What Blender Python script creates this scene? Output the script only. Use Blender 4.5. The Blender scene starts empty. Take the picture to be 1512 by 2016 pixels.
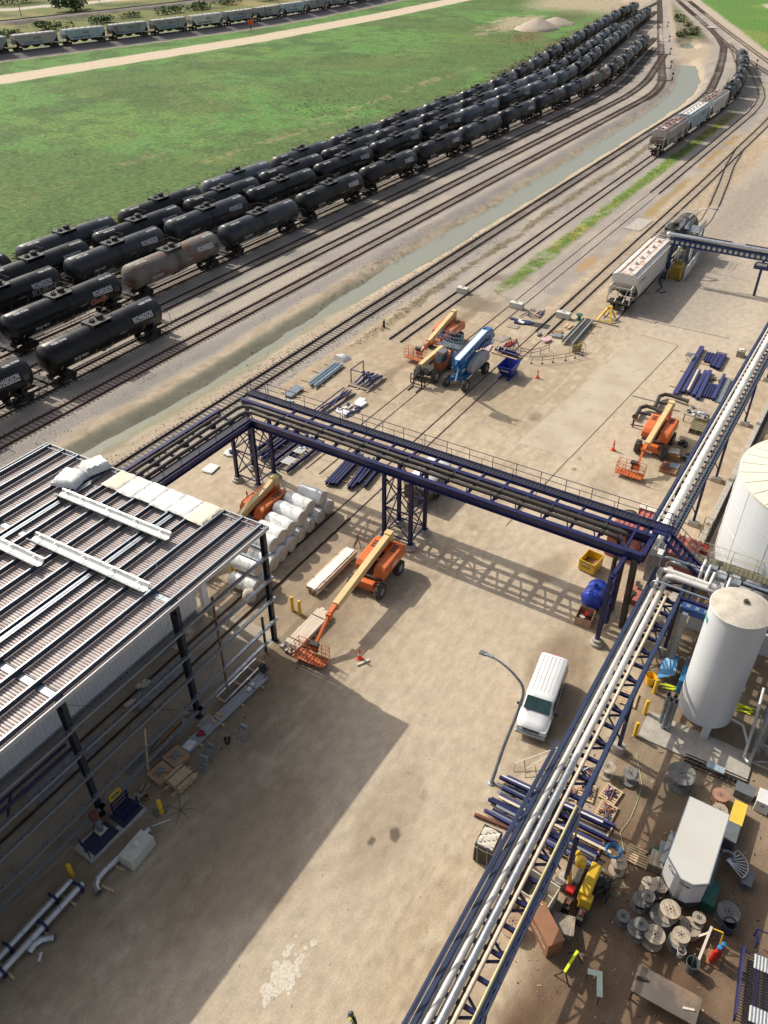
import bpy, bmesh, math, random
import numpy as np
from mathutils import Vector, Matrix
random.seed(7); np.random.seed(7)
PI = math.pi
scene = bpy.context.scene
C = scene.collection

# ------------------------------------------------------------------ camera
# world: X runs along the tracks (away), Y to the left towards the rail rows, Z up, metres
cam_d = bpy.data.cameras.new('Camera'); cam = bpy.data.objects.new('Camera', cam_d); C.objects.link(cam)
cam_d.sensor_fit = 'HORIZONTAL'; cam_d.sensor_width = 36; cam_d.lens = 36 * 1600 / 1512
cam_d.clip_start = 0.5; cam_d.clip_end = 4000
pitch, roll, yaw = math.radians(37.010), math.radians(0.1294), math.radians(31.701)
fw = Vector((math.cos(pitch) * math.cos(yaw), math.cos(pitch) * math.sin(yaw), -math.sin(pitch)))
rt0 = Vector((math.sin(yaw), -math.cos(yaw), 0)); up0 = rt0.cross(fw)
rt = math.cos(roll) * rt0 + math.sin(roll) * up0; up = -math.sin(roll) * rt0 + math.cos(roll) * up0
cam.matrix_world = Matrix(((rt.x, up.x, -fw.x, 0), (rt.y, up.y, -fw.y, 0), (rt.z, up.z, -fw.z, 41), (0, 0, 0, 1)))
scene.camera = cam
# ------------------------------------------------------------------ light
SUN_EL, SUN_AZ = math.radians(40.7), math.radians(81.5)      # azimuth measured from +X towards +Y
sd = Vector((math.cos(SUN_EL) * math.cos(SUN_AZ), math.cos(SUN_EL) * math.sin(SUN_AZ), math.sin(SUN_EL)))
sun_d = bpy.data.lights.new('Sun', 'SUN'); sun = bpy.data.objects.new('Sun', sun_d); C.objects.link(sun)
sun_d.energy = 4.2; sun_d.angle = math.radians(0.53); sun_d.color = (1.0, 0.925, 0.80)
sun.rotation_euler = sd.to_track_quat('Z', 'Y').to_euler()
w = bpy.data.worlds.new('World'); scene.world = w; w.use_nodes = True
wn = w.node_tree.nodes; sky = wn.new('ShaderNodeTexSky'); sky.sky_type = 'NISHITA'; sky.sun_disc = False
sky.sun_elevation = SUN_EL; sky.sun_rotation = math.radians(90) - SUN_AZ; sky.dust_density = 5.0; sky.ozone_density = .4
hs = wn.new('ShaderNodeHueSaturation'); hs.inputs['Saturation'].default_value = .62; w.node_tree.links.new(sky.outputs[0], hs.inputs['Color']); w.node_tree.links.new(hs.outputs[0], wn['Background'].inputs[0]); wn['Background'].inputs[1].default_value = 0.135
scene.view_settings.view_transform = 'Standard'; scene.view_settings.look = 'None'
scene.view_settings.exposure = 0.07; scene.view_settings.gamma = 1
try:
    scene.cycles.max_bounces = 5; scene.cycles.diffuse_bounces = 3; scene.cycles.use_denoising = True
except Exception: pass

# ------------------------------------------------------------------ materials
MC = {}
def mat(name, c1, c2=None, scale=3.0, rough=0.6, metal=0.0, bump=0.0, bscale=None, stretch=(1, 1, 1), c3=None,
        lo=0.35, hi=0.65, spec=0.5, c3t=0.62, c3s=None, coat=0.0, rvar=0.15):
    """procedural painted / worn surface: two tones mixed by noise, optional third tone in patches"""
    if name in MC: return MC[name]
    m = bpy.data.materials.new(name); m.use_nodes = True; MC[name] = m
    n = m.node_tree.nodes; l = m.node_tree.links; b = n['Principled BSDF']
    b.inputs['Roughness'].default_value = rough; b.inputs['Metallic'].default_value = metal
    b.inputs['Specular IOR Level'].default_value = spec
    if coat: b.inputs['Coat Weight'].default_value = coat
    tc = n.new('ShaderNodeTexCoord'); mp = n.new('ShaderNodeMapping'); mp.inputs['Scale'].default_value = stretch
    oi = n.new('ShaderNodeObjectInfo'); of = n.new('ShaderNodeVectorMath'); of.operation = 'MULTIPLY_ADD'; of.inputs[1].default_value = (41, 29, 17)
    l.new(oi.outputs['Random'], of.inputs[0]); l.new(tc.outputs['Object'], of.inputs[2]); l.new(of.outputs[0], mp.inputs[0])
    nz = n.new('ShaderNodeTexNoise'); nz.inputs['Scale'].default_value = scale; nz.inputs['Detail'].default_value = 6
    l.new(mp.outputs[0], nz.inputs['Vector'])
    if c2 is None: c2 = tuple(x * 0.82 for x in c1)
    r = n.new('ShaderNodeValToRGB'); r.color_ramp.elements[0].position = lo; r.color_ramp.elements[1].position = hi
    r.color_ramp.elements[0].color = (*c1, 1); r.color_ramp.elements[1].color = (*c2, 1)
    l.new(nz.outputs['Fac'], r.inputs[0]); out = r.outputs[0]
    if c3 is not None:
        n3 = n.new('ShaderNodeTexNoise'); n3.inputs['Scale'].default_value = c3s or scale * 0.6; n3.inputs['Detail'].default_value = 8
        n3.inputs['Roughness'].default_value = 0.65
        ad = n.new('ShaderNodeVectorMath'); ad.inputs[1].default_value = (13.7, 5.1, 8.3)
        l.new(mp.outputs[0], ad.inputs[0]); l.new(ad.outputs[0], n3.inputs['Vector'])
        r3 = n.new('ShaderNodeMapRange'); r3.inputs['From Min'].default_value = c3t - 0.06; r3.inputs['From Max'].default_value = c3t + 0.08
        l.new(n3.outputs['Fac'], r3.inputs['Value'])
        mx = n.new('ShaderNodeMix'); mx.data_type = 'RGBA'; l.new(r3.outputs[0], mx.inputs['Factor'])
        l.new(out, mx.inputs['A']); mx.inputs['B'].default_value = (*c3, 1); out = mx.outputs['Result']
    l.new(out, b.inputs['Base Color'])
    if rvar:
        rr = n.new('ShaderNodeMapRange'); rr.inputs['From Min'].default_value = 0.3; rr.inputs['From Max'].default_value = 0.7
        rr.inputs['To Min'].default_value = max(0.05, rough - rvar); rr.inputs['To Max'].default_value = min(1, rough + rvar)
        l.new(nz.outputs['Fac'], rr.inputs['Value']); l.new(rr.outputs[0], b.inputs['Roughness'])
    if bump:
        bn = n.new('ShaderNodeTexNoise'); bn.inputs['Scale'].default_value = bscale or scale * 4; bn.inputs['Detail'].default_value = 5
        l.new(mp.outputs[0], bn.inputs['Vector'])
        bp = n.new('ShaderNodeBump'); bp.inputs['Strength'].default_value = min(1, bump * 10); bp.inputs['Distance'].default_value = bump
        l.new(bn.outputs['Fac'], bp.inputs['Height']); l.new(bp.outputs[0], b.inputs['Normal'])
    return m

BLACK = mat('tank_black', (.003, .004, .006), (.007, .007, .008), scale=.7, stretch=(1.6, .4, .4), rough=.32, c3=(.034, .030, .026), c3t=.64, c3s=1.0, rvar=.10, bump=.002, spec=.38)
CHAR = mat('tank_charcoal', (.014, .018, .024), (.022, .026, .033), scale=.7, stretch=(1.6, .4, .4), rough=.34, c3=(.065, .06, .055), c3t=.65, rvar=.1)
SLATE = mat('tank_slate', (.075, .088, .108), (.060, .072, .090), scale=.6, stretch=(.4, 1, 2), rough=.34, c3=(.10, .10, .10), c3t=.66, rvar=.08)
RUSTY = mat('tank_rusty', (.17, .155, .135), (.13, .12, .108), scale=.7, stretch=(.5, 1, 1), rough=.6, c3=(.16, .065, .04), c3t=.56, c3s=.8)
FRAME = mat('car_frame', (.012, .012, .013), (.035, .027, .022), scale=3, rough=.75)
GRATEG = mat('dome_platform', (.06, .064, .07), (.035, .037, .042), scale=4, rough=.6)
WHITE = mat('white_paint', (.64, .64, .62), (.57, .57, .55), scale=4, rough=.45)
LETTER = mat('white_lettering', (.72, .73, .73), (.6, .6, .6), scale=3, rough=.5)
YEL = mat('yellow_paint', (.72, .47, .03), (.62, .38, .02), scale=3, rough=.5, c3=(.3, .2, .08), c3t=.68)
STRIPE = mat('yellow_reflector', (.55, .42, .10), (.4, .3, .08), scale=4, rough=.5)
RAIL = mat('rail_steel', (.045, .030, .024), (.075, .045, .034), scale=1.2, rough=.55, metal=.3)
REDRAIL = mat('rail_rusty', (.12, .045, .030), (.085, .035, .026), scale=1.2, rough=.7)
TIE = mat('sleeper_wood', (.13, .105, .082), (.07, .056, .048), scale=.9, rough=.9, c3=(.17, .135, .105), c3t=.55)
BLUE = mat('navy_steel', (.014, .017, .088), (.011, .013, .065), scale=1.2, rough=.38, c3=(.05, .05, .12), c3t=.7)
BLUE2 = mat('slate_blue_steel', (.030, .045, .095), (.022, .033, .072), scale=1.0, rough=.42, c3=(.07, .08, .11), c3t=.68)
DGRATE = mat('walkway_grating', (.014, .015, .030), (.025, .026, .045), scale=6, rough=.6)
DKPIPE = mat('bare_steel_pipe', (.075, .062, .050), (.045, .038, .033), scale=1.4, rough=.5, metal=.2)
SILV = mat('aluminium_jacket', (.56, .57, .58), (.48, .49, .51), scale=2.0, rough=.34, metal=.85)
SILW = mat('pale_jacket', (.66, .64, .61), (.56, .54, .50), scale=1.6, rough=.42, metal=.30)
CREAM = mat('cream_pipe', (.64, .55, .44), (.56, .48, .38), scale=2, rough=.5)
GALV = mat('galvanised_steel', (.36, .40, .44), (.28, .32, .36), scale=4, rough=.36, metal=.7)
GALVD = mat('galvanised_dull', (.30, .33, .36), (.22, .25, .28), scale=3, rough=.5, metal=.5)
DKCOL = mat('dark_column_paint', (.020, .027, .038), (.028, .035, .046), scale=2, rough=.45)
PINK = mat('roof_liner_panel', (.47, .405, .385), (.40, .345, .33), scale=1.5, rough=.5)
BRN = mat('roof_liner_groove', (.16, .12, .112), (.13, .095, .09), scale=1.5, rough=.7)
PURL = mat('purlin_web_shaded', (.035, .045, .065), (.05, .06, .085), scale=2, rough=.5)  # dark slate web; colour and height also stand in for the purlin's shadow
TRIM = mat('eave_trim', (.50, .51, .51), (.43, .44, .445), scale=2, rough=.45)
GUT = mat('gutter_silver', (.50, .52, .51), (.40, .42, .42), scale=2, rough=.38, metal=.35)
WPANEL = mat('white_wall_panel', (.86, .86, .85), (.80, .80, .79), scale=1.0, rough=.45)
ORANGE = mat('orange_paint', (.62, .15, .035), (.52, .12, .03), scale=1.6, rough=.45, c3=(.42, .16, .07), c3t=.66)
ORFADE = mat('faded_orange_paint', (.62, .21, .09), (.5, .15, .06), scale=1.6, rough=.5, c3=(.36, .14, .08), c3t=.62)
TAN = mat('cream_boom_paint', (.66, .50, .25), (.58, .43, .20), scale=1.6, rough=.45)
GBLUE = mat('lift_blue_paint', (.010, .13, .36), (.012, .11, .30), scale=1.6, rough=.4, coat=.2)
LGREY = mat('lift_grey_hood', (.34, .35, .39), (.28, .29, .33), scale=2, rough=.45)
TYRE = mat('tyre_rubber', (.035, .033, .03), (.07, .062, .052), scale=5, rough=.9)
MUD = mat('muddy_rubber', (.085, .072, .055), (.045, .04, .034), scale=5, rough=.95)
DARK = mat('dark_machinery', (.02, .02, .02), (.05, .045, .04), scale=5, rough=.7)
GLASS = mat('tinted_glass', (.018, .05, .05), (.03, .07, .068), scale=1.5, rough=.08, spec=.8, rvar=.02)
CONC = mat('cast_concrete', (.42, .39, .34), (.34, .31, .265), scale=2, rough=.85, bump=.004, c3=(.27, .24, .2), c3t=.62)
SLAB = mat('worn_concrete_slab', (.44, .375, .29), (.38, .315, .235), scale=.35, rough=.88, bump=.004, bscale=12, c3=(.36, .295, .22), c3t=.60, c3s=.8)
WOOD = mat('fresh_lumber', (.56, .42, .26), (.44, .31, .18), scale=4, stretch=(.4, 3, 3), rough=.75)
GWOOD = mat('weathered_wood', (.30, .26, .22), (.20, .17, .14), scale=3, stretch=(.5, 3, 3), rough=.85, c3=(.40, .33, .24), c3t=.55)
WREEL = mat('reel_wood', (.36, .30, .235), (.24, .20, .16), scale=2.5, stretch=(1, 5, 1), rough=.85, c3=(.5, .41, .29), c3t=.56)
WREELG = mat('grey_reel_wood', (.19, .185, .175), (.12, .117, .11), scale=2.5, stretch=(1, 5, 1), rough=.85, c3=(.3, .28, .25), c3t=.6)
OSB = mat('chipboard', (.30, .165, .075), (.22, .115, .05), scale=9, rough=.85)
BROWNB = mat('brown_box_paint', (.30, .145, .075), (.25, .115, .06), scale=1.5, rough=.6)
WRAP = mat('shrink_wrap', (.84, .84, .82), (.74, .74, .72), scale=2.2, rough=.30, bump=.035, bscale=5, c3=(.44, .48, .54), c3t=.64, c3s=2.6)
WRAPE = mat('wrap_end', (.58, .55, .48), (.44, .41, .35), scale=4, rough=.4, bump=.04, bscale=6)
INSUL = mat('white_insulation', (.68, .69, .68), (.60, .61, .60), scale=1.5, rough=.9, bump=.05, bscale=5)
INSULC = mat('cream_insulation', (.72, .66, .53), (.64, .58, .46), scale=1.5, rough=.9, bump=.05, bscale=5)
REDC = mat('faded_red_steel', (.42, .135, .10), (.33, .095, .075), scale=1.4, rough=.55, c3=(.5, .27, .22), c3t=.6)
RED = mat('red_plastic', (.55, .02, .015), (.45, .02, .015), scale=3, rough=.4)
CONEC = mat('cone_orange', (.75, .10, .03), (.65, .09, .03), scale=3, rough=.5)
TARP = mat('blue_tarp', (.02, .16, .36), (.03, .22, .45), scale=3, rough=.5, bump=.03, bscale=3)
PLASTB = mat('blue_plastic', (.025, .07, .50), (.02, .055, .42), scale=2, rough=.35)
BINBLUE = mat('blue_hopper_paint', (.012, .03, .30), (.012, .025, .22), scale=2, rough=.4)
GREENP = mat('green_paint', (.012, .11, .075), (.01, .085, .06), scale=2, rough=.4)
GREYB = mat('grey_box_paint', (.13, .14, .15), (.10, .11, .12), scale=2, rough=.5)
LIME = mat('lime_yellow', (.72, .80, .03), (.6, .7, .03), scale=4, rough=.5)
CANVAS = mat('pale_canvas', (.60, .55, .46), (.52, .47, .39), scale=2, rough=.8, bump=.03, bscale=3)
TANKW = mat('white_tank_paint', (.62, .65, .67), (.57, .60, .63), scale=.7, stretch=(1, 1, .25), rough=.42, c3=(.60, .60, .58), c3t=.66)
TANKT = mat('dusty_tank_top', (.52, .47, .39), (.40, .36, .30), scale=1.4, rough=.85, c3=(.30, .28, .24), c3t=.62, c3s=6)
CREAMT = mat('cream_tank_roof', (.66, .62, .51), (.60, .56, .46), scale=.6, rough=.7)
TRAILW = mat('trailer_roof_white', (.50, .495, .46), (.46, .45, .41), scale=.8, stretch=(1, .25, 1), rough=.5, c3=(.50, .42, .31), c3t=.64, c3s=.9)
PLATE = mat('steel_plate', (.16, .14, .12), (.115, .095, .08), scale=1.2, rough=.5, metal=.3, c3=(.26, .18, .12), c3t=.56)
SKIN = mat('skin', (.50, .30, .21), (.44, .26, .18), scale=5, rough=.6)
HIVIS = mat('hi_vis_yellow', (.62, .80, .10), (.55, .72, .08), scale=5, rough=.7)
HOPW = mat('hopper_pale_paint', (.68, .67, .63), (.58, .57, .53), scale=.5, stretch=(1, 1, .4), rough=.55, c3=(.33, .20, .14), c3t=.63, c3s=.8)
HOPB = mat('hopper_grey_blue', (.46, .54, .57), (.38, .46, .50), scale=.5, stretch=(1, 1, .4), rough=.55, c3=(.36, .31, .27), c3t=.66)
HOPR = mat('hopper_rust_grey', (.46, .43, .40), (.38, .35, .325), scale=.5, stretch=(1, 1, .4), rough=.6, c3=(.24, .15, .12), c3t=.64)
HOPG = mat('hopper_grey', (.38, .385, .375), (.30, .305, .295), scale=.4, stretch=(1, 1, .4), rough=.6, c3=(.13, .11, .10), c3t=.6)
HOPRR = mat('hopper_rusted_roof', (.66, .60, .54), (.56, .48, .42), scale=.8, rough=.6, c3=(.34, .19, .13), c3t=.60, c3s=1.2)
HOPRB = mat('hopper_brown_roof', (.21, .125, .105), (.15, .085, .07), scale=.8, rough=.65, c3=(.6, .57, .54), c3t=.57, c3s=.35)
COPPER = mat('cable_black', (.02, .02, .022), (.05, .05, .05), scale=6, rough=.5)
ROPE = mat('pale_hose', (.45, .50, .30), (.40, .45, .25), scale=6, rough=.7)

# ------------------------------------------------------------------ mesh helpers
class MB:
    def __init__(s, mats=None): s.v = []; s.f = []; s.m = []; s.mats = []
    def mi(s, m):
        if m not in s.mats: s.mats.append(m)
        return s.mats.index(m)
    def add(s, vs, fs, m):
        k = len(s.v); i = s.mi(m); s.v += [tuple(v) for v in vs]
        for f in fs: s.f.append(tuple(k + a for a in f)); s.m.append(i)
        return s
    def box(s, c, d, m, rz=0, ry=0, rx=0, taper=1.0):
        """box with its centre at c and full sizes d; taper shrinks the top"""
        M = Matrix.Rotation(rz, 3, 'Z') @ Matrix.Rotation(ry, 3, 'Y') @ Matrix.Rotation(rx, 3, 'X'); c = Vector(c)
        vs = []
        for z in (-1, 1):
            t = taper if z > 0 else 1
            for x, y in ((-1, -1), (1, -1), (1, 1), (-1, 1)):
                vs.append(c + M @ Vector((x * d[0] / 2 * t, y * d[1] / 2 * t, z * d[2] / 2)))
        return s.add(vs, [(3, 2, 1, 0), (4, 5, 6, 7), (0, 1, 5, 4), (1, 2, 6, 5), (2, 3, 7, 6), (3, 0, 4, 7)], m)
    def frame(s, a, b):
        a = Vector(a); b = Vector(b); d = (b - a)
        if d.length < 1e-6: d = Vector((0, 0, 1e-4))
        d.normalize(); u = Vector((0, 0, 1)) if abs(d.z) < .97 else Vector((1, 0, 0))
        x = d.cross(u).normalized(); y = x.cross(d).normalized()
        return a, b, x, y
    def bar(s, a, b, wd, ht, m):
        a, b, x, y = s.frame(a, b); vs = []
        for p in (a, b):
            for i, j in ((-1, -1), (1, -1), (1, 1), (-1, 1)): vs.append(p + x * (i * wd / 2) + y * (j * ht / 2))
        return s.add(vs, [(0, 1, 2, 3), (7, 6, 5, 4), (4, 5, 1, 0), (5, 6, 2, 1), (6, 7, 3, 2), (7, 4, 0, 3)], m)
    def ibeam(s, a, b, wd, ht, m, t=.03):
        a, b, x, y = s.frame(a, b); t2 = t * 1.2
        P = [(-wd/2, -ht/2), (wd/2, -ht/2), (wd/2, -ht/2+t2), (t/2, -ht/2+t2), (t/2, ht/2-t2), (wd/2, ht/2-t2), (wd/2, ht/2), (-wd/2, ht/2), (-wd/2, ht/2-t2), (-t/2, ht/2-t2), (-t/2, -ht/2+t2), (-wd/2, -ht/2+t2)]
        vs = [p + x * i + y * j for p in (a, b) for i, j in P]; n = 12
        fs = [((i+1) % n, i, n+i, n+(i+1) % n) for i in range(n)]
        fs += [(0, 1, 2, 11), (6, 7, 8, 5), (3, 4, 9, 10)] + [tuple(n + q for q in f[::-1]) for f in ((0, 1, 2, 11), (6, 7, 8, 5), (3, 4, 9, 10))]
        return s.add(vs, fs, m)
    def tube(s, pts, r, m, n=8, cap=True, flat=1.0):
        pts = [Vector(p) for p in pts]; rs = r if isinstance(r, (list, tuple)) else [r] * len(pts); vs = []; fs = []; pv = None
        for i, p in enumerate(pts):
            d = (pts[min(i+1, len(pts)-1)] - pts[max(i-1, 0)]).normalized()
            if pv is None:
                u = Vector((0, 0, 1)) if abs(d.z) < .95 else Vector((1, 0, 0)); x = d.cross(u).normalized()
            else:
                x = (pv - d * pv.dot(d)).normalized()
            pv = x; y = d.cross(x)
            for k in range(n):
                a = 2 * PI * k / n; vs.append(p + x * math.cos(a) * rs[i] + y * math.sin(a) * rs[i] * flat)
        for i in range(len(pts) - 1):
            for k in range(n):
                k2 = (k + 1) % n; fs.append((i*n+k, i*n+k2, (i+1)*n+k2, (i+1)*n+k))
        if cap: fs.append(tuple(range(n))[::-1]); fs.append(tuple((len(pts)-1)*n + k for k in range(n)))
        return s.add(vs, fs, m)
    def lathe(s, prof, c, m, n=24, axis='Z', cap=True):
        """prof = [(radius, height)...] turned about an axis through c"""
        c = Vector(c); vs = []; fs = []
        for r, h in prof:
            for k in range(n):
                a = 2 * PI * k / n; u, v = r * math.cos(a), r * math.sin(a)
                vs.append(c + (Vector((u, v, h)) if axis == 'Z' else Vector((h, u, v)) if axis == 'X' else Vector((v, h, u))))
        for i in range(len(prof) - 1):
            for k in range(n):
                k2 = (k + 1) % n; fs.append((i*n+k, i*n+k2, (i+1)*n+k2, (i+1)*n+k))
        if cap and prof[0][0] > 1e-3: fs.append(tuple(range(n))[::-1])
        if cap and prof[-1][0] > 1e-3: fs.append(tuple((len(prof)-1)*n + k for k in range(n)))
        return s.add(vs, fs, m)
    def prism(s, poly, a, b, m, axis='Z', c=(0, 0, 0)):
        """polygon extruded from a to b along an axis; poly in the two other axes (XY, YZ for X, XZ for Y)"""
        c = Vector(c); n = len(poly)
        def P(p, t):
            return c + (Vector((p[0], p[1], t)) if axis == 'Z' else Vector((t, p[0], p[1])) if axis == 'X' else Vector((p[0], t, p[1])))
        vs = [P(p, a) for p in poly] + [P(p, b) for p in poly]
        fs = [tuple(range(n))[::-1], tuple(range(n, 2*n))] + [(i, (i+1) % n, n+(i+1) % n, n+i) for i in range(n)]
        return s.add(vs, fs, m)
    def build(s, name, parent=None, loc=None, rz=0, smooth=35, bevel=0):
        me = bpy.data.meshes.new(name); me.from_pydata(s.v, [], s.f)
        for mm in s.mats: me.materials.append(mm)
        me.polygons.foreach_set('material_index', s.m)
        bm = bmesh.new(); bm.from_mesh(me); bmesh.ops.recalc_face_normals(bm, faces=bm.faces); bm.to_mesh(me); bm.free()
        if smooth:
            me.shade_smooth()
            me.set_sharp_from_angle(angle=math.radians(smooth))
        o = bpy.data.objects.new(name, me); C.objects.link(o)
        if parent: o.parent = parent
        if loc: o.location = loc
        if rz: o.rotation_euler = (0, 0, rz)
        if bevel:
            b = o.modifiers.new('Bevel', 'BEVEL'); b.width = bevel; b.segments = 2; b.limit_method = 'ANGLE'
        return o

def tag(o, label=None, cat=None, group=None, kind=None):
    if label: o['label'] = label
    if cat: o['category'] = cat
    if group: o['group'] = group
    if kind: o['kind'] = kind
    return o
def thing(name, label, cat, loc=(0, 0, 0), rz=0, group=None):
    o = bpy.data.objects.new(name, None); C.objects.link(o); o.location = loc; o.rotation_euler = (0, 0, rz)
    o.empty_display_size = .3
    return tag(o, label, cat, group)
KIDS = {}
def dup(root, loc, rz=0, label=None, group=None, swap=None):
    """copy a thing, its parts and their sub-parts; swap = {material: material} on shared-mesh copies"""
    def cp(o, par):
        c = o.copy(); C.objects.link(c)
        if par: c.parent = par
        if swap and o.type == 'MESH' and any(mm in swap for mm in o.data.materials):
            key = (o.data.name, tuple(sorted((a.name, b.name) for a, b in swap.items())))
            if key not in KIDS:
                d = o.data.copy()
                for i, mm in enumerate(d.materials):
                    if mm in swap: d.materials[i] = swap[mm]
                KIDS[key] = d
            c.data = KIDS[key]
        for ch in [q for q in kids.get(o.name, [])]: cp(ch, c)
        return c
    kids = {}
    def walk(o):
        kids[o.name] = [q for q in CH.get(o.name, o.children)]
        for q in kids[o.name]: walk(q)
    walk(root); r = cp(root, None); r.location = loc; r.rotation_euler = (0, 0, rz)
    if label: r['label'] = label
    if group: r['group'] = group
    return r
CH = {}
def freeze(root):
    """remember the children once, so that copying stays quick"""
    def walk(o):
        CH[o.name] = list(o.children)
        for q in o.children: walk(q)
    walk(root); return root

def text_mesh(txt, size, extrude=0.0, bold=0.0):
    """flat mesh of a word, left-aligned in XY"""
    cu = bpy.data.curves.new('t', 'FONT'); cu.body = txt; cu.size = size; cu.extrude = extrude; cu.offset = bold; cu.resolution_u = 2
    o = bpy.data.objects.new('t', cu); C.objects.link(o); dg = bpy.context.evaluated_depsgraph_get(); dg.update()
    me = o.evaluated_get(dg).to_mesh(); vs = [tuple(v.co) for v in me.vertices]; fs = [tuple(p.vertices) for p in me.polygons]
    o.evaluated_get(dg).to_mesh_clear(); bpy.data.objects.remove(o); bpy.data.curves.remove(cu)
    return vs, fs
ORD = ['first', 'second', 'third', 'fourth', 'fifth', 'sixth', 'seventh', 'eighth', 'ninth', 'tenth', 'eleventh', 'twelfth', 'thirteenth', 'fourteenth',
       'fifteenth', 'sixteenth', 'seventeenth', 'eighteenth', 'nineteenth', 'twentieth', 'twenty-first', 'twenty-second', 'twenty-third', 'twenty-fourth']

# ------------------------------------------------------------------ track lines (centre lines, metres)
def arc_line(Y0, Xt, slope, X0, X1, half=27):
    """straight at Y0, bending over 2*half metres around Xt into a given slope"""
    pts = [(X0, Y0), (Xt - half - 40, Y0)]
    for i in range(13):
        t = i / 12; x = Xt - half + 2 * half * t
        pts.append((x, Y0 + slope * 2 * half * t * t / 2))
    if X1 > pts[-1][0]: pts.append((X1, Y0 + slope * (X1 - Xt)))
    return pts
T_ROWS = {
    'E': [(-10, 96.4), (190, 96.4), (205, 96.9), (220, 98.3), (240, 101.4), (307, 112.4), (345, 118.8), (384, 124.8), (405, 127.3), (427, 129.4), (482, 135.8)],
    'D': arc_line(91.8, 233, .175, -10, 392), 'C': arc_line(87.2, 236, .182, -10, 440), 'B': arc_line(79.2, 244, .172, -10, 350),
    'P': arc_line(74.5, 242, .187, -10, 325, 24), 'A': arc_line(69.7, 246, .20, -10, 312, 22),
    'L': arc_line(64.8, 248, .302, -10, 700, 18)}
T_OTHER = {
    'F': [(-10, 52), (236, 52), (250, 52.9), (262, 54.8), (283, 58.4), (311, 63.9), (338, 69.8), (359, 76.4), (383, 85), (397, 90.6)],
    'H': [(75, 44.9), (228, 44.9), (241, 45.4), (254.5, 46.8), (270, 49.3), (286, 52.6), (305, 57.6), (335, 66), (350, 71)],
    'J': [(30, 37.2), (150, 37.2), (228, 37.6), (240, 38.3), (251, 39.6), (263, 42.3), (281, 47.3), (305, 54.1), (318, 59.5)],
    'K': [(-20, 31.25), (160, 31.4), (215, 32), (250, 33), (270, 35.5), (300, 43)],
    'S': [(192, 31.9), (176, 30.4), (163, 28.5), (145, 25.6), (125, 25.6)],
    'N1': [(255, 31.5), (290, 45.5), (313, 56.6), (346, 70.8), (396, 90.4), (498, 131), (620, 180)],
    'N2': [(262, 29.5), (300, 44.8), (352, 66.5), (400, 86.2), (500, 126), (620, 174)],
    'W': [(60, 281), (192, 262), (208, 259.5), (227, 256.2), (254, 252.2), (281, 249.2), (305, 248.2), (335, 249), (365, 251.5), (400, 255.5), (450, 263), (560, 282)],
    'W2': [(60, 362), (247, 338), (300, 333.5), (345, 331.5), (450, 331), (600, 335)]}
def resample(pts, step):
    out = [Vector((*pts[0], 0))]; 
    P = [Vector((*p, 0)) for p in pts]; rem = step
    for a, b in zip(P, P[1:]):
        L = (b - a).length; t = rem
        while t <= L: out.append(a + (b - a) * (t / L)); t += step
        rem = t - L
    return out
def path_at(pts, s):
    P = [Vector((*p, 0)) for p in pts]
    for a, b in zip(P, P[1:]):
        L = (b - a).length
        if s <= L: return a + (b - a) * (s / L)
        s -= L
    return P[-1] + (P[-1] - P[-2]).normalized() * s

# ------------------------------------------------------------------ ground: one height field reaching the horizon
def vnoise(x, y, seed=0):
    xi = np.floor(x).astype(np.int64); yi = np.floor(y).astype(np.int64); xf = x - xi; yf = y - yi
    xf = xf * xf * (3 - 2 * xf); yf = yf * yf * (3 - 2 * yf)
    def h(a, b):
        n = (a * 374761393 + b * 668265263 + seed * 1442695041) & 0xffffffff
        n = ((n ^ (n >> 13)) * 1274126177) & 0xffffffff
        return ((n ^ (n >> 16)) & 0xffff) / 65535.0
    return (h(xi, yi) * (1 - xf) + h(xi + 1, yi) * xf) * (1 - yf) + (h(xi, yi + 1) * (1 - xf) + h(xi + 1, yi + 1) * xf) * yf
def fbm(x, y, sc, oc=4, seed=0):
    t = 0; a = .5; s = 0
    for o in range(oc):
        t = t + a * vnoise(x / sc * 2 ** o + 17.3 * o, y / sc * 2 ** o + 5.7 * o, seed + o); s += a; a *= .5
    return t / s
def ss(a, b, x): t = np.clip((x - a) / (b - a), 0, 1); return t * t * (3 - 2 * t)
def dist_poly(X, Y, pts):
    d = np.full(X.shape, 1e9)
    for (ax, ay), (bx, by) in zip(pts, pts[1:]):
        vx, vy = bx - ax, by - ay; t = np.clip(((X - ax) * vx + (Y - ay) * vy) / (vx * vx + vy * vy), 0, 1)
        d = np.minimum(d, np.hypot(X - ax - t * vx, Y - ay - t * vy))
    return d
def seg(lst):
    out = []
    for a, b, st in lst: out += list(np.arange(a, b, st))
    out.append(lst[-1][1]); return np.array(out)
CREEK = [(30, 57.6), (40, 57.3), (56, 56.7), (77, 57.2), (100, 57.0), (131, 56.6), (186, 56.8), (228, 57.6), (250, 59.6), (268, 62.9), (285, 67.5), (299, 72)]
CRW = [(30, .0), (38, -.4), (45, -.1), (56, -.2), (77, .1), (100, 1.2), (131, .9), (186, 1.4), (228, 1.8), (268, 2.7), (299, 1.6), (302, 0)]
POND = [(332, 80.5), (350, 86.3)]
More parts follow.
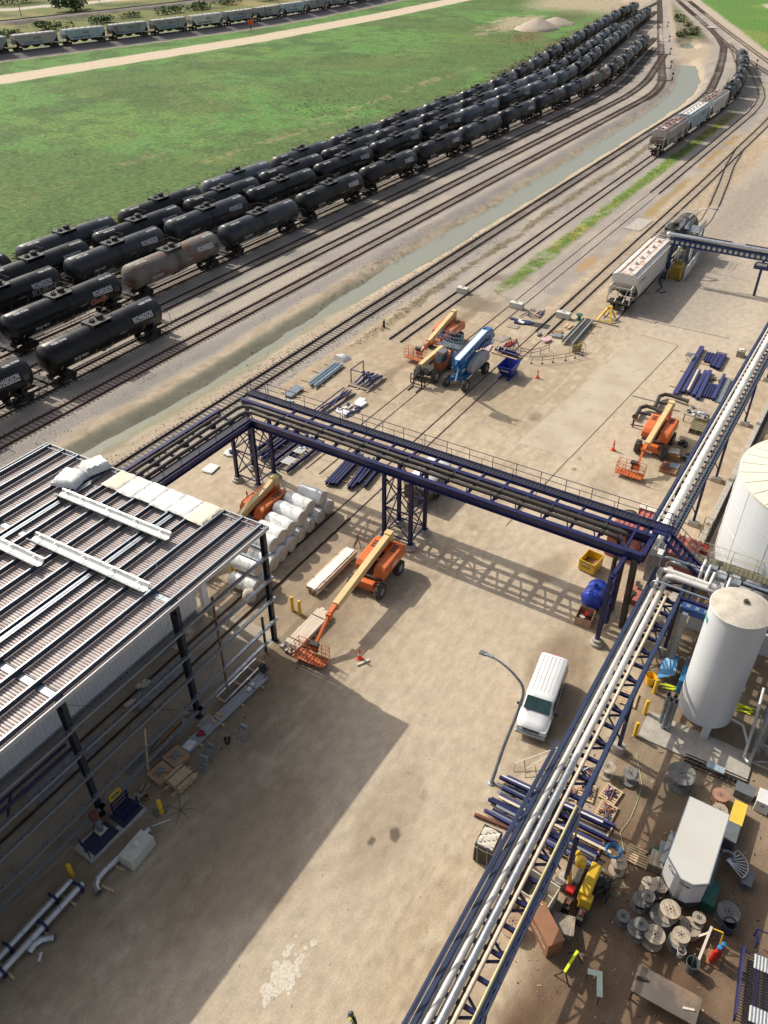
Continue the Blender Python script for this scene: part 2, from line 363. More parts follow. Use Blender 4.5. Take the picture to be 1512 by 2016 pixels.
def height(X, Y):
    n1 = fbm(X, Y, 6, 3, 3); n2 = fbm(X, Y, 60, 3, 9)
    cx = np.interp(X, [p[0] for p in CREEK], [p[1] for p in CREEK]); cw = np.interp(X, [p[0] for p in CRW], [p[1] for p in CRW])
    dc = np.abs(Y - cx) + (n1 - .5) * 1.1; dd = dist_poly(X, Y, CREEK)
    inx = ss(18, 34, X) * (1 - ss(302, 312, X))
    dig = (1 - ss(cw - .3, cw + np.where(Y > cx, 2.5 + 2.2 * ss(75, 110, X), 2.4 + .5 * ss(75, 110, X)), np.minimum(dc, dd * 1.05 + (n1 - .5) * 1.1))) * inx
    z = -.78 * dig
    dp = dist_poly(X, Y, POND) + (n1 - .5) * 1.5
    z = z - 1.2 * (1 - ss(1.6, 4.5, dp))
    dw = dist_poly(X, Y, T_OTHER['W']); z = z + 1.0 * (1 - ss(2.8, 9.5, dw))
    dw2 = dist_poly(X, Y, T_OTHER['W2']); z = z + .8 * (1 - ss(2.8, 7, dw2))
    fld = ss(100, 112, Y) * (1 - ss(200, 210, Y)) * ss(30, 60, X + Y)
    z = z + fld * ((n2 - .5) * .5 + (n1 - .5) * .16)
    yard = (1 - ss(33, 36, Y)); z = z + (n1 - .5) * .05 * (1 - yard)
    gr = ss(54, 50, Y) * 0
    bw = ss(311, 345, X) * ss(0, 6, Y - (.42 * (X - 300) + 57)) * (1 - ss(0, 8, Y - (.30 * (X - 247.7) + 64.8 - 6)))
    z = z + bw * (n2 - .2) * 1.2
    return z, dig, dp, n1, n2
gx = seg([(-60, 0, 6), (0, 62, .17), (62, 130, .32), (130, 320, 1.0), (320, 520, 2.2), (520, 2600, 60)])
gy = seg([(-900, -120, 60), (-120, -14, 6), (-14, 36, .17), (36, 64, .28), (64, 102, .6), (102, 300, 1.3), (300, 440, 3), (440, 2400, 50)])
X, Y = np.meshgrid(gx, gy, indexing='ij')
Z, dig, dp, n1, n2 = height(X, Y)
def mixc(c, new, m):
    return c * (1 - m[..., None]) + np.array(new)[None, None, :] * m[..., None]
nA = fbm(X, Y, 14, 4, 21); nB = fbm(X, Y, 3.2, 4, 31); nC = fbm(X, Y, 1.1, 3, 41); nD = fbm(X, Y, 40, 3, 51)
nS = fbm(X * .28, Y * 1.5, 3.0, 4, 61)      # streaks along the driving direction
col = np.zeros(X.shape + (3,)); det = np.zeros(X.shape + (3,))
# yard: hard packed sandy dirt
col[:] = (.362, .290, .205); det[..., 2] = 1
col = mixc(col, (.475, .395, .295), ss(.45, .7, nA) * .55); col = mixc(col, (.29, .225, .16), ss(.52, .75, nS) * .4)
col = mixc(col, (.42, .31, .20), ss(.55, .7, nD) * .3); col = mixc(col, (.26, .20, .145), ss(.60, .72, nB) * .22)
RUT = [([(4, 18), (14, 15), (24, 14), (34, 16.5), (46, 19), (60, 20.5), (96, 20)], .9), ([(6, 12), (18, 11), (30, 12.5), (44, 15.5), (58, 17), (80, 17.5), (110, 16)], .9), ([(3, 20), (22, 18.5), (42, 19), (60, 22)], .9), ([(8, 9), (16, 9), (24, 8.5), (34, 8.3), (44, 11), (56, 14), (70, 16)], .9),
    ([(50, 24), (66, 22), (100, 16), (140, 12)], .95), ([(60, 24), (90, 23), (120, 19), (160, 18)], 1.0), ([(12, 24), (20, 22.6), (28, 22), (36, 21)], .9), ([(5, 14), (9, 11), (15, 8.2), (22, 6.5), (30, 7)], .9)]
for rp, hw_ in RUT:
    dc_ = dist_poly(X, Y, rp); wob = (fbm(X, Y, 5, 2, 70) - .5) * .5
    for r0 in (hw_,):
        rr_ = np.abs(dc_ + wob - r0); grain = .35 + .65 * ss(.35, .6, fbm(X, Y, .9, 3, 71))
        col = mixc(col, (.50, .425, .325), (1 - ss(.10, .34, rr_)) * .30 * grain); col = mixc(col, (.245, .185, .125), (1 - ss(.02, .12, np.abs(rr_ - .32))) * .22 * grain)
fine = fbm(X, Y, .55, 3, 72); col = mixc(col, (.27, .205, .14), ss(.60, .72, fine) * .35); col = mixc(col, (.50, .43, .33), ss(.62, .74, fbm(X * .7, Y, .8, 3, 73)) * .4)
col = mixc(col, (.445, .372, .282), (1 - ss(2.5, 6.5, np.abs(Y - 15.5 - (X - 30) * .03 + (nA - .5) * 5))) * (1 - ss(95, 120, X)) * .75)
def blob(cx, cy, rx, ry, ang=0, soft=.5, amp=.8):
    dx = X - cx; dy = Y - cy; a = math.radians(ang); u = dx * math.cos(a) + dy * math.sin(a); v = -dx * math.sin(a) + dy * math.cos(a)
    r = np.hypot(u / rx, v / ry) + (nB - .5) * amp; return 1 - ss(1 - soft, 1 + soft * .4, r)
# pavement: greyer toward the loading rack
pv = ss(88, 100, X + (nB - .5) * 6) * (1 - ss(26.2, 26.7, Y)); col = mixc(col, (.40, .345, .28), pv * .75)
pv2 = ss(96, 97.5, X) * (1 - ss(26.2, 26.6, Y)) * ss(14, 17, Y + (nA - .5) * 5) * (1 - ss(150, 200, X)*.3); col = mixc(col, (.31, .275, .235), pv2 * .55)
col = mixc(col, (.24, .20, .16), blob(150, 22, 34, 4, 0, .5) * .5); col = mixc(col, (.47, .40, .31), blob(140, 12, 60, 2.2, 1, .6) * .7)
# darker damp soil by the building and in the junk yard on the right
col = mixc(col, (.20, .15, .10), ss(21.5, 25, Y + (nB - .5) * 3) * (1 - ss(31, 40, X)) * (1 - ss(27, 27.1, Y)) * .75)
soil = ss(-4.2, -2.6, -Y + (nB - .5) * 1.4 + .0) * (1 - ss(29, 36, X + (nB - .5) * 3))
col = mixc(col, (.150, .096, .060), soil * .9); col = mixc(col, (.085, .05, .03), soil * ss(.5, .7, nB) * .6)
col = mixc(col, (.15, .115, .08), ss(-3.2, -2.4, -Y + (nB - .5)) * ss(36.6, 37.4, X + (nB - .5)) * (1 - ss(46, 52, X)) * .8)
grv = ss(-4.6, -3.6, -Y + (nB - .5) * .8) * ss(28, 33, X + (nB - .5) * 3); grv *= (1 - ss(95, 110, X))
col = mixc(col, (.245, .185, .125), grv * .85); col = mixc(col, (.13, .095, .065), grv * ss(.5, .68, nB) * .7)
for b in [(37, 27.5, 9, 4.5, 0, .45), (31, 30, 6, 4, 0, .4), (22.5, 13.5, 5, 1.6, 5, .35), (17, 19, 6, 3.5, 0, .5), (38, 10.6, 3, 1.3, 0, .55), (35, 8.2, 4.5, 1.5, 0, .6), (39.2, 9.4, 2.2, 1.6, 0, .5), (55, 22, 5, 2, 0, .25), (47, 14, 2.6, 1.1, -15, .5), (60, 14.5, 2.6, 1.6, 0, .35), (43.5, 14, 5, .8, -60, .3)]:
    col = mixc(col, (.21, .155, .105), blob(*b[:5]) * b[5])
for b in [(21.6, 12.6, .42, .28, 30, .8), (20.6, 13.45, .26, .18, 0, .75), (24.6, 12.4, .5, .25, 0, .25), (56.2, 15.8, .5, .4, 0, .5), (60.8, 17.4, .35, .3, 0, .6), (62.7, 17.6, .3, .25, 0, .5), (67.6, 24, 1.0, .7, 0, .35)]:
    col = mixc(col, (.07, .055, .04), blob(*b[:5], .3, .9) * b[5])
# gravel rail yard
rg = ss(33.3, 34.4, Y + (nB - .5) * 1.0) * (1 - ss(99, 101.5, Y + (nB - .5) * 2)) * (1 - ss(235, 262, X))
near = ss(84, 100, X + (Y - 40) * .55 + (nB - .5) * 7)       # dirt around the machines, gravel further out
rg2 = rg * np.where(Y < 50.0, near, 1)
dtr = np.full(X.shape, 1e9)
for k, p in list(T_ROWS.items()) + list(T_OTHER.items()):
    if k not in ('W', 'W2', 'K', 'S'): dtr = np.minimum(dtr, dist_poly(X, Y, p))
rg2 = np.maximum(rg2, 1 - ss(2.2, 3.6, dtr + (nB - .5) * 1.5))
rg2 = np.where((X < 92) & (Y < 49.5), np.minimum(rg2, near), rg2)
rg2 = np.maximum(rg2, ss(49.2, 50.2, Y + (nB - .5)) * (1 - ss(101, 103, Y)) * (1 - ss(235, 262, X)))
rg2 = np.maximum(rg2, (1 - ss(236, 250, X)) * 0)
rg2 = np.where(X > 230, np.maximum(rg2, (1 - ss(0, 4, dtr - 3)) ), rg2)
gcol = np.zeros_like(col); gcol[:] = (.290, .262, .232); gcol = mixc(gcol, (.35, .305, .255), ss(.45, .65, nS)); gcol = mixc(gcol, (.235, .215, .20), ss(.55, .7, nB) * .5)
col = col * (1 - rg2[..., None]) + gcol * rg2[..., None]; det[..., 0] = rg2; det[..., 2] = 1 - rg2
# darker ballast shoulders beside the ditch, sandy banks
cxl = np.interp(X, [p[0] for p in CREEK], [p[1] for p in CREEK]); sgn = Y - cxl
cr = ss(25, 40, X) * (1 - ss(300, 312, X)); dcr = dist_poly(X, Y, CREEK)
sh = ss(3.7, 4.4, sgn + (nB - .5)) * (1 - ss(5.2, 6.2, sgn + (nB - .5))) * cr; col = mixc(col, (.20, .185, .175), sh * .5)
bank = (1 - ss(2.8, 4.2, dcr + (nB - .5) * 1.5)) * cr; bank = np.where(sgn < 0, (1 - ss(3.6, 4.2, dcr + (nB - .5))) * cr, bank)
col = mixc(col, (.37, .305, .225), bank); col = mixc(col, (.22, .17, .10), bank * ss(.48, .62, nC) * ss(0, 1.5, sgn) * .4)
det[..., 0] *= 1 - bank * .8; det[..., 2] = np.maximum(det[..., 2], bank * .8)
col = mixc(col, (.16, .165, .12), (1 - ss(1.6, 2.6, dcr + (nB - .5) * 1.2)) * cr * .8)
# strip of weeds between the tracks right of the ditch
wd = (1 - ss(.25, .9, np.abs(Y - 48.4 - (nA - .5) * 2) + (nC - .5) * 1.3)) * ss(62, 90, X) * (1 - ss(215, 235, X)); col = mixc(col, (.15, .125, .075), wd * .8); det[..., 1] = np.maximum(det[..., 1], wd * .7)
dg = .95 * ss(.22, .46, nB + nC * .25) * (1 - ss(.6, 1.6, np.abs(Y - 41.1) + (nB - .5) * .9 + (nA - .5) * .8)) * ss(93, 100, X + (nB - .5) * 6) * (1 - ss(212, 236, X))
mid = ss(.43, .56, fbm(X, Y, 22, 2, 77))
dgc = np.zeros_like(col); dgc[:] = (.155, .225, .045); dgc = mixc(dgc, (.36, .26, .07), (ss(104, 118, X) * (1 - ss(135, 150, X)) * ss(.35, .6, nB) + ss(185, 200, X)) * .8)
dgc = mixc(dgc, (.075, .15, .02), ss(.45, .62, nC) * .7)
col = col * (1 - dg[..., None]) + dgc * dg[..., None]; det[..., 1] = np.maximum(det[..., 1], dg)
for (a, b_, yy, cc) in [(105, 118, 34.8, (.36, .22, .10)), (128, 165, 34.5, (.30, .20, .06)), (168, 205, 35, (.30, .20, .06)), (60, 95, 41, (.2, .15, .1))]:
    m_ = (1 - ss(.2, .9, np.abs(Y - yy) + (nB - .5) * 2)) * ss(a, a + 4, X) * (1 - ss(b_ - 4, b_, X)); col = mixc(col, cc, m_ * .75)
col = mixc(col, (.15, .115, .08), ss(78, 84, X) * (1 - ss(98, 104, X)) * ss(37, 41, Y) * (1 - ss(43, 47, Y)) * ss(.48, .62, nB) * .7)
# between the ladder and the diagonal main line: dirt then brush
lad = .302 * (X - 248) + 64.8; dia = np.interp(X, [255, 290, 313, 346, 396, 498, 620, 2600], [30, 44.5, 55, 69, 88, 128.5, 177, 970])
tri = ss(-2, 2, dia - Y + 0) * 0
out = ss(238, 258, X) * (1 - ss(-1, 3, Y - lad)) * ss(-2, 2, Y - dia) * (1 - rg2); col = mixc(col, (.40, .325, .24), out)
br = ss(338, 352, X + (nB - .5) * 8) * (1 - ss(-7, -5, Y - lad)) * ss(5, 8, Y - dia); brc = np.zeros_like(col); brc[:] = (.20, .17, .12); brc = mixc(brc, (.11, .12, .055), ss(.45, .6, nA))
col = col * (1 - br[..., None]) + brc * br[..., None]; det[..., 1] = np.maximum(det[..., 1], br * .6)
col = mixc(col, (.33, .27, .20), blob(322, 76, 14, 8, 15) * .5)
# grass field left of the rail rows
mgn = np.interp(X, [-60, 60, 230, 300, 330, 360, 420, 2600], [99.8, 99.8, 104.5, 115.5, 120.5, 125.5, 135.5, 800])
road = [(-60, 243), (60, 236), (161, 228), (265, 220), (350, 221), (435, 226), (600, 240), (1400, 330)]
gm = ss(-.8, 1.6, Y - mgn + (nB - .5) * 2.4)
g = np.zeros_like(col); g[:] = (.084, .146, .042); big = fbm(X, Y, 34, 4, 83); g = mixc(g, (.096, .210, .050), ss(.42, .58, big + (Y - 150) * .0018))
g = mixc(g, (.19, .20, .055), ss(.60, .72, fbm(X, Y, 26, 4, 91)) * .2); g = mixc(g, (.062, .108, .032), ss(.52, .64, nB) * .6); g = mixc(g, (.05, .10, .03), ss(.55, .64, nA) * ss(150, 170, Y) * .6)
g = mixc(g, (.13, .115, .05), (1 - ss(3, 9, Y - mgn + (nA - .5) * 8)) * .85); g = mixc(g, (.17, .16, .075), ss(.62, .72, nC) * .35)
g = mixc(g, (.36, .30, .20), blob(362, 160, 34, 10, 8, .5, 1.4) * .9); g = mixc(g, (.36, .30, .20), blob(87, 150, 6, 3, 0, .5, 1.2) * .7)
g = mixc(g, (.14, .10, .05), blob(330, 140, 22, 7, 10, .5, 1.2) * .7); g = mixc(g, (.10, .085, .045), blob(395, 150, 30, 9, 10, .5, 1.2) * .6)
for (px, py, rx_, ry_) in [(148, 118, 26, 1.4), (185, 122, 24, 1.6), (120, 130, 22, 1.2), (230, 124, 24, 2), (160, 140, 20, 1)]: g = mixc(g, (.27, .23, .12), blob(px, py, rx_, ry_, 0, .7, 2.0) * ss(.4, .6, nC) * .7)
bgm = ss(424, 445, X + (nA - .5) * 12) * (1 - ss(-30, 5, -(Y - mgn) - 0)); g = mixc(g, (.38, .31, .22), ss(400, 440, X + (nA - .5) * 20) * (1 - ss(35, 55, Y - mgn)) * .85)
col = col * (1 - gm[..., None]) + g * gm[..., None]; det[..., 1] = np.where(gm > .02, np.maximum(gm, det[..., 1]), det[..., 1]); det[..., 0] *= 1 - gm; det[..., 2] *= 1 - gm
# far side: road, embankment, verge, second line, highway
dr = dist_poly(X, Y, road); rm = 1 - ss(5.8, 6.8, dr + (nB - .5) * .8); col = mixc(col, (.50, .415, .315), rm); col = mixc(col, (.41, .335, .25), rm * (1 - ss(.3, 1.2, np.abs(dr - 2.4))) * .5)
det[..., 1] *= 1 - rm; det[..., 2] = np.maximum(det[..., 2], rm)
dW = dist_poly(X, Y, T_OTHER['W']); em = 1 - ss(8.6, 10.2, dW + (nB - .5) * 1.5); col = mixc(col, (.15, .14, .14), em); col = mixc(col, (.30, .25, .2), ss(8.3, 9, dW) * (1 - ss(10, 11, dW + (nB - .5) * 2)) * .8)
det[..., 0] = np.maximum(det[..., 0], em); det[..., 1] *= 1 - em
fr = ss(10.5, 16, Y - np.interp(X, [p[0] for p in T_OTHER['W']], [p[1] for p in T_OTHER['W']]) + (nB - .5) * 3)
fg = np.zeros_like(col); fg[:] = (.14, .155, .05); fg = mixc(fg, (.24, .20, .085), ss(.45, .62, big)); fg = mixc(fg, (.065, .085, .03), ss(.55, .63, nA) * .8); col = col * (1 - fr[..., None]) + fg * fr[..., None]; det[..., 1] = np.maximum(det[..., 1], fr); det[..., 0] *= 1 - fr
dW2 = dist_poly(X, Y, T_OTHER['W2']); e2 = 1 - ss(4, 6.5, dW2); col = mixc(col, (.20, .18, .17), e2); col = mixc(col, (.06, .05, .04), (1 - ss(2.0, 3.5, np.abs(dW2 - 6))) * ss(.4, .6, nA) * .7)
hw = [(-60, 430), (279, 380), (333, 372), (420, 362), (800, 340)]; col = mixc(col, (.46, .41, .34), 1 - ss(4.5, 5.6, dist_poly(X, Y, hw)))
# right of the diagonal main line: bright field
rf = ss(8, 11, dia - Y + (nB - .5) * 2) * ss(262, 285, X); rgc = np.zeros_like(col); rgc[:] = (.095, .20, .04); rgc = mixc(rgc, (.16, .22, .05), ss(.45, .62, big)); rgc = mixc(rgc, (.06, .10, .03), blob(330, 38, 60, 5, 24, .5, 1.2) * .8)
rgc = mixc(rgc, (.26, .24, .12), blob(318, 36, 30, 3, 24, .5, 1.6) * .7); rgc = mixc(rgc, (.42, .36, .28), blob(489, 82, 16, 5, 20))
col = col * (1 - rf[..., None]) + rgc * rf[..., None]; det[..., 1] = np.maximum(det[..., 1], rf)
vg = ss(2, 3.5, dia - Y) * (1 - rf) * ss(262, 280, X); col = mixc(col, (.40, .335, .26), vg * .9)
nx, ny = X.shape
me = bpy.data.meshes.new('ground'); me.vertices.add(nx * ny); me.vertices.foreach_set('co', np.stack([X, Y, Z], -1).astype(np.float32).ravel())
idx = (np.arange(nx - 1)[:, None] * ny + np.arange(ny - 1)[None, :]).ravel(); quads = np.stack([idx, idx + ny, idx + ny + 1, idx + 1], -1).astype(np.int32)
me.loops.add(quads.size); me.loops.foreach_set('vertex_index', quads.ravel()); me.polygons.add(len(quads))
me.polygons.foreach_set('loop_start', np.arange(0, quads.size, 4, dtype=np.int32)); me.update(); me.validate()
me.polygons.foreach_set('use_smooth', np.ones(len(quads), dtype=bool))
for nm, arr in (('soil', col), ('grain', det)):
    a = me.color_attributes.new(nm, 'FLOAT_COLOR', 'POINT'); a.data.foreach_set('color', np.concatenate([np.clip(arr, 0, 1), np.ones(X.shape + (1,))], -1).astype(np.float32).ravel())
GM = bpy.data.materials.new('ground_cover'); GM.use_nodes = True; n = GM.node_tree.nodes; l = GM.node_tree.links; b = n['Principled BSDF']
b.inputs['Roughness'].default_value = .92; b.inputs['Specular IOR Level'].default_value = .2
a1 = n.new('ShaderNodeAttribute'); a1.attribute_name = 'soil'; a2 = n.new('ShaderNodeAttribute'); a2.attribute_name = 'grain'
sp = n.new('ShaderNodeSeparateColor'); l.new(a2.outputs['Color'], sp.inputs[0]); tc = n.new('ShaderNodeTexCoord')
def noise_node(scale, detail=3, rough=.6, stretch=None):
    q = n.new('ShaderNodeTexNoise'); q.inputs['Scale'].default_value = scale; q.inputs['Detail'].default_value = detail; q.inputs['Roughness'].default_value = rough
    if stretch:
        mp = n.new('ShaderNodeMapping'); mp.inputs['Scale'].default_value = stretch; l.new(tc.outputs['Object'], mp.inputs[0]); l.new(mp.outputs[0], q.inputs['Vector'])
    else: l.new(tc.outputs['Object'], q.inputs['Vector'])
    return q.outputs['Fac']
def mr(src, a, b_, c, d):
    q = n.new('ShaderNodeMapRange'); q.inputs[1].default_value = a; q.inputs[2].default_value = b_; q.inputs[3].default_value = c; q.inputs[4].default_value = d; l.new(src, q.inputs[0]); return q.outputs[0]
def mth(op, x, y):
    q = n.new('ShaderNodeMath'); q.operation = op
    for i, v in enumerate((x, y)):
        if isinstance(v, (int, float)): q.inputs[i].default_value = v
        else: l.new(v, q.inputs[i])
    return q.outputs[0]
gv = mr(noise_node(7, 4, .75), .3, .7, .45, 1.55); gs = mr(noise_node(.95, 7, .9), .37, .63, .35, 1.6)
dt = mr(noise_node(1.2, 6, .65, (.8, 1.25, 1)), .3, .7, .84, 1.16); dt2 = mr(noise_node(11, 4, .7), .3, .7, .82, 1.18)
dirtf = mth('MULTIPLY', dt, dt2)
def mixf(f, A, B):
    q = n.new('ShaderNodeMix'); l.new(f, q.inputs[0])
    for i, v in ((2, A), (3, B)):
        if isinstance(v, (int, float)): q.inputs[i].default_value = v
        else: l.new(v, q.inputs[i])
    return q.outputs[0]
f1 = mixf(sp.outputs[0], dirtf, gv); f2 = mixf(sp.outputs[1], f1, gs)
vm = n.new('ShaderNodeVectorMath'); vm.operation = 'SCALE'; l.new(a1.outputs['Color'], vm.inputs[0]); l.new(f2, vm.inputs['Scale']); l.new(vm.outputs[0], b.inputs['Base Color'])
bp = n.new('ShaderNodeBump'); bp.inputs['Strength'].default_value = .55; bp.inputs['Distance'].default_value = .12
hh = mixf(sp.outputs[1], mixf(sp.outputs[0], mr(noise_node(5, 6, .75), 0, 1, 0, .38), mr(noise_node(9, 3, .7), 0, 1, 0, .7)), mr(noise_node(1.3, 5, .8), 0, 1, 0, 3.2))
l.new(hh, bp.inputs['Height']); l.new(bp.outputs[0], b.inputs['Normal'])
me.materials.append(GM); go = bpy.data.objects.new('ground', me); C.objects.link(go); tag(go, 'sandy yard, gravel beds and grass fields reaching far out', kind='structure')

# water in the ditch and pond
WAT = bpy.data.materials.new('ditch_water'); WAT.use_nodes = True; n = WAT.node_tree.nodes; l = WAT.node_tree.links; b = n['Principled BSDF']
b.inputs['Base Color'].default_value = (.145, .16, .115, 1); b.inputs['Roughness'].default_value = .12; b.inputs['Specular IOR Level'].default_value = .5
q = n.new('ShaderNodeTexNoise'); q.inputs['Scale'].default_value = 1.2; q.inputs['Detail'].default_value = 4; bq = n.new('ShaderNodeBump'); bq.inputs['Strength'].default_value = .12; bq.inputs['Distance'].default_value = .02
l.new(q.outputs['Fac'], bq.inputs['Height']); l.new(bq.outputs[0], b.inputs['Normal'])
q2 = n.new('ShaderNodeTexNoise'); q2.inputs['Scale'].default_value = .12; q2.inputs['Detail'].default_value = 5; r = n.new('ShaderNodeValToRGB'); r.color_ramp.elements[0].position = .4; r.color_ramp.elements[1].position = .62
r.color_ramp.elements[0].color = (.20, .205, .150, 1); r.color_ramp.elements[1].color = (.25, .255, .20, 1); l.new(q2.outputs['Fac'], r.inputs[0]); l.new(r.outputs[0], b.inputs['Base Color'])
m = MB(); cs = [(x, np.interp(x, [p[0] for p in CREEK], [p[1] for p in CREEK])) for x in list(range(24, 304, 8))]
for (x0, y0), (x1, y1) in zip(cs, cs[1:]): m.add([(x0, y0 - 3.6, -.60), (x1, y1 - 3.6, -.60), (x1, y1 + 5, -.60), (x0, y0 + 5, -.60)], [(0, 1, 2, 3)], WAT)
tag(m.build('ditch_water', smooth=0), 'still grey-green water in the drainage ditch between the tracks', kind='structure')
m = MB(); m.add([(328, 74, -.9), (346, 80, -.9), (354, 92, -.9), (334, 86, -.9)], [(0, 1, 2, 3)], WAT); tag(m.build('pond_water', smooth=0), 'small pond beyond the end of the ditch', kind='structure')
# concrete slab in the yard
m = MB(); m.add([(62.4, 18.4, .012), (91.3, 16.6, .012), (91.9, 21.2, .012), (62.2, 23.6, .012)], [(0, 1, 2, 3)], SLAB)
tag(m.build('concrete_pavement', smooth=0), 'pale rectangular concrete strip in the middle of the yard', kind='structure')
JO = mat('joint_dirt', (.16, .12, .085), (.2, .15, .1), scale=2, rough=.95)
m = MB()
for a, b_ in [((62.4, 18.4), (91.3, 16.6)), ((91.3, 16.6), (91.9, 21.2)), ((62.3, 18.45), (50, 19.1)), ((96.3, 25), (96.3, 12))]: m.bar((*a, .016), (*b_, .016), .09, .012, JO)
tag(m.build('pavement_joint', smooth=0), 'dark dirt filled joints along the pavement edges', kind='structure')

# ------------------------------------------------------------------ railway tracks
def make_track(key, pts, z=0.0, gauge=1.5, rail=RAIL, ties=True, step=.56, tie_z=None, label='', tmat=TIE, wide=False, buried=False):
    t = bpy.data.objects.new('railway_track', None); C.objects.link(t); t.location = (pts[0][0], pts[0][1], 0)
    tag(t, label, kind='structure'); ox, oy = pts[0]
    c = [Vector((p[0] - ox, p[1] - oy, z)) for p in pts]
    nrm = []
    for i in range(len(c)):
        d = (c[min(i+1, len(c)-1)] - c[max(i-1, 0)]).normalized(); nrm.append(Vector((-d.y, d.x, 0)))
    h = .17 if not buried else .022
    for sgn in (-1, 1):
        m = MB()
        for i in range(len(c) - 1):
            a = c[i] + nrm[i] * sgn * gauge / 2; b_ = c[i+1] + nrm[i+1] * sgn * gauge / 2
            if buried: m.bar(a + Vector((0, 0, h - .02)), b_ + Vector((0, 0, h - .02)), .11, .04, rail)
            else:
                m.bar(a + Vector((0, 0, h - .025)), b_ + Vector((0, 0, h - .025)), .085, .05, rail); m.bar(a + Vector((0, 0, h - .10)), b_ + Vector((0, 0, h - .10)), .03, .10, rail)
                m.bar(a + Vector((0, 0, .035)), b_ + Vector((0, 0, .035)), .16, .03, rail)
        m.build('rail', t, smooth=0)
    if ties:
        m = MB(); rs = resample(pts, step)
        for i, p in enumerate(rs[:-1]):
            d = rs[i+1] - p; a = math.atan2(d.y, d.x); L = 2.55 + random.uniform(-.07, .07)
            m.box((p.x - ox, p.y - oy, z - .055), (.23, L, .14 + random.uniform(-.02, .02)), tmat, rz=a + random.uniform(-.02, .02))
        o = m.build('sleepers', t, smooth=0); o['kind'] = 'stuff'
    return t
names = {'E': 'farthest', 'D': 'fourth', 'C': 'third', 'B': 'second', 'P': 'empty inner', 'A': 'nearest', 'L': 'rust red'}
for k, p in T_ROWS.items():
    make_track(k, p, z=.02, rail=REDRAIL if k == 'L' else RAIL, label={'E': 'track under the outermost row of tank cars by the grass', 'D': 'track under the tank car row next to the outermost', 'C': 'track under the middle tank car row',
        'B': 'track under the long front row of tank cars', 'P': 'empty track in front of the long front tank car row', 'A': 'track under the two nearest tank cars', 'L': 'rust red empty track beside the gravel shoulder of the ditch'}[k])
make_track('F', T_OTHER['F'], z=.02, label='empty track on the right bank of the ditch')
make_track('H', T_OTHER['H'], z=.0, label='track that carries the short mixed train right of the ditch', tmat=GWOOD)
make_track('J', T_OTHER['J'][1:], z=.0, label='track between the green weeds and the loading track', tmat=GWOOD)
make_track('J2', [(48, 37.2), (91, 37.2), (150, 37.2)], z=-.13, ties=False, label='half buried rails running toward the parked lifts')
make_track('K', [(86, 31.3), (160, 31.4), (215, 32), (250, 33), (270, 35.5), (300, 43)], z=.0, label='loading track with switch beside the pavement', tmat=GWOOD)
make_track('K2', [(44, 31.28), (86, 31.3)], z=-.12, ties=False, label='rails flush with the yard dirt past the blue lift')
make_track('K3', [(-15, 31.25), (44, 31.28)], z=-.03, label='exposed track running into the open steel building', tmat=GWOOD)
make_track('S', [(192, 31.9), (176, 30.4), (163, 28.5), (148, 26.5)], z=.0, label='curved switch branch leading to the loading rack', tmat=GWOOD)
make_track('S2', [(148, 26.5), (140, 25.7), (94, 25.7)], z=-.11, ties=False, label='rails flush with the pavement under the loading rack')
make_track('N1', T_OTHER['N1'], z=.02, label='left track of the diagonal main line', step=1.1); make_track('N2', T_OTHER['N2'], z=.02, label='right track of the diagonal main line', step=1.1)
make_track('W', T_OTHER['W'], z=1.0, label='track on the far embankment under the grain cars', step=1.6); make_track('W2', T_OTHER['W2'], z=.82, label='far second railway line beyond the grain cars', step=1.6)

# ------------------------------------------------------------------ railway cars
def wrap_text(m, txt, size, x0, th0, R, zc, mt, flip=False, bold=.0, width=None):
    """lettering laid on the -Y side of a lying cylinder: u along X, v up its curve"""
    vs, fs = text_mesh(txt, size, 0, bold)
    if width:
        w0 = max(v[0] for v in vs); k = width / w0; vs = [(v[0] * k, v[1], 0) for v in vs]
    W = max(v[0] for v in vs)
    bm = bmesh.new(); bv = [bm.verts.new((v[0], v[1], 0)) for v in vs]
    for f in fs:
        try: bm.faces.new([bv[i] for i in f])
        except Exception: pass
    for q in range(1, 6):
        bmesh.ops.bisect_plane(bm, geom=bm.verts[:] + bm.edges[:] + bm.faces[:], plane_co=(0, size * .72 * q / 6, 0), plane_no=(0, 1, 0))
    bm.verts.index_update(); out = []
    for v in bm.verts:
        u, w_ = v.co.x, v.co.y
        if flip: u, w_ = W - u, size * .7 - w_
        th = th0 + w_ / R; out.append((x0 + u, -(R + .018) * math.cos(th), zc + (R + .018) * math.sin(th)))
    fs2 = [tuple(v.index for v in f.verts) for f in bm.faces]; bm.free()
    m.add(out, fs2, mt); return m

def bogie(parent, x, wb=.9):
    t = bpy.data.objects.new('bogie', None)
    m = MB()
    for s in (-1, 1):
        m.prism([(-1.15, .42), (-.55, .62), (-.3, .80), (.3, .80), (.55, .62), (1.15, .42), (.9, .36), (.35, .28), (-.35, .28), (-.9, .36)], s * 1.0 - .09, s * 1.0 + .09, FRAME, axis='Y')
        for q in (-1, 1): m.box((q * wb, s * 1.06, .46), (.30, .22, .26), FRAME)
    m.box((0, 0, .62), (.40, 2.1, .26), FRAME)
    o = m.build('bogie', parent, loc=(x, 0, 0))
    for q in (-1, 1):
        w_ = MB()
        for s in (-1, 1): w_.lathe([(.06, -.07), (.49, -.07), (.49, -.04), (.455, -.03), (.455, .06), (.40, .065), (.30, .03), (.12, .06), (.06, .09)], (q * wb, s * .745, .455), FRAME, n=18, axis='Y')
        w_.tube([(q * wb, -.95, .455), (q * wb, .95, .455)], .08, FRAME, n=8)
        w_.build('wheelset', o)
    return o

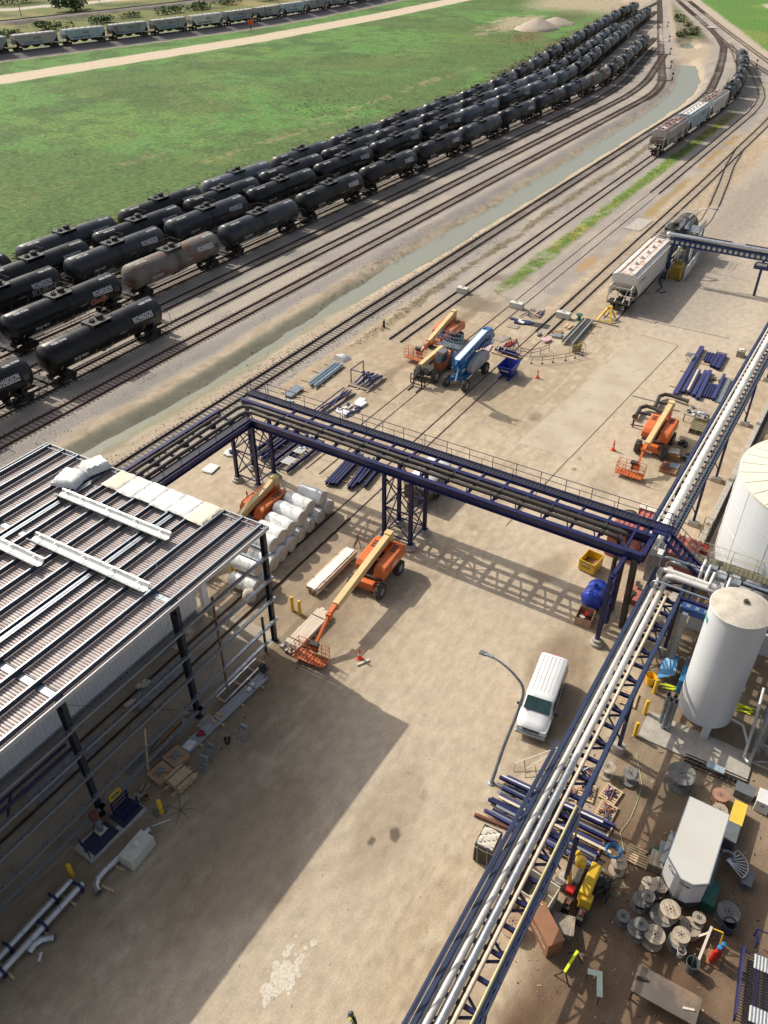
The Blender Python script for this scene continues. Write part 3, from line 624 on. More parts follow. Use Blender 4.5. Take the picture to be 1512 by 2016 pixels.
def make_tank(body, logo=True, number='PROX 78534', label='', loc=(0, 0, 0), rz=0, side_word=None, graffiti=None, white_rail=False):
    t = thing('tank_car', label, 'tank car', loc, rz, 'railway tank cars')
    R, zc, H = 1.60, 2.86, 7.50
    prof = [(.05, -H - .74), (.6, -H - .68), (1.02, -H - .53), (1.34, -H - .32), (1.53, -H - .11), (R, -H)]
    mid = []
    for xx in (-3.9, .55, 1.0, 4.0): mid += [(R, xx - .04), (R + .018, xx - .035), (R + .018, xx + .035), (R, xx + .04)]
    prof = prof + mid + [(r, -h) for r, h in prof[::-1]]
    m = MB(); m.lathe(prof, (0, 0, zc), body, n=40, axis='X')
    m.lathe([(R - .25, -.75), (R - .1, -.70), (R - .1, .70), (R - .25, .75)], (0, 0, zc - .22), body, n=24, axis='X') if False else None
    m.build('tank', t)
    # top platform
    px = -.35
    m = MB(); m.box((px, 0, 4.56), (2.7, 2.0, .07), GRATEG)
    for xx in (-1.3, 1.3): m.box((px + xx, 0, 4.36), (.08, 1.9, .34), GRATEG)
    p = m.build('top_platform', t)
    m = MB(); m.lathe([(.40, 0), (.40, .30), (.47, .30), (.47, .42), (.42, .46), (.12, .50)], (px + .45, 0, 4.56), FRAME, n=18); m.build('manway', p)
    m = MB(); m.lathe([(.36, 0), (.36, .14), (.30, .17), (.30, .22)], (px - .65, 0, 4.56), FRAME, n=18)
    for a in range(4): m.tube([(px - .65 + .17 * math.cos(a * 1.57), .17 * math.sin(a * 1.57), 4.7), (px - .65 + .17 * math.cos(a * 1.57), .17 * math.sin(a * 1.57), 4.92)], .05, FRAME, n=6)
    m.build('valve_cluster', p)
    m = MB(); c = WHITE if white_rail else FRAME
    for s in (-1, 1):
        x1, x2 = px - 1.25, px + 1.3; y = s * .98
        m.tube([(x1, y, 4.5), (x1, y, 5.35), (x2, y, 5.35), (x2, y, 4.5)], .028, c, n=5)
        m.tube([(x1, y, 4.95), (x2, y, 4.95)], .022, c, n=5); m.tube([(px, y, 4.5), (px, y, 5.35)], .022, c, n=5)
    m.tube([(px + 1.3, -.98, 5.35), (px + 1.3, .98, 5.35)], .025, c, n=5); m.build('handrail', p)
    # ladders and straps
    m = MB()
    for s in (-1, 1):
        for xx in (px - .25, px + .25):
            pts = [(xx, s * (R + .14) * math.cos(a), zc + (R + .14) * math.sin(a)) for a in [math.radians(q) for q in range(62, -30, -12)]] + [(xx, s * 1.48, 1.2)]
            m.tube(pts, .024, FRAME, n=5)
        for a in range(62, -30, -9):
            r_ = math.radians(a); m.bar((px - .25, s * (R + .14) * math.cos(r_), zc + (R + .14) * math.sin(r_)), (px + .25, s * (R + .14) * math.cos(r_), zc + (R + .14) * math.sin(r_)), .03, .03, FRAME)
    m.build('ladder', t)
    for i, xx in enumerate((-6.9, -4.55, -2.3, .0, 2.35, 4.7, 6.95)):
        vs = []; m = MB()
        for a in (-44, -36, -28, -20):
            r_ = math.radians(a)
            for dx in (-.05, .05): vs.append((xx + dx, -(R + .02) * math.cos(r_), zc + (R + .02) * math.sin(r_)))
        m.add(vs, [(0, 1, 3, 2), (2, 3, 5, 4), (4, 5, 7, 6)], STRIPE); m.build('reflector', t, smooth=0)
    # frame
    m = MB()
    for s in (-1, 1):
        m.box((s * 7.6, 0, 1.02), (2.7, .55, .38), FRAME); m.box((s * 6.3, 0, 1.22), (.9, 2.5, .35), FRAME)
        m.prism([(-1.45, .95), (1.45, .95), (1.2, 1.9), (.9, 1.6), (-.9, 1.6), (-1.2, 1.9)], s * 6.3 - .10, s * 6.3 + .10, FRAME, axis='X')
        m.box((s * 8.55, 0, 1.14), (.65, 2.9, .07), FRAME); m.box((s * 8.85, 0, 1.02), (.10, 2.9, .26), FRAME)
        m.box((s * 8.98, 0, .88), (.42, .26, .26), FRAME)
        for q in (-1, 1):
            m.box((s * 8.0, q * 1.42, .62), (.42, .04, .05), FRAME); m.box((s * 8.0, q * 1.42, .90), (.42, .04, .05), FRAME)
            for dx in (-.2, .2): m.box((s * 8.0 + dx, q * 1.42, .82), (.04, .04, .62), FRAME)
    for q in (-1, 1):
        m.tube([(-6.0, q * 1.15, 1.24), (6.0, q * 1.15, 1.24)], .05, FRAME, n=6); m.box((0, q * 1.3, 1.30), (12.4, .05, .09), FRAME)
    m.box((.4, .3, 1.12), (1.3, .5, .42), FRAME); m.tube([(-3, .35, 1.1), (-1.6, .35, 1.1)], .20, FRAME, n=10)
    m.lathe([(.30, 0), (.30, .5)], (-.3, 0, 1.0), FRAME, n=12); m.build('underframe', t)
    for s in (-1, 1):
        m = MB(); c = WHITE if white_rail else FRAME
        m.tube([(s * 8.82, -1.4, 1.15), (s * 8.82, -1.4, 2.2), (s * 8.60, -1.1, 2.55), (s * 8.60, 1.1, 2.55), (s * 8.82, 1.4, 2.2), (s * 8.82, 1.4, 1.15)], .026, c, n=5)
        m.build('end_handrail', t)
        if white_rail:
            m = MB(); m.tube([(s * 6.9, -1.35, 3.9), (s * 6.9, -1.2, 4.9), (s * 6.9, 1.2, 4.9), (s * 6.9, 1.35, 3.9)], .03, c, n=5)
            m.tube([(s * 5.9, -1.35, 3.9), (s * 5.9, -1.2, 4.9), (s * 5.9, 1.2, 4.9), (s * 5.9, 1.35, 3.9)], .03, c, n=5); m.build('top_guard', t)
        bogie(t, s * 6.3)
    if logo:
        m = MB(); wrap_text(m, 'RICHARDSON', .74, 3.3, math.radians(12), R, zc, LETTER, bold=.016, width=2.85)
        vs = []; N = 12
        for i in range(N + 1):
            u = 3.3 + 2.85 * i / N; k = i / N; tk = .02 + .10 * k; base = -.07
            for w_ in (base - tk, base): th = math.radians(12) + w_ / R; vs.append((u, -(R + .02) * math.cos(th), zc + (R + .02) * math.sin(th)))
        m.add(vs, [(2*i, 2*i+2, 2*i+3, 2*i+1) for i in range(N)], LETTER); m.build('lettering', t)
    m = MB(); wrap_text(m, number, .46, -5.35, math.radians(-24), R, zc, LETTER, bold=.010, width=1.9)
    m.build('number', t, smooth=0)
    for q in (5.3, -6.9): m = MB(); wrap_text(m, number, .40, q, math.radians(66), R, zc, LETTER, flip=True, bold=.012, width=1.9); m.build('top_number', t, smooth=0)
    m = MB(); wrap_text(m, 'LD LMT', .20, -5.3, math.radians(-36), R, zc, LETTER, width=.9); m.build('load_lettering', t, smooth=0); m = MB(); wrap_text(m, 'CLASS 3', .17, 1.1, math.radians(-6), R, zc, LETTER, width=1.0); m.build('class_lettering', t, smooth=0); m = MB()
    if side_word: wrap_text(m, side_word, 1.0, -3.2, math.radians(-2), R, zc, LETTER, bold=.03, width=3.4); m.build('company_lettering', t, smooth=0)
    m = MB()
    vs = []
    for a in (-6, 6, 16):
        r_ = math.radians(a)
        for dx in (6.55, 7.2): vs.append((dx, -(R + .02) * math.cos(r_), zc + (R + .02) * math.sin(r_)))
    m.add(vs, [(0, 1, 3, 2), (2, 3, 5, 4)], GRATEG); m.build('data_panel', t)
    if graffiti:
        m = MB(); wrap_text(m, graffiti[0], graffiti[1], graffiti[2], math.radians(graffiti[3]), R, zc, graffiti[4], bold=.05, width=graffiti[5]); m.build('graffiti', t)
    return freeze(t)

GRAF1 = mat('graffiti_silver', (.22, .22, .24), (.14, .14, .16), scale=2, rough=.4); GRAF2 = mat('graffiti_orange', (.45, .17, .10), (.35, .12, .08), scale=2, rough=.5)
ZR = .19
proto_far = (0, 0, 0)
def pose_on(key, s):
    P_ = (T_ROWS.get(key) or T_OTHER[key]); P0 = P_[0]
    a = path_at(P_, s - 6.3 - P0[0]); b_ = path_at(P_, s + 6.3 - P0[0]); c = (a + b_) / 2
    return (c.x, c.y, ZR), math.atan2(b_.y - a.y, b_.x - a.x)
used = set(); protos = {}
# variants (built once each, the first placement moves the original)
VAR = {
 'blk': dict(body=BLACK, logo=True, number='PROX 78534'), 'blk0': dict(body=BLACK, logo=False, number='PROX 41208'), 'chr': dict(body=CHAR, logo=True, number='GBRX 715447'), 'chr0': dict(body=CHAR, logo=False, number='UTLX 205911'),
 'slt': dict(body=SLATE, logo=True, number='GATX 20984'), 'slt0': dict(body=SLATE, logo=False, number='GATX 21533'), 'rst': dict(body=RUSTY, logo=True, number='PROX 40091'),
 'pro': dict(body=BLACK, logo=True, number='PROX 70412', side_word='PROCOR'), 'k1': dict(body=BLACK, logo=True, number='PROX 78531', graffiti=('KUSH', 1.1, 3.0, -22, GRAF1, 3.6)),
 'k2': dict(body=BLACK, logo=True, number='PROX 78523', graffiti=('Goth', .95, 2.6, -22, GRAF2, 2.6)), 'load': dict(body=mat('tank_dull_black', (.035, .034, .033), (.05, .047, .043), scale=.8, rough=.6, c3=(.09, .08, .065), c3t=.62), logo=False, number='PROX 33871', white_rail=True)}
HUE = {'blk': 'black', 'blk0': 'plain black', 'chr': 'dark charcoal', 'chr0': 'plain charcoal', 'slt': 'slate grey', 'slt0': 'plain slate grey', 'rst': 'grey rust-topped', 'pro': 'black', 'k1': 'black graffitied', 'k2': 'black graffitied', 'load': 'dull black'}
def place_tank(key, s, v, label):
    loc, rz = pose_on(key, s)
    if v not in protos:
        protos[v] = make_tank(label=label, loc=loc, rz=rz, **VAR[v]); return protos[v]
    return dup(protos[v], loc, rz, label)
rows = {
 'A': (36.0, ['blk', 'blk']),
 'B': (57.0, ['k2', 'rst', 'chr0', 'blk', 'blk', 'blk', 'chr0', 'blk', 'blk0', 'chr0', 'rst', 'pro', 'chr', 'slt', 'chr']),
 'C': (36.6, ['blk', 'k1', 'chr', 'chr', 'blk0', 'blk', 'blk', 'pro', 'slt', 'blk', 'slt', 'slt0', 'blk', 'chr', 'blk', 'slt', 'chr', 'slt', 'blk', 'slt', 'chr']),
 'D': (45.4, ['blk', 'blk', 'blk', 'blk', 'blk0', 'blk', 'chr0', 'blk', 'blk0', 'slt0', 'slt', 'blk0', 'blk', 'chr', 'slt', 'slt0', 'chr0']),
 'E': (54.6, ['blk', 'chr', 'blk', 'slt', 'chr0', 'chr', 'blk', 'chr0', 'blk', 'chr', 'blk', 'slt', 'blk', 'blk', 'slt', 'chr', 'slt', 'slt', 'slt', 'blk', 'slt'])}
rname = {'B': 'in the long front row', 'C': 'in the middle row', 'D': 'in the fourth row back', 'E': 'in the outermost row'}
for key, (s0, vs) in rows.items():
    for i, v in enumerate(vs):
        s = s0 + 18.12 * i
        if key == 'E' and i == 0: continue
        k = i if key != 'E' else i - 1
        L_ = f'{HUE[v]} tank car, {ORD[k]} from the near end {rname.get(key, "")}'
        if key == 'A' : L_ = ['black tank car cut off by the left edge, nearest row beside the ditch', 'black tank car at the open right end of the nearest row beside the ditch'][i]
        if key == 'B' and i == 1: L_ = 'grey tank car with rust stained top, second in the long front row'
        place_tank(key, s, v, L_)
place_tank('E', 27.5 + 18.1 * 0 + 9.0, 'blk', 'black tank car barely showing at the left edge of the outermost row')
place_tank('E', 54.6, 'blk', 'black tank car by the left edge at the near end of the outermost row')
# short mixed train on the right: three hoppers then four tank cars
for i, s in enumerate((238.0, 256.3, 274.6, 292.9)):
    place_tank('H', s, ['blk', 'chr', 'blk0', 'chr0'][i], f'tank car {["directly behind the hopper cars", "second behind the hopper cars", "third behind the hopper cars", "at the far tail"][i]} on the curve right of the ditch')
place_tank('S', 0, 'load', 'dull black tank car parked beside the grey stair platform')
lc = bpy.data.objects[protos['load'].name]; lc.location = (118.9, 25.75, .12); lc.rotation_euler = (0, 0, .0)

def make_hopper(body, roof, label, loc, rz, word=None, short=False, graf=None):
    t = thing('hopper_car', label, 'hopper car', loc, rz, 'covered grain hopper cars')
    L = 7.6; W = 1.52; zb, zt = 1.55, 4.30
    m = MB()
    prof = [(-W, zb + .05), (-W, zt - .1), (-W + .12, zt + .02), (-W + .45, zt + .20), (W - .45, zt + .20), (W - .12, zt + .02), (W, zt - .1), (W, zb + .05)]
    n = len(prof)
    def ring(x, inset=0, zl=None): return [(x, p[0], max(p[1], zl) if zl else p[1]) for p in prof]
    vs = ring(-L) + ring(-L) + ring(L) + ring(L)
    vs = [(x, y, z) for x, y, z in ring(-L)] + [(x, y, z) for x, y, z in ring(L)]
    # side walls and roof
    fs = [(i, i + 1, n + i + 1, n + i) for i in range(n - 1)]; m.add(vs, fs, body)
    # sloping end sheets
    for s in (-1, 1):
        a = [(s * L, -W, zt - .1), (s * L, -W + .12, zt + .02), (s * L, -W + .45, zt + .2), (s * L, W - .45, zt + .2), (s * L, W - .12, zt + .02), (s * L, W, zt - .1), (s * L, W, 3.35), (s * L, -W, 3.35)]
        m.add(a, [(0, 1, 2, 3, 4, 5, 6, 7)], body)
        m.add([(s * L, -W, 3.35), (s * L, W, 3.35), (s * (L - 2.0), W, 1.6), (s * (L - 2.0), -W, 1.6)], [(0, 1, 2, 3)], body)
    for x in np.linspace(-L + .25, L - .25, 17):
        for s in (-1, 1): m.box((x, s * (W + .03), (zb + zt) / 2 - (.0 if abs(x) < L - 1.9 else -.75 * (abs(x) - L + 1.9))), (.09, .07, zt - zb - .1 - (0 if abs(x) < L - 1.9 else 1.2 * (abs(x) - L + 1.9))), body)
    for s in (-1, 1): m.box((0, s * (W + .02), zb + .06), (2 * L - 3.4, .12, .22), body); m.box((0, s * (W + .02), zt - .12), (2 * L, .1, .14), body)
    # cut away lower corners of side at the ends: dark triangular void plates
    for s in (-1, 1):
        for q in (-1, 1): m.add([(s * (L + .002), q * (W + .012), 1.58), (s * (L + .002), q * (W + .012), 3.30), (s * (L - 1.9), q * (W + .012), 1.58)], [(0, 1, 2)], FRAME)
    m.build('hopper_body', t, smooth=0)
    m = MB(); m.box((0, 0, zt + .225), (2 * L - .2, .78, .05), roof)
    for x in np.linspace(-L + .5, L - .5, 12): m.box((x, 0, zt + .20), (.10, 2 * W - .8, .07), roof)
    m.box((0, 0, zt + .18), (2 * L - .04, 2 * W - .92, .05), roof); r_ = m.build('roof', t, smooth=0)
    for x in np.linspace(-L + 1.6, L - 1.6, 6):
        h = MB(); h.lathe([(.34, 0), (.34, .10), (.22, .16), (.05, .18)], (x, 0, zt + .25), roof, n=12); h.tube([(x - .3, 0, zt + .44), (x, -.1, zt + .50), (x + .3, 0, zt + .44)], .035, GRATEG, n=5); h.build('hatch', r_)
    m = MB()
    for s in (-1, 1):
        for y in (-.95, .95): m.box((0, s * .93, zt + .30), (2 * L - .3, .34, .03), roof) if y > 0 else None
    for s in (-1, 1):
        m.box((s * 8.1, 0, 1.12), (1.5, 2.7, .10), body if False else FRAME); m.box((s * 7.5, 0, .98), (2.7, .5, .36), FRAME); m.box((s * 8.95, 0, .88), (.4, .26, .26), FRAME)
        for q in (-1, 1):
            m.bar((s * 8.7, q * 1.38, 1.15), (s * 8.55, q * 1.38, 3.1), .12, .10, body); m.bar((s * L, q * 1.3, 3.3), (s * 8.7, q * 1.3, 3.1), .1, .1, body); m.bar((s * 8.5, q * .5, 1.2), (s * (L - .8), q * .5, 2.4), .1, .1, body)
            for z in np.arange(1.4, 4.2, .38): m.box((s * (L + .09), q * 1.2, z), (.05, .45, .04), body)
        m.box((s * 8.6, 0, 2.15), (.06, 2.7, .06), body); m.box((s * 8.6, 0, 3.1), (.06, 2.7, .06), body)
    m.box((0, 0, 1.3), (2 * L - 2, .5, .35), FRAME); m.build('frame', t, smooth=0)
    for x in (-3.9, 0, 3.9):
        m = MB(); m.add([(x - 1.8, -1.45, 1.6), (x + 1.8, -1.45, 1.6), (x + 1.8, 1.45, 1.6), (x - 1.8, 1.45, 1.6), (x - .5, -.6, .55), (x + .5, -.6, .55), (x + .5, .6, .55), (x - .5, .6, .55)], [(0, 1, 5, 4), (1, 2, 6, 5), (2, 3, 7, 6), (3, 0, 4, 7), (4, 5, 6, 7)], FRAME); m.build('discharge_hopper', t, smooth=0)
    for s in (-1, 1): bogie(t, s * 6.6)
    if word:
        m = MB()
        for (tx, sz, x, z, wd, mt) in word:
            vs, fs = text_mesh(tx, sz, 0, .012); w0 = max(v[0] for v in vs); m.add([(x + v[0] * wd / w0, -W - .075, z + v[1]) for v in vs], fs, mt)
        m.build('lettering', t, smooth=0)
    return freeze(t)
DKLET = mat('faded_dark_lettering', (.09, .10, .12), (.13, .14, .15), scale=3, rough=.6); GRB = mat('graffiti_blue', (.03, .16, .35), (.10, .25, .40), scale=.7, rough=.5); GRD = mat('graffiti_dark', (.05, .06, .07), (.10, .12, .14), scale=.9, rough=.5)
def pose_w(key, s): loc, rz = pose_on(key, s); return loc, rz
l1, r1 = pose_on('H', 183.6); h1 = make_hopper(HOPR, HOPBR if False else HOPRB, 'rusty grey hopper car at the near end of the mixed train right of the ditch', l1, r1, [('N.O.K', 1.3, -5.5, 1.75, 4.2, GRD), ('AER', 1.2, .4, 1.8, 3.2, GRD)])
l1, r1 = pose_on('H', 201.7); h2 = make_hopper(HOPB, HOPW, 'pale blue-grey hopper car with a light roof in the middle of three', l1, r1, [('VIE', .9, 1.0, 3.0, 2.2, DKLET), ('1217', .4, -6.3, 3.2, 1.4, DKLET)])
l1, r1 = pose_on('H', 219.9); h3 = make_hopper(HOPW, HOPRB, 'grey hopper car with brown roof next to the black tank cars on the curve', l1, r1, [('1184', .4, -6.3, 3.2, 1.4, DKLET)])
h4 = make_hopper(HOPW, HOPRR, 'dirty white hopper car with rusted roof parked at the yellow bumper', (105.1, 25.75, .12), 0, [('WC 84212', .5, -6.4, 3.1, 2.6, DKLET)])
far_v = ['g', 'r', 'b', 'g', 'g', 'w', 'g', 'g', 'b', 'g', 'g', 'b', 'g', 'g', 'b']
fn = {'g': 'grey', 'r': 'brownish grey', 'b': 'pale blue', 'w': 'pale graffitied'}
fb = {'g': make_hopper(HOPG, HOPW, '', (0, 0, 0), 0, [('GRAIN', .9, -1.0, 3.0, 2.4, DKLET), ('wave', 1.3, -5.0, 1.8, 7.0, GRB)])}
gfirst = True
for i, v in enumerate(far_v):
    s = 183.5 + 17.9 * i; P_ = T_OTHER['W']; s_ = s - 60
    def atx(xx): return np.interp(xx, [p[0] for p in P_], [p[1] for p in P_])
    xa, xb = s - 6.4, s + 6.4; loc = ((xa + xb) / 2, (atx(xa) + atx(xb)) / 2, 1.19); rz = math.atan2(atx(xb) - atx(xa), xb - xa)
    lab = f'{fn[v]} hopper car, {ORD[i]} from the left in the long far train'
    sw = {'g': None, 'r': {HOPG: HOPR}, 'b': {HOPG: HOPB, GRB: GRD}, 'w': {HOPG: HOPW, GRB: GRD}}[v]
    if v == 'g' and gfirst: fb['g'].location = loc; fb['g'].rotation_euler = (0, 0, rz); fb['g']['label'] = lab; gfirst = False
    else: dup(fb['g'], loc, rz, lab, swap=sw)

# ------------------------------------------------------------------ pipe bridge across the yard
def off(T): x, y, z = T.location; return lambda p: (p[0] - x, p[1] - y, p[2] - z)
class W(MB):
    """mesh builder fed with site coordinates, stored relative to its thing"""
    def __init__(s, T): super().__init__(); s.o = Vector(T.location)
    def build(s, name, parent=None, **k):
        s.v = [(v[0] - s.o.x, v[1] - s.o.y, v[2] - s.o.z) for v in s.v]; return super().build(name, parent, **k)
def footing(p, r=.42, h=.5, lab=None, sq=False):
    m = MB()
    if sq: m.box((0, 0, h / 2), (r * 2, r * 2, h), CONC, taper=.96)
    else: m.lathe([(r, 0), (r, h - .04), (r - .04, h), (.02, h)], (0, 0, 0), CONC, n=20)
    return m
BR = thing('pipe_bridge', 'navy steel pipe bridge with walkway crossing the yard on braced towers', 'pipe bridge', (43.4, 39.5, 0))
xa, xb, ZT = 43.4, 45.7, 7.0
m = W(BR)
m.ibeam((xa, 39.7, 6.62), (xa, 7.0, 6.62), .34, .72, BLUE, .04); m.build('girder', BR, smooth=0)
m = W(BR); m.ibeam((xb, 42.6, 6.62), (xb, 7.0, 6.62), .34, .72, BLUE, .04); m.build('girder', BR, smooth=0)
m = W(BR)
for i, y in enumerate(np.arange(8.2, 39.4, 1.95)):
    m.ibeam((xa, y, 6.85), (47.3, y, 6.85), .16, .22, BLUE, .02)
    m.bar((xa, y, 6.5), (xb, y + (1.95 if i % 2 else -1.95) * .0 + .97, 6.5), .09, .09, BLUE)
m.build('cross_beam', BR, smooth=0)
for k, (x, z, y0, y1) in enumerate([(44.05, 7.16, 40.6, 9.4), (44.75, 7.16, 41.3, 9.0)]):
    m = W(BR); r = .165
    end = [(x, y1, z), (x, y1 - .35, z - .05), (x + .12, y1 - .55, z - .3), (x + .12, y1 - .6, z - 1.0), (x + .12, y1 - .6, .1)]
    st = [(16, y0 + .2 * k, z - .0), (x - .9, y0 + .2 * k, z), (x - .35, y0 + .15 * k - .12, z), (x - .05, y0 - .6, z), (x, y0 - 1.0, z)]
    m.tube([(30.6, y0, z), *st[1:], (x, 30, z), (x, 20, z)] + end, r, DKPIPE, n=12)
    for y in list(np.arange(10, 40, 3.9)): m.tube([(x, y - .05, z), (x, y + .05, z)], r + .05, DKPIPE, n=12); m.box((x, y, z - .2), (.2, .2, .14), BLUE)
    m.build('dark_pipe', BR)
# walkway on the far side
m = W(BR); m.box((46.9, 24.4, 6.98), (.72, 36.8, .05), DGRATE)
for y in np.arange(6.2, 42.7, .28): m.box((46.9, y, 7.02), (.68, .05, .035), DGRATE)
for x in (46.53, 47.28): m.box((x, 24.4, 6.92), (.07, 36.8, .28), BLUE)
m.build('walkway', BR, smooth=0)
def railing(T, pts, z0=0, h=1.07, post=1.9, mt=BLUE, name='railing', r=.028, toe=False, parent=None):
    m = W(T); P = [Vector((p[0], p[1], (p[2] if len(p) > 2 else 0) + z0)) for p in pts]
    for a, b in zip(P, P[1:]):
        L = (b - a).length; k = max(1, round(L / post))
        for i in range(k + 1): q = a + (b - a) * i / k; m.tube([q, q + Vector((0, 0, h))], r, mt, n=5)
        m.tube([a + Vector((0, 0, h)), b + Vector((0, 0, h))], r, mt, n=5); m.tube([a + Vector((0, 0, h * .52)), b + Vector((0, 0, h * .52))], r * .85, mt, n=5)
        if toe: m.bar(a + Vector((0, 0, .06)), b + Vector((0, 0, .06)), .02, .12, mt)
    return m.build(name, parent or T)
railing(BR, [(46.55, 42.6, 7), (47.25, 42.8, 7), (47.25, 6.2, 7)]); railing(BR, [(46.53, 40.5, 7), (46.53, 7.6, 7)], post=2.6, r=.022)
# left run towards the building
m = W(BR); 
for y in (39.6, 43.0): m.ibeam((43.4, y, 6.62), (16, y, 6.62), .3, .6, BLUE, .04)
for x in np.arange(17, 43.4, 1.6): m.ibeam((x, 39.6, 6.72), (x, 43, 6.72), .14, .18, BLUE, .02)
for i, x in enumerate(np.arange(17, 42, 3.2)): m.bar((x, 39.6, 6.45), (x + 3.2, 43, 6.45), .1, .1, BLUE); m.box((x + 1.4, 41.6, 6.98), (.5, .5, .3), BLUE)
m.build('side_run_truss', BR, smooth=0)
m = W(BR); m.box((30, 40.05, 7.0), (27, .8, .05), DGRATE); m.build('side_walkway', BR, smooth=0)
railing(BR, [(43.0, 39.62, 7), (16, 39.62, 7)], post=1.9, r=.024)
for k, (y0, z) in enumerate([(41.2, 7.42)]):
    m = W(BR); m.tube([(16, 42.0, 7.2), (42.0, 42.0, 7.2)], .15, DKPIPE, n=10); m.build('dark_pipe', BR)
def tower(T, cx, cy, wx, wy, h, pads=True):
    X0, X1, Y0, Y1 = cx - wx / 2, cx + wx / 2, cy - wy / 2, cy + wy / 2; cs = [(X0, Y0), (X1, Y0), (X1, Y1), (X0, Y1)]
    for c in cs:
        m = W(T); m.ibeam((*c, .45), (*c, h), .26, .26, BLUE, .03); m.box((*c, .47), (.42, .42, .04), BLUE); m.build('tower_leg', T, smooth=0)
    m = W(T)
    for (a, b) in zip(cs, cs[1:] + cs[:1]):
        for z0, z1 in ((.7, h * .52), (h * .52, h - .25)):
            m.bar((*a, z0), (*b, z1), .075, .075, BLUE); m.bar((*b, z0), (*a, z1), .075, .075, BLUE)
        for z in (.7, h * .52): m.bar((*a, z), (*b, z), .10, .10, BLUE)
    m.build('tower_bracing', T, smooth=0)
    for i, c in enumerate(cs):
        m = W(T); m.lathe([(.40, 0), (.40, .32), (.52, .32), (.52, 0)] if 0 else [(.52, -.05), (.52, .22), (.36, .24), (.36, .45), (.02, .45)], (*c, 0), CONC, n=20); m.build('footing', T)
tower(BR, 44.5, 40.8, 2.2, 2.35, 6.3); tower(BR, 44.4, 25.5, 2.3, 2.4, 6.3)
# end frame over the pipe rack
m = W(BR)
for x in (41.2, 43.0): m.ibeam((x, 8.2, .5), (x, 8.2, 6.0), .28, .28, BLUE, .03)
m.ibeam((41.2, 8.2, 6.0), (43.3, 8.0, 6.4), .26, .26, BLUE, .03); m.bar((41.2, 8.2, 5.0), (43.0, 8.2, 3.9), .1, .1, BLUE)
for z in np.arange(1.0, 5.8, 1.1): m.bar((41.2, 8.2, z), (43.0, 8.2, z + 1.0), .07, .07, BLUE); m.bar((43.0, 8.2, z), (41.2, 8.2, z + 1.0), .07, .07, BLUE); m.bar((41.2, 8.2, z), (43, 8.2, z), .07, .07, BLUE)
m.ibeam((43.4, 7.0, 6.62), (47.3, 7.0, 6.62), .3, .6, BLUE, .04); m.tube([(43.4, 7.2, .3), (43.4, 7.4, 6.4)], .24, DKPIPE, n=12)
m.build('end_frame', BR, smooth=0)
m = W(BR); m.lathe([(.5, -.05), (.5, .25), (.36, .27), (.36, .5), (.02, .5)], (41.2, 8.2, 0), CONC, n=20); m.build('footing', BR)
# stair down at the south end
m = W(BR)
for s in (45.6, 46.6): m.bar((s, 6.2, 7.0), (s - .6, 3.4, 5.4), .06, .26, BLUE)
for i in range(9): k = i / 8; m.box((46.1 - .6 * k, 6.2 - 2.8 * k, 7.0 - 1.6 * k - .05), (1.0, .28, .04), BLUE)
m.box((46.7, 6.6, 6.98), (1.3, 1.2, .06), BLUE); m.build('stair', BR, smooth=0)
railing(BR, [(47.3, 6.4, 7), (46.65, 6.1, 7), (46.05, 3.3, 5.4)], post=1.0); railing(BR, [(45.4, 7.4, 7), (45.4, 6.1, 7), (44.95, 3.3, 5.4)], post=1.0)

# ------------------------------------------------------------------ near pipe rack (along X) and the far one
R1 = thing('pipe_rack', 'near pipe rack carrying three silver and cream pipes toward the bottom', 'pipe rack', (33.4, 4.0, 0))
def rack_truss(T, x0, x1, y, z0, z1, mt, step=1.55, w=.16, nm='side_truss'):
    m = W(T); m.ibeam((x0, y, z1), (x1, y, z1), .22, .22, mt, .02); m.ibeam((x0, y, z0), (x1, y, z0), .18, .18, mt, .02)
    n = int((x1 - x0) / step)
    for i in range(n):
        a = x0 + i * (x1 - x0) / n; b = x0 + (i + 1) * (x1 - x0) / n
        m.bar((a, y, z0), (a, y, z1), .07, .07, mt); m.bar((a, y, z0 if i % 2 else z1), (b, y, z1 if i % 2 else z0), .07, .07, mt)
    return m.build(nm, T, smooth=0)
rack_truss(R1, 4, 45.0, 6.15, 4.25, 5.0, BLUE2); rack_truss(R1, 4, 45.0, 4.05, 4.25, 5.0, BLUE2)
m = W(R1)
for i, x in enumerate(np.arange(5, 45, 1.3)):
    m.ibeam((x, 4.05, 4.55), (x, 6.15, 4.55), .18, .18, BLUE, .02)
    if i % 2: m.bar((x, 4.05, 4.4), (x + 1.3, 6.15, 4.4), .12, .08, BLUE)
    else: m.bar((x, 6.15, 4.4), (x + 1.3, 4.05, 4.4), .12, .08, BLUE)
m.build('cross_beam', R1, smooth=0)
for i, (y, r, mt, z, x1) in enumerate([(5.74, .17, SILW, 4.84, 43.6), (5.28, .19, SILW, 4.86, 43.9), (4.84, .10, CREAM, 4.78, 43.2)]):
    m = W(R1); pts = [(4, y, z), (20, y, z), (32, y, z), (x1, y, z)]
    if i < 2: pts += [(x1 + .5, y, z + .12), (x1 + .62, y, z + .5), (x1 + .62, y, z + .9)]
    m.tube(pts, r, mt, n=16)
    if i == 1: m.tube([(4, y, z), (28.0, y, z)], r + .012, SILV, n=16, cap=False)
    for x in np.arange(5, x1, .9): m.tube([(x - .012, y, z), (x + .012, y, z)], r + .014, mt, n=16, cap=False)
    m.build('pipe', R1)
m = W(R1)
for (y, z, r) in [(6.0, 4.75, .035), (5.94, 4.86, .03), (5.48, 4.74, .05)]: m.tube([(4, y, z), (44, y, z)], r, SILW if r < .04 else DKPIPE, n=6)
m.tube([(4, 5.02, 4.66), (27, 5.02, 4.66)], .045, DKPIPE, n=6)
m.build('conduit', R1)
m = W(R1)
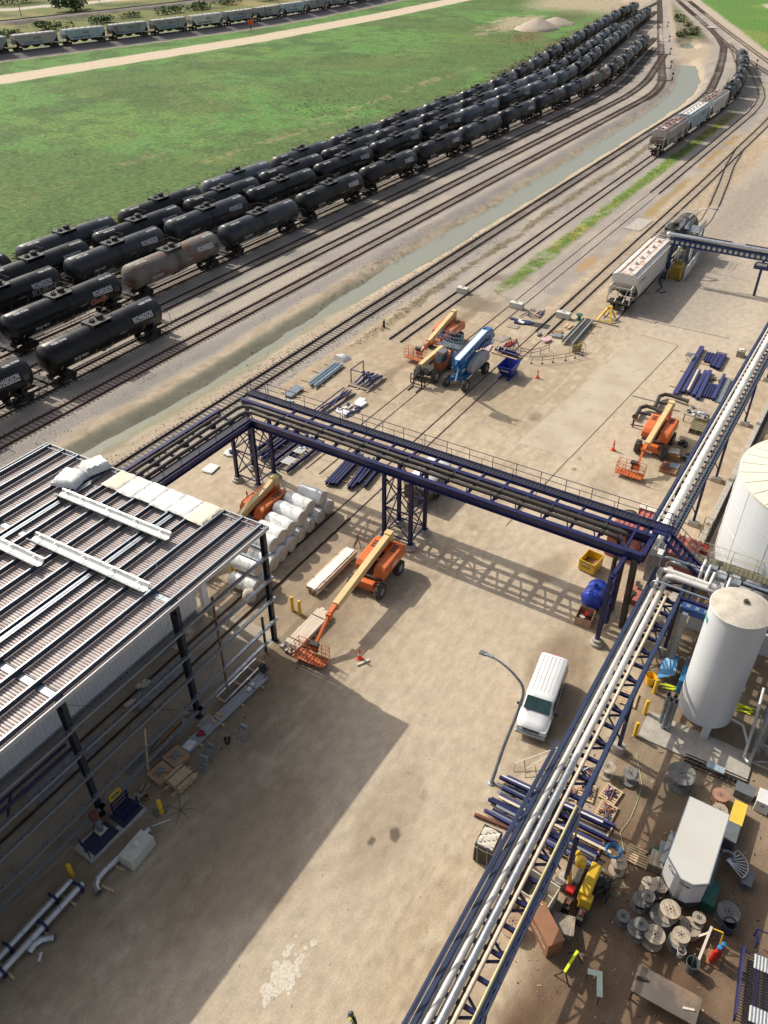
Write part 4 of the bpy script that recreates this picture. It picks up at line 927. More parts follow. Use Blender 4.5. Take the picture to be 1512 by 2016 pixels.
for y, mt in ((6.35, BLUE2),):
    m.bar((4, y, 5.75), (27.6, y, 5.75), .10, .20, mt); m.bar((4, y, 5.1), (27.6, y, 5.1), .08, .12, mt)
    for i in range(14): a = 4 + i * 1.68; m.bar((a, y, 5.1), (a + 1.68, y, 5.75), .07, .05, mt)
m.build('left_ladder_tray', R1, smooth=0)
m = W(R1); m.bar((4, 3.98, 5.45), (24.6, 3.98, 5.45), .06, .22, BLUE2); m.bar((4, 3.84, 4.9), (24.6, 3.84, 4.9), .10, .30, BLUE2)
for x in np.arange(5, 24, 1.5): m.bar((x, 3.98, 4.9), (x, 3.98, 5.5), .06, .06, BLUE2)
m.build('right_ladder_tray', R1, smooth=0)
m = W(R1); m.tube([(4, 4.1, 5.62), (24.6, 4.1, 5.62)], .055, mat('pale_yellow_pipe', (.52, .46, .22), (.42, .37, .18), scale=3, rough=.5), n=8); m.tube([(24.6, 4.1, 5.62), (24.7, 3.9, 5.4), (24.7, 3.8, 3.0)], .055, MC['pale_yellow_pipe'], n=8); m.build('yellow_line', R1)
for (x, y, z1) in [(33.4, 4.0, 4.2), (23.9, 3.6, 4.2), (42.8, 4.0, 4.2), (14.5, 4.0, 4.2), (33.4, 6.15, 4.2), (23.9, 6.15, 4.2), (42.6, 6.15, 4.2)]:
    m = W(R1); m.ibeam((x, y, .45), (x, y, z1), .22, .22, BLUE, .025); m.build('leg', R1, smooth=0)
    m = W(R1); m.lathe([(.38, -.05), (.38, .5), (.34, .54), (.02, .54)], (x, y, 0), CONC, n=20); m.build('footing', R1)
m = W(R1)
for x in (33.4, 23.9):
    m.bar((x, 4.0, 1.0), (x, 6.15, 4.2), .08, .08, BLUE); m.bar((x, 4.0, 2.5), (x - 1.2, 4.05, 4.2), .1, .1, BLUE); m.bar((x, 4.0, 2.5), (x + 1.2, 4.05, 4.2), .1, .1, BLUE)
for x in (41.2, 43.5): m.bar((x, 3.9, 1), (x + 2, 6.1, 4), .08, .08, BLUE); m.bar((x + 2, 3.9, 1), (x, 6.1, 4), .08, .08, BLUE); m.bar((x, 6.1, 1), (x + 2, 6.1, 4), .08, .08, BLUE)
m.build('knee_brace', R1, smooth=0)

R2 = thing('pipe_rack', 'far pipe rack with one thick white pipe beside the stored blue beams', 'pipe rack', (58.3, 6.2, 0))
rack_truss(R2, 47.6, 140, 7.95, 4.2, 5.0, BLUE2, 1.7); rack_truss(R2, 47.6, 140, 6.2, 4.2, 5.0, BLUE2, 1.7)
m = W(R2)
for i, x in enumerate(np.arange(48, 140, .95)): m.ibeam((x, 6.2, 4.75), (x, 7.95, 4.75), .13, .14, BLUE, .015)
m.build('cross_beam', R2, smooth=0)
m = W(R2); m.tube([(45.9, 6.8, 5.5), (46.6, 6.9, 5.52), (60, 7.0, 5.55), (140, 7.0, 5.6)], .30, mat('white_big_pipe', (.68, .66, .63), (.60, .58, .545), scale=1.2, rough=.5), n=20)
for x in np.arange(48, 138, 2.2): m.tube([(x - .02, 7.0, 5.56), (x + .02, 7.0, 5.56)], .318, SILW, n=20, cap=False)
m.build('thick_pipe', R2)
for y, r, mt, z in [(7.62, .10, SILW, 5.12), (6.55, .075, GALV, 5.05), (6.36, .085, SILV, 5.08)]:
    m = W(R2); m.tube([(47.2, y, z), (140, y, z)], r, mt, n=10); m.build('thin_pipe', R2)
m = W(R2)
for y in (6.42, 6.18): m.bar((49, y - .12, 5.22), (140, y - .12, 5.22), .02, .1, GALV)
for x in np.arange(49, 139, .42): m.box((x, 6.18, 5.2), (.05, .24, .03), GALV)
m.build('cable_tray', R2, smooth=0)
for x in (58.3, 65.8, 77.0, 87.7, 99, 110, 122):
    for y in (6.15, 7.95):
        m = W(R2); m.ibeam((x, y, .35), (x, y, 4.2), .2, .2, BLUE, .025); m.build('leg', R2, smooth=0)
    m = W(R2); m.box((x, 6.1, .18), (.8, .8, .4), CONC); m.build('footing', R2, smooth=0)
    m = W(R2); m.bar((x, 6.15, 3.1), (x - 1.3, 6.2, 4.3), .08, .08, BLUE); m.bar((x, 6.15, 3.1), (x + 1.3, 6.2, 4.3), .08, .08, BLUE); m.bar((x, 6.15, 1.0), (x, 7.95, 3.9), .07, .07, BLUE); m.build('knee_brace', R2, smooth=0)

# pipe run leaving to the right over the walkway, between the racks
R3 = thing('pipe_manifold', 'insulated silver pipes and valves running right between the tanks', 'pipework', (44.5, 3.0, 0))
for k, (x, z, y0, y1, r, mt) in enumerate([(44.25, 5.75, 5.8, -9, .17, SILW), (43.85, 5.7, 5.3, -2.2, .20, SILW), (45.6, 5.5, 5.6, 2.4, .16, SILV), (45.2, 6.05, 6.0, -9, .10, GALV), (43.0, 5.6, 6.0, -.6, .07, GALV)]):
    m = W(R3); m.tube([(x, y0 + .02, z - .8), (x, y0, z - .35), (x, y0 - .15, z - .08), (x, y0 - .5, z), (x, y1, z)], r, mt, n=12)
    for y in np.arange(y1 + .5, y0 - .6, 1.1): m.tube([(x, y - .015, z), (x, y + .015, z)], r + .014, mt, n=12, cap=False)
    m.build('pipe', R3)
for k, (x, y) in enumerate([(44.3, 2.6), (44.6, 1.6), (45.3, 3.4), (44.9, 3.0)]):
    m = W(R3); m.tube([(x - .5, y, 5.6), (x - .45, y, 6.15), (x - .2, y, 6.35), (x + .5, y, 6.35), (x + .7, y, 6.1), (x + .75, y, 5.5)], .10, SILW, n=10); m.build('pipe_bend', R3)
for k, (x, y) in enumerate([(45.0, 2.2), (44.9, 1.3), (45.6, 2.9)]):
    m = W(R3); m.box((x, y, 6.0), (.42, .7, .34), GALV); m.tube([(x, y - .4, 6.05), (x, y - .4, 6.6)], .06, DARK, n=8); m.lathe([(.2, 0), (.2, .04)], (x, y - .4, 6.6), DARK, n=14); m.build('valve', R3)
m = W(R3)
for x in (42.7, 46.4): m.ibeam((x, 4.0, 5.1), (x, -12, 5.1), .2, .3, BLUE, .03)
for y in np.arange(-11, 4, 1.6): m.ibeam((42.7, y, 5.05), (46.4, y, 5.05), .14, .18, BLUE2, .02)
m.build('support_beam', R3, smooth=0)
m = W(R3); m.box((47.4, -2.5, 5.15), (.9, 15, .05), mat('tan_grating', (.13, .12, .08), (.09, .08, .055), scale=5, rough=.7))
for y in np.arange(-10, 5, .3): m.box((47.4, y, 5.19), (.86, .05, .03), MC['tan_grating'])
m.build('catwalk', R3, smooth=0)
for x in (46.95, 47.85): railing(R3, [(x, 5, 5.15), (x, -10, 5.15)], post=1.5, mt=MC['pale_yellow_pipe'], r=.020)
m = W(R3); m.box((41.9, 1.6, 5.2), (.55, 4.2, .5), mat('blue_channel', (.018, .06, .20), (.014, .045, .15), scale=2, rough=.4)); 
for y in np.arange(0, 3.4, .55): m.box((41.9, y, 5.47), (.3, .25, .02), GALV)
m.build('channel_tray', R3, smooth=0)
for (x, y) in [(42.7, 3.7), (46.4, 3.7), (42.7, -4.5), (46.4, -4.5)]:
    m = W(R3); m.ibeam((x, y, .1), (x, y, 5), .2, .2, BLUE, .025); m.build('leg', R3, smooth=0)
m = W(R3)
for x, y in [(42.0, 3.6), (41.4, 3.3)]: m.box((x, y, 2.6), (.25, .35, 5.2), GALVD); m.build('duct', R3, smooth=0) if (x, y) == (41.4, 3.3) else None

# ------------------------------------------------------------------ open steel building
B = thing('steel_building', 'long steel building under construction with open side and exposed roof purlins', 'building', (30, 27.1, 0))
Yf, Yb, XE, XW = 27.1, 47.5, 30.0, -22.0
def zr(y): return 9.75 - (y - Yf) * (9.75 - 9.0) / (Yb - Yf)
# liner panel deck with real ribs across the slope
m = W(B); xs = []; x = XW
vs = []; fs = []; mi = []
prof = []
while x < XE - .02:
    prof += [(x, 0), (x + .02, .025), (x + .09, .025), (x + .11, 0)]; x += .18
prof.append((XE, 0)); k = len(prof)
for (px_, pz) in prof: vs.append((px_, Yf + .1, zr(Yf) - .13 + pz)); vs.append((px_, Yb - .1, zr(Yb) - .13 + pz))
for i in range(k - 1):
    m.add([vs[2*i], vs[2*i+2], vs[2*i+3], vs[2*i+1]], [(0, 1, 2, 3)], PINK if (i % 4) in (0, 1, 2) else BRN)
m.build('roof_deck', B, smooth=0)
NP = 14
for i in range(NP):
    y = Yf + .35 + (Yb - Yf - .7) * i / (NP - 1); z = zr(y)
    m = W(B); m.box(((XE + XW) / 2, y, z + .26), (XE - XW, .10, .012), GALV); m.box(((XE + XW) / 2, y - .045, z + .10), (XE - XW, .010, .33), PURL); m.box(((XE + XW) / 2, y + .04, z + .175), (XE - XW, .008, .03), GALV) if 0 else 0; m.box(((XE + XW) / 2, y + .03, z - .02), (XE - XW, .07, .01), GALV)
    if i in (4, 9): m.box(((XE + XW) / 2, y - .25, z + .1), (XE - XW - 2, .16, .10), GALV); m.box(((XE + XW) / 2, y - .42, z + .1), (XE - XW - 4, .10, .06), GALV)
    m.build('purlin', B, smooth=0)
m = W(B)
for x in (22, 14, 6, -2, -10): m.box((x, (Yf + Yb) / 2, (zr(Yf) + zr(Yb)) / 2 - .08), (.34, .01, .01), DKCOL)
for x in (22, 14, 6, -2, -10):
    m.bar((x, Yf, zr(Yf) - .08), (x, Yb, zr(Yb) - .08), .36, .04, GALV); m.bar((x + .22, Yf + .2, zr(Yf) - .03), (x + .22, Yb, zr(Yb) - .03), .05, .06, DKCOL)
    m.ibeam((x, Yf, zr(Yf) - .55), (x, Yb, zr(Yb) - .55), .25, .7, DKCOL, .03)
m.build('rafter', B, smooth=0)
m = W(B)
m.bar((XW, Yf - .06, zr(Yf) + .0), (XE + .1, Yf - .06, zr(Yf) + .0), .08, .26, TRIM); m.bar((XE + .08, Yf - .1, zr(Yf) + .02), (XE + .08, Yb + .1, zr(Yb) + .02), .08, .22, TRIM); m.bar((XE + .1, Yb + .06, zr(Yb) + .05), (XW, Yb + .06, zr(Yb) + .05), .08, .28, TRIM)
m.bar((XE - .35, Yf, zr(Yf) + .12), (XE - .35, Yb, zr(Yb) + .12), .05, .10, GALV)
for i in range(15): y = Yf + (Yb - Yf) * i / 14; m.bar((XE - .35, y, zr(y) + .12), (XE + .05, y, zr(y) + .12), .06, .08, GALV)
m.build('roof_edge_trim', B, smooth=0)
def taper_col(m, x, y, z1, w0, w1, mt=DKCOL):
    a = .03
    for (dy0, dy1) in (((0, .03)), ):
        pass
    m.add([(x - .13, y, 0), (x + .13, y, 0), (x + .13, y, z1), (x - .13, y, z1), (x - .13, y + .035, 0), (x + .13, y + .035, 0), (x + .13, y + .035, z1), (x - .13, y + .035, z1)], [(0, 1, 2, 3), (4, 5, 6, 7), (0, 1, 5, 4), (3, 2, 6, 7), (0, 3, 7, 4), (1, 2, 6, 5)], mt)
    m.add([(x - .13, y + w0, 0), (x + .13, y + w0, 0), (x + .13, y + w1, z1), (x - .13, y + w1, z1), (x - .13, y + w0 + .035, 0), (x + .13, y + w0 + .035, 0), (x + .13, y + w1 + .035, z1), (x - .13, y + w1 + .035, z1)], [(0, 1, 2, 3), (4, 5, 6, 7), (0, 1, 5, 4), (3, 2, 6, 7), (0, 3, 7, 4), (1, 2, 6, 5)], mt)
    m.add([(x - .012, y, 0), (x - .012, y + w0, 0), (x - .012, y + w1, z1), (x - .012, y, z1), (x + .012, y, 0), (x + .012, y + w0, 0), (x + .012, y + w1, z1), (x + .012, y, z1)], [(0, 1, 2, 3), (4, 5, 6, 7), (0, 3, 7, 4), (1, 2, 6, 5)], mt)
for x in (29.75, 22, 14, 6, -2, -10):
    m = W(B); taper_col(m, x, Yf, zr(Yf) - .25, .28, .62 if x < 29 else .34); m.box((x, Yf + .15, .02), (.4, .5, .04), DKCOL); m.build('column', B, smooth=0)
m = W(B); m.ibeam((29.8, 33.6, 0), (29.8, 33.6, zr(33.6) - .3), .3, .3, DKCOL, .03); m.build('column', B, smooth=0)
m = W(B); m.ibeam((29.8, 40.4, 0), (29.8, 40.4, zr(40.4) - .3), .3, .3, DKCOL, .03); m.build('column', B, smooth=0)
for x0, x1, zs in ((22, 29.75, (7.9, 5.9, 4.1, 2.2, .95)), (14, 22, (7.8, 5.8, 4.0, 2.1, .95)), (-22, 14, (7.7, 5.75, 3.9, 2.0, .95))):
    for z in zs:
        if x0 == 22 and z == .95: x1 = 28.6
        m = W(B); m.box(((x0 + x1) / 2, Yf - .13, z), (x1 - x0 + .35, .20, .012), GALV); m.box(((x0 + x1) / 2, Yf - .03, z - .03), (x1 - x0 + .35, .01, .06), GALVD); m.box(((x0 + x1) / 2, Yf - .23, z - .07), (x1 - x0 + .35, .01, .14), GALVD); m.build('girt', B, smooth=0)
for z in (7.9, 6.7): 
    m = W(B); m.box((29.9, 30.3, z), (.16, 6.2, .12), GALV); m.build('girt', B, smooth=0)
m = W(B); m.box((28.6, Yf, 1.6), (.14, .12, 3.2), DKCOL); m.build('door_post', B, smooth=0)
m = W(B); m.bar((24.7, Yf + .1, 0), (24.75, Yf + .15, 8.0), .10, .10, mat('rusty_post', (.20, .10, .06), (.14, .075, .05), scale=3, rough=.8)); m.build('temporary_post', B, smooth=0)
m = W(B); m.bar((24.75, 30, 8), (24.75, 30, 9.2), .12, .12, DKCOL) ; m.bar((17.3, Yf - .2, .1), (17.9, Yf - .1, 3.4), .09, .09, WOOD); m.build('timber_prop', B, smooth=0)
m = W(B)
for a, b in [((29.6, Yf + .3, 9.3), (22.1, Yf + .3, .3)), ((22, Yf + .3, 9.2), (14.1, Yf + .3, .4)), ((14, Yf + .3, 9.2), (22, Yf + .3, .4))]: m.tube([a, b], .012, DARK, n=4)
m.build('brace_rod', B)
# inner wall of white ribbed panels
m = W(B); x = XW
while x < 28.9:
    m.add([(x, 33.75, .25), (x + .26, 33.75, .25), (x + .26, 33.75, zr(33.7) - .35), (x, 33.75, zr(33.7) - .35)], [(0, 1, 2, 3)], WPANEL)
    m.add([(x + .26, 33.75, .25), (x + .28, 33.79, .25), (x + .28, 33.79, zr(33.7) - .35), (x + .26, 33.75, zr(33.7) - .35)], [(0, 1, 2, 3)], WPANEL); m.add([(x + .28, 33.79, .25), (x + .31, 33.75, .25), (x + .31, 33.75, zr(33.7) - .35), (x + .28, 33.79, zr(33.7) - .35)], [(0, 1, 2, 3)], WPANEL); x += .31
m.build('inner_wall', B, smooth=0)
m = W(B); m.box((3.4, 33.70, .14), (51, .18, .28), GALV); m.build('wall_base_channel', B, smooth=0)
m = W(B); m.box((29.6, 33.4, 4.5), (.5, .35, 9.0), WPANEL); m.build('corner_pilaster', B, smooth=0)
m = W(B); m.box((4, 30.45, -.055), (52.4, 6.6, .15), mat('building_floor', (.36, .31, .24), (.28, .235, .18), scale=.6, rough=.9, c3=(.2, .16, .12), c3t=.6)); m.build('floor_slab', B, smooth=0)
m = W(B)
for x0, x1 in ((20.4, 25.6), (12.5, 17.5), (1, 9)):
    m = W(B)
    for k in range(6): m.box(((x0 + x1) / 2, 30.72 + k * .2, .05), (x1 - x0, .21 if k < 5 else .16, .04), GALVD)
    m.build('floor_grating', B, smooth=0)
# navy pipes hanging inside the near bay
for dy, z in ((.55, 5.7), (1.25, 5.4)):
    m = W(B); m.tube([(14, Yf + dy, z), (-6, Yf + dy, z)], .09, BLUE, n=8)
    for x in (4.2, 7.4, 10.6): m.tube([(x, Yf + dy, z), (x - .5, Yf + dy - .35, z - .25), (x - .9, Yf + dy - .7, z - .5)], .085, BLUE, n=8) if dy > 1 else None
    m.build('navy_pipe', B)
# insulation batts on the roof edge, loose blankets, panel bundles
def blanket(x0, x1, y0, y1, z, mt, name, label, group=None, h=.14, amp=.06, rz=0):
    nx_, ny_ = 12, 8; vs = []; fs = []
    rnd = random.Random(int(x0 * 100 + y0 * 10))
    cx, cy = (x0 + x1) / 2, (y0 + y1) / 2
    for s in (0, 1):
        for i in range(nx_ + 1):
            for j in range(ny_ + 1):
                u, v = i / nx_, j / ny_; e = min(u, 1 - u, v, 1 - v); up_ = min(1, e * 11 + .35)
                x_ = (x0 + (x1 - x0) * u - cx) + (rnd.uniform(-.03, .03)); y_ = (y0 + (y1 - y0) * v - cy) + rnd.uniform(-.03, .03)
                vs.append((x_, y_, (h * up_ + rnd.uniform(0, amp) * up_) if s else 0))
    N = (nx_ + 1) * (ny_ + 1)
    for i in range(nx_):
        for j in range(ny_):
            a = i * (ny_ + 1) + j; fs.append((N + a, N + a + ny_ + 1, N + a + ny_ + 2, N + a + 1)); fs.append((a, a + 1, a + ny_ + 2, a + ny_ + 1))
    rim = [i * (ny_ + 1) for i in range(nx_ + 1)] + [nx_ * (ny_ + 1) + j for j in range(1, ny_ + 1)] + [i * (ny_ + 1) + ny_ for i in range(nx_ - 1, -1, -1)] + [j for j in range(ny_ - 1, 0, -1)]
    for a, b in zip(rim, rim[1:] + rim[:1]): fs.append((a, b, N + b, N + a))
    m = MB(); m.add(vs, fs, mt); o = m.build(name, loc=(cx, cy, z), rz=rz, smooth=60); tag(o, label, name.replace('_', ' '), group); return o
ys = [Yf + .35 + (Yb - Yf - .7) * i / (NP - 1) for i in range(NP)]
for k in range(6):
    i = k + 2; blanket(27.9 + (.12 if k % 2 else 0), 29.95, ys[i] + .02, ys[i + 1] + .06, zr(ys[i]) + .24 + .01 * (k % 2), INSULC if k in (0, 5) else INSUL, 'insulation_batt', f'{"cream" if k in (0, 5) else "white"} insulation batt, {ORD[k]} from the right in the strip along the roof end', 'insulation batts on the roof', h=.10, amp=.05)
blanket(26.5, 28.3, 41.0, 42.9, 9.45, INSUL, 'insulation_blanket', 'rumpled white insulation blanket lying left of the batt strip on the roof', h=.42, amp=.12, rz=.3)
blanket(28.4, 30.1, 40.8, 42.3, 9.55, INSUL, 'insulation_blanket', 'folded white insulation blanket at the upper end of the batt strip', h=.46, amp=.12, rz=-.3)
def trough(y0, y1, x, label):
    t = thing('gutter_bundle', label, 'gutter', (x, (y0 + y1) / 2, zr((y0 + y1) / 2) + .22), 0, 'gutter bundles on the roof')
    sl = (zr(y1) - zr(y0)) / (y1 - y0); m = MB(); L = y1 - y0
    for q in range(3):
        prof = [(.32 * math.cos(a), .26 * math.sin(a) + .27 + q * .035) for a in [math.radians(v) for v in range(180, 361, 20)]]; prof = [(-.40, .30 + q * .035)] + prof + [(.40, .30 + q * .035)]
        vs = [(p[0], s * L / 2, p[1] + sl * s * L / 2) for s in (-1, 1) for p in prof]; n_ = len(prof); m.add(vs, [(i, i + 1, n_ + i + 1, n_ + i) for i in range(n_ - 1)], GUT)
    m.build('gutter_section', t)
    for f in (-.42, -.2, .05, .3, .45):
        m = MB(); m.lathe([(.335, -.05), (.345, 0), (.335, .05)], (0, f * L, .30 + sl * f * L), WHITE, n=20, axis='Y', cap=False); m.v = [(v[0], v[1], min(v[2], .34 + sl * f * L)) for v in m.v]; m.build('packing_strap', t)
    return t
trough(31.4, 41.2, 25.8, 'silver gutter bundle nearest the white batts on the roof'); trough(29.1, 38.8, 21.7, 'long silver gutter bundle nearest the building corner'); trough(36.2, 46.0, 20.2, 'dusty gutter bundle cut off by the left edge of the photo')
for k, pts in enumerate([[(23.5, 30, 9.9), (23.9, 30.5, 10.05), (23.4, 31.1, 9.9), (24.2, 31.3, 9.95), (23.8, 32.2, 9.9), (24.6, 32.6, 9.9), (24.2, 33.6, 9.95)], [(21.5, 28.0, 9.95), (21.8, 27.8, 10.1), (22.5, 27.6, 9.9), (23.1, 27.7, 9.95), (23.3, 28.4, 9.9)]]):
    m = MB(); m.tube(pts, .014, GALVD, n=4); tag(m.build('wire_loop'), ['thin loose wire curling on the roof beside the long gutter bundle', 'thin loose wire on the roof edge above the middle column'][k], 'wire')
# spare members lying in the shed
for k, (a, b, w_, mt) in enumerate([((27.2, 33.0, .1), (24.6, 33.0, .1), .07, GALV), ((27.4, 32.8, .1), (24.4, 32.75, .1), .06, GALV)]):
    m = MB(); m.bar(a, b, w_, w_, mt); tag(m.build('metal_stud', smooth=0), ['galvanised stud on the shed floor touching the inner wall', 'galvanised stud on the shed floor a step off the inner wall'][k], 'stud')

# ------------------------------------------------------------------ machines (local +x points to the basket or forks)
def wheel(parent, x, y, r, wd, tyre=TYRE, rim=LGREY, lug=True):
    m = MB(); m.lathe([(r * .55, -wd / 2), (r * .92, -wd / 2), (r, -wd * .32), (r, wd * .32), (r * .92, wd / 2), (r * .55, wd / 2), (r * .55, -wd / 2)], (x, y, r), tyre, n=28, axis='Y')
    if lug:
        for i in range(20):
            a = 2 * PI * i / 20; s = 1 if i % 2 else -1
            m.box((x + r * math.cos(a), y + s * wd * .22, r + r * math.sin(a)), (.10, wd * .55, .11), tyre, ry=-a, rz=0)
    o = m.build('wheel', parent)
    m = MB(); m.lathe([(.02, -wd * .36), (r * .30, -wd * .42), (r * .50, -wd * .30), (r * .56, -wd * .46), (r * .56, wd * .46), (r * .50, wd * .30), (r * .30, wd * .42), (.02, wd * .36)], (x, y, r), rim, n=20, axis='Y'); m.build('rim', o)
    return o
def basket(parent, x, z, mt, L=2.4, D=.95, y=0, floor=None, panel=True):
    m = MB(); f = floor or mt; m.box((x, y, z), (D, L, .06), f)
    for i in range(9): m.box((x, y - L / 2 + L * (i + .5) / 9, z + .04), (D, .03, .02), DARK)
    o = m.build('basket_floor', parent, smooth=0); m = MB(); r = .024
    c = [(x - D/2, y - L/2), (x + D/2, y - L/2), (x + D/2, y + L/2), (x - D/2, y + L/2)]
    for zz in (z + .35, z + .72, z + 1.1): m.tube([(*p, zz) for p in c + c[:1]], r, mt, n=5)
    for (a, b) in zip(c, c[1:] + c[:1]):
        k = 4 if abs(a[1] - b[1]) > .1 else 2
        for i in range(k): m.tube([(a[0] + (b[0] - a[0]) * i / k, a[1] + (b[1] - a[1]) * i / k, z), (a[0] + (b[0] - a[0]) * i / k, a[1] + (b[1] - a[1]) * i / k, z + 1.1)], r, mt, n=5)
    m.build('basket_rail', parent)
    if panel:
        m = MB(); m.box((x - D * .42, y + .1, z + .98), (.3, .62, .3), DARK, ry=.3); m.box((x - D * .45, y + .1, z + .55), (.14, .4, .6), DARK); m.build('control_panel', parent)
    return o
def boom_lift(name, label, loc, rz, paint, boomc, tip=(-9, 0, 2.0), rear=(2.2, 0, 2.9), jib_end=(0, 0, 1.0), bz=.35, lowered=True, bx=10, by=0, group='orange boom lifts'):
    t = thing(name, label, 'boom lift', loc, rz, group)
    m = MB(); m.box((0, 0, .78), (3.0, 1.1, .5), paint); 
    for s in (-1, 1): m.box((s * 1.45, 0, .62), (.5, 2.1, .28), paint); m.box((s * 1.45, 0, .95), (.62, 1.5, .34), paint, taper=.85)
    m.build('chassis', t, smooth=0, bevel=.03)
    m = MB(); m.lathe([(.62, 1.0), (.62, 1.2)], (0, 0, 0), DARK, n=20); m.box((-.45, 0, 1.28), (3.3, 2.1, .16), DARK); m.build('turntable', t, smooth=0)
    for sx in (-1, 1):
        for sy in (-1, 1): wheel(t, sx * 1.5, sy * 1.15, .58, .46, MUD)
    # hoods either side of the boom
    for s, (x0, x1, w, h) in ((1, (-2.5, 1.1, .92, 1.05)), (-1, (-2.5, .95, .88, .95))):
        m = MB(); y0 = s * .36; y1 = s * (.36 + w)
        pr_ = [(x0, 1.3), (x0, 1.95), (x0 + .35, 1.3 + h), (x1 - .35, 1.3 + h * .96), (x1, 1.3 + h * .6), (x1, 1.3)]
        m.prism(pr_, min(y0, y1), max(y0, y1), paint, axis='Y'); o = m.build('hood', t, smooth=0, bevel=.09)
        m = MB(); m.box((-.6, y1 + s * .012, 1.75), (.9, .02, .22), WHITE); 
        for q in (-.3, .0, .3): m.box((-1.4 + q, (y0 + y1) / 2, 1.3 + h + .015), (.16, .4, .02), DARK)
        m.build('decal', o, smooth=0)
    m = MB(); m.box((-2.3, 0, 1.65), (.6, 2.3, .8), paint); m.build('counterweight', t, smooth=0, bevel=.06)
    # boom
    R_, T_ = Vector(rear), Vector(tip); d = (T_ - R_); L = d.length; d.normalize()
    m = MB(); m.bar(R_, R_ + d * L * .90, .46, .54, boomc); m.build('boom', t, smooth=0, bevel=.02)
    m = MB(); m.bar(R_ + d * .4 + Vector((0, -.0, -.36)), R_ + d * L * .90 + Vector((0, 0, -.30)), .36, .12, paint); m.tube([R_ + d * 1 + Vector((0, -.28, -.1)), R_ + d * L * .85 + Vector((0, -.28, -.1))], .035, DARK, n=6); m.build('hose_carrier', t, smooth=0)
    m = MB(); m.bar(R_ + d * L * .88, T_, .30, .36, boomc if not lowered else paint); m.build('fly_boom', t, smooth=0, bevel=.02)
    m = MB(); m.box(R_ + Vector((-.05, 0, .0)), (.55, .56, .72), boomc); m.box(R_ + Vector((.05, 0, -.75)), (.8, .5, 1.2), paint); m.tube([(-.9, 0, 1.4), R_ + d * 2.6 + Vector((0, 0, -.2))], .10, GALV, n=10); m.build('boom_pivot', t, smooth=0)
    J = Vector(jib_end); m = MB(); m.bar(T_, J, .17, .2, paint); m.bar(T_ + Vector((0, 0, -.3)), J + Vector((0, 0, -.22)), .1, .1, paint); m.box(T_ + Vector((0, 0, -.15)), (.4, .34, .55), paint); m.box(J, (.3, .5, .5), paint); m.build('jib', t, smooth=0)
    basket(t, bx, bz, paint, y=by)
    return t
boom_lift('boom_lift', 'orange boom lift with its long cream boom stretched to a basket by the building corner', (38.7, 24.6, 0), PI + .07, ORANGE, TAN, tip=(6.7, 0, 2.2), rear=(-2.0, 0, 2.85), jib_end=(8.75, .0, .95), bx=9.25, bz=.35)
boom_lift('boom_lift', 'orange boom lift on the open pavement next to the dark elbow ducts', (68.2, 12.4, 0), PI, ORANGE, TAN, tip=(4.3, 0, 2.1), rear=(-3.4, 0, 2.9), jib_end=(5.6, 0, .95), bx=6.0, bz=.35, by=-.4)
boom_lift('boom_lift', 'faded orange boom lift parked behind the telehandler with its basket down left', (77.4, 39.6, 0), PI, ORFADE, TAN, tip=(4.6, 0, 1.7), rear=(-1.8, 0, 3.1), jib_end=(5.4, -.3, 1.0), bx=5.8, bz=.5, by=-.6)
boom_lift('boom_lift', 'bright orange boom lift half hidden behind the wrapped insulation rolls', (39.6, 36.4, 0), PI, ORANGE, TAN, tip=(5.5, 0, 1.6), rear=(-2.2, 0, 3.0), jib_end=(7, 0, .9), bx=7.4, bz=.35)

# big blue lift
t = thing('boom_lift', 'large blue boom lift with grey hood and its basket raised high', 'boom lift', (71.0, 33.6, 0), PI)
m = MB(); m.box((0, 0, .95), (3.6, 1.3, .55), GBLUE); m.prism([(-.4, 1.2), (.9, 1.2), (.9, 1.6), (-.4, 1.6)], -1.1, 1.1, GBLUE, axis='Y')
for s in (-1, 1):
    m.bar((s * 1.6, -.4, .8), (s * 2.3, -1.1, .7), .34, .4, GBLUE); m.bar((s * 1.6, .4, .8), (s * 2.3, 1.1, .7), .34, .4, GBLUE)
m.build('chassis', t, smooth=0, bevel=.03)
for sx in (-1, 1):
    for sy in (-1, 1): wheel(t, sx * 2.35, sy * 1.12, .62, .46)
m = MB(); m.prism([(-3.0, 1.35), (-3.15, 1.9), (-2.6, 2.6), (-1.2, 2.85), (.6, 2.5), (1.2, 1.9), (1.0, 1.35)], .45, 1.25, LGREY, axis='Y'); m.build('hood', t, smooth=0, bevel=.16)
m = MB(); m.prism([(-3.0, 1.35), (-3.15, 1.9), (-2.6, 2.5), (-1.2, 2.6), (.6, 2.4), (1.2, 1.9), (1.0, 1.35)], -1.25, -.45, LGREY, axis='Y'); m.build('hood', t, smooth=0, bevel=.16)
m = MB(); m.prism([(-1.6, 1.3), (1.9, 1.3), (2.4, 2.2), (1.6, 2.8), (-1.6, 2.6)], -.42, .42, GBLUE, axis='Y'); m.build('turret', t, smooth=0, bevel=.05)
m = MB()
for s in (-1, 1): m.prism([(2.5, 2.75), (2.4, 3.35), (-3.9, 4.15), (-4.9, 4.05), (-5.5, 3.4), (-5.35, 2.7), (-4.6, 2.2), (-3.4, 2.35), (-1.8, 2.95)], s * .36 - .05, s * .36 + .05, GBLUE, axis='Y')
m.bar((2.5, 0, 3.1), (-5.0, 0, 3.85), .6, .42, GBLUE); m.build('main_boom', t, smooth=0)
m = MB(); m.bar((2.5, 0, 3.30), (-3.9, 0, 4.12), .66, .06, mat('pale_boom_top', (.62, .68, .74), (.52, .60, .68), scale=2, rough=.5)); m.build('boom_top_plate', t, smooth=0)
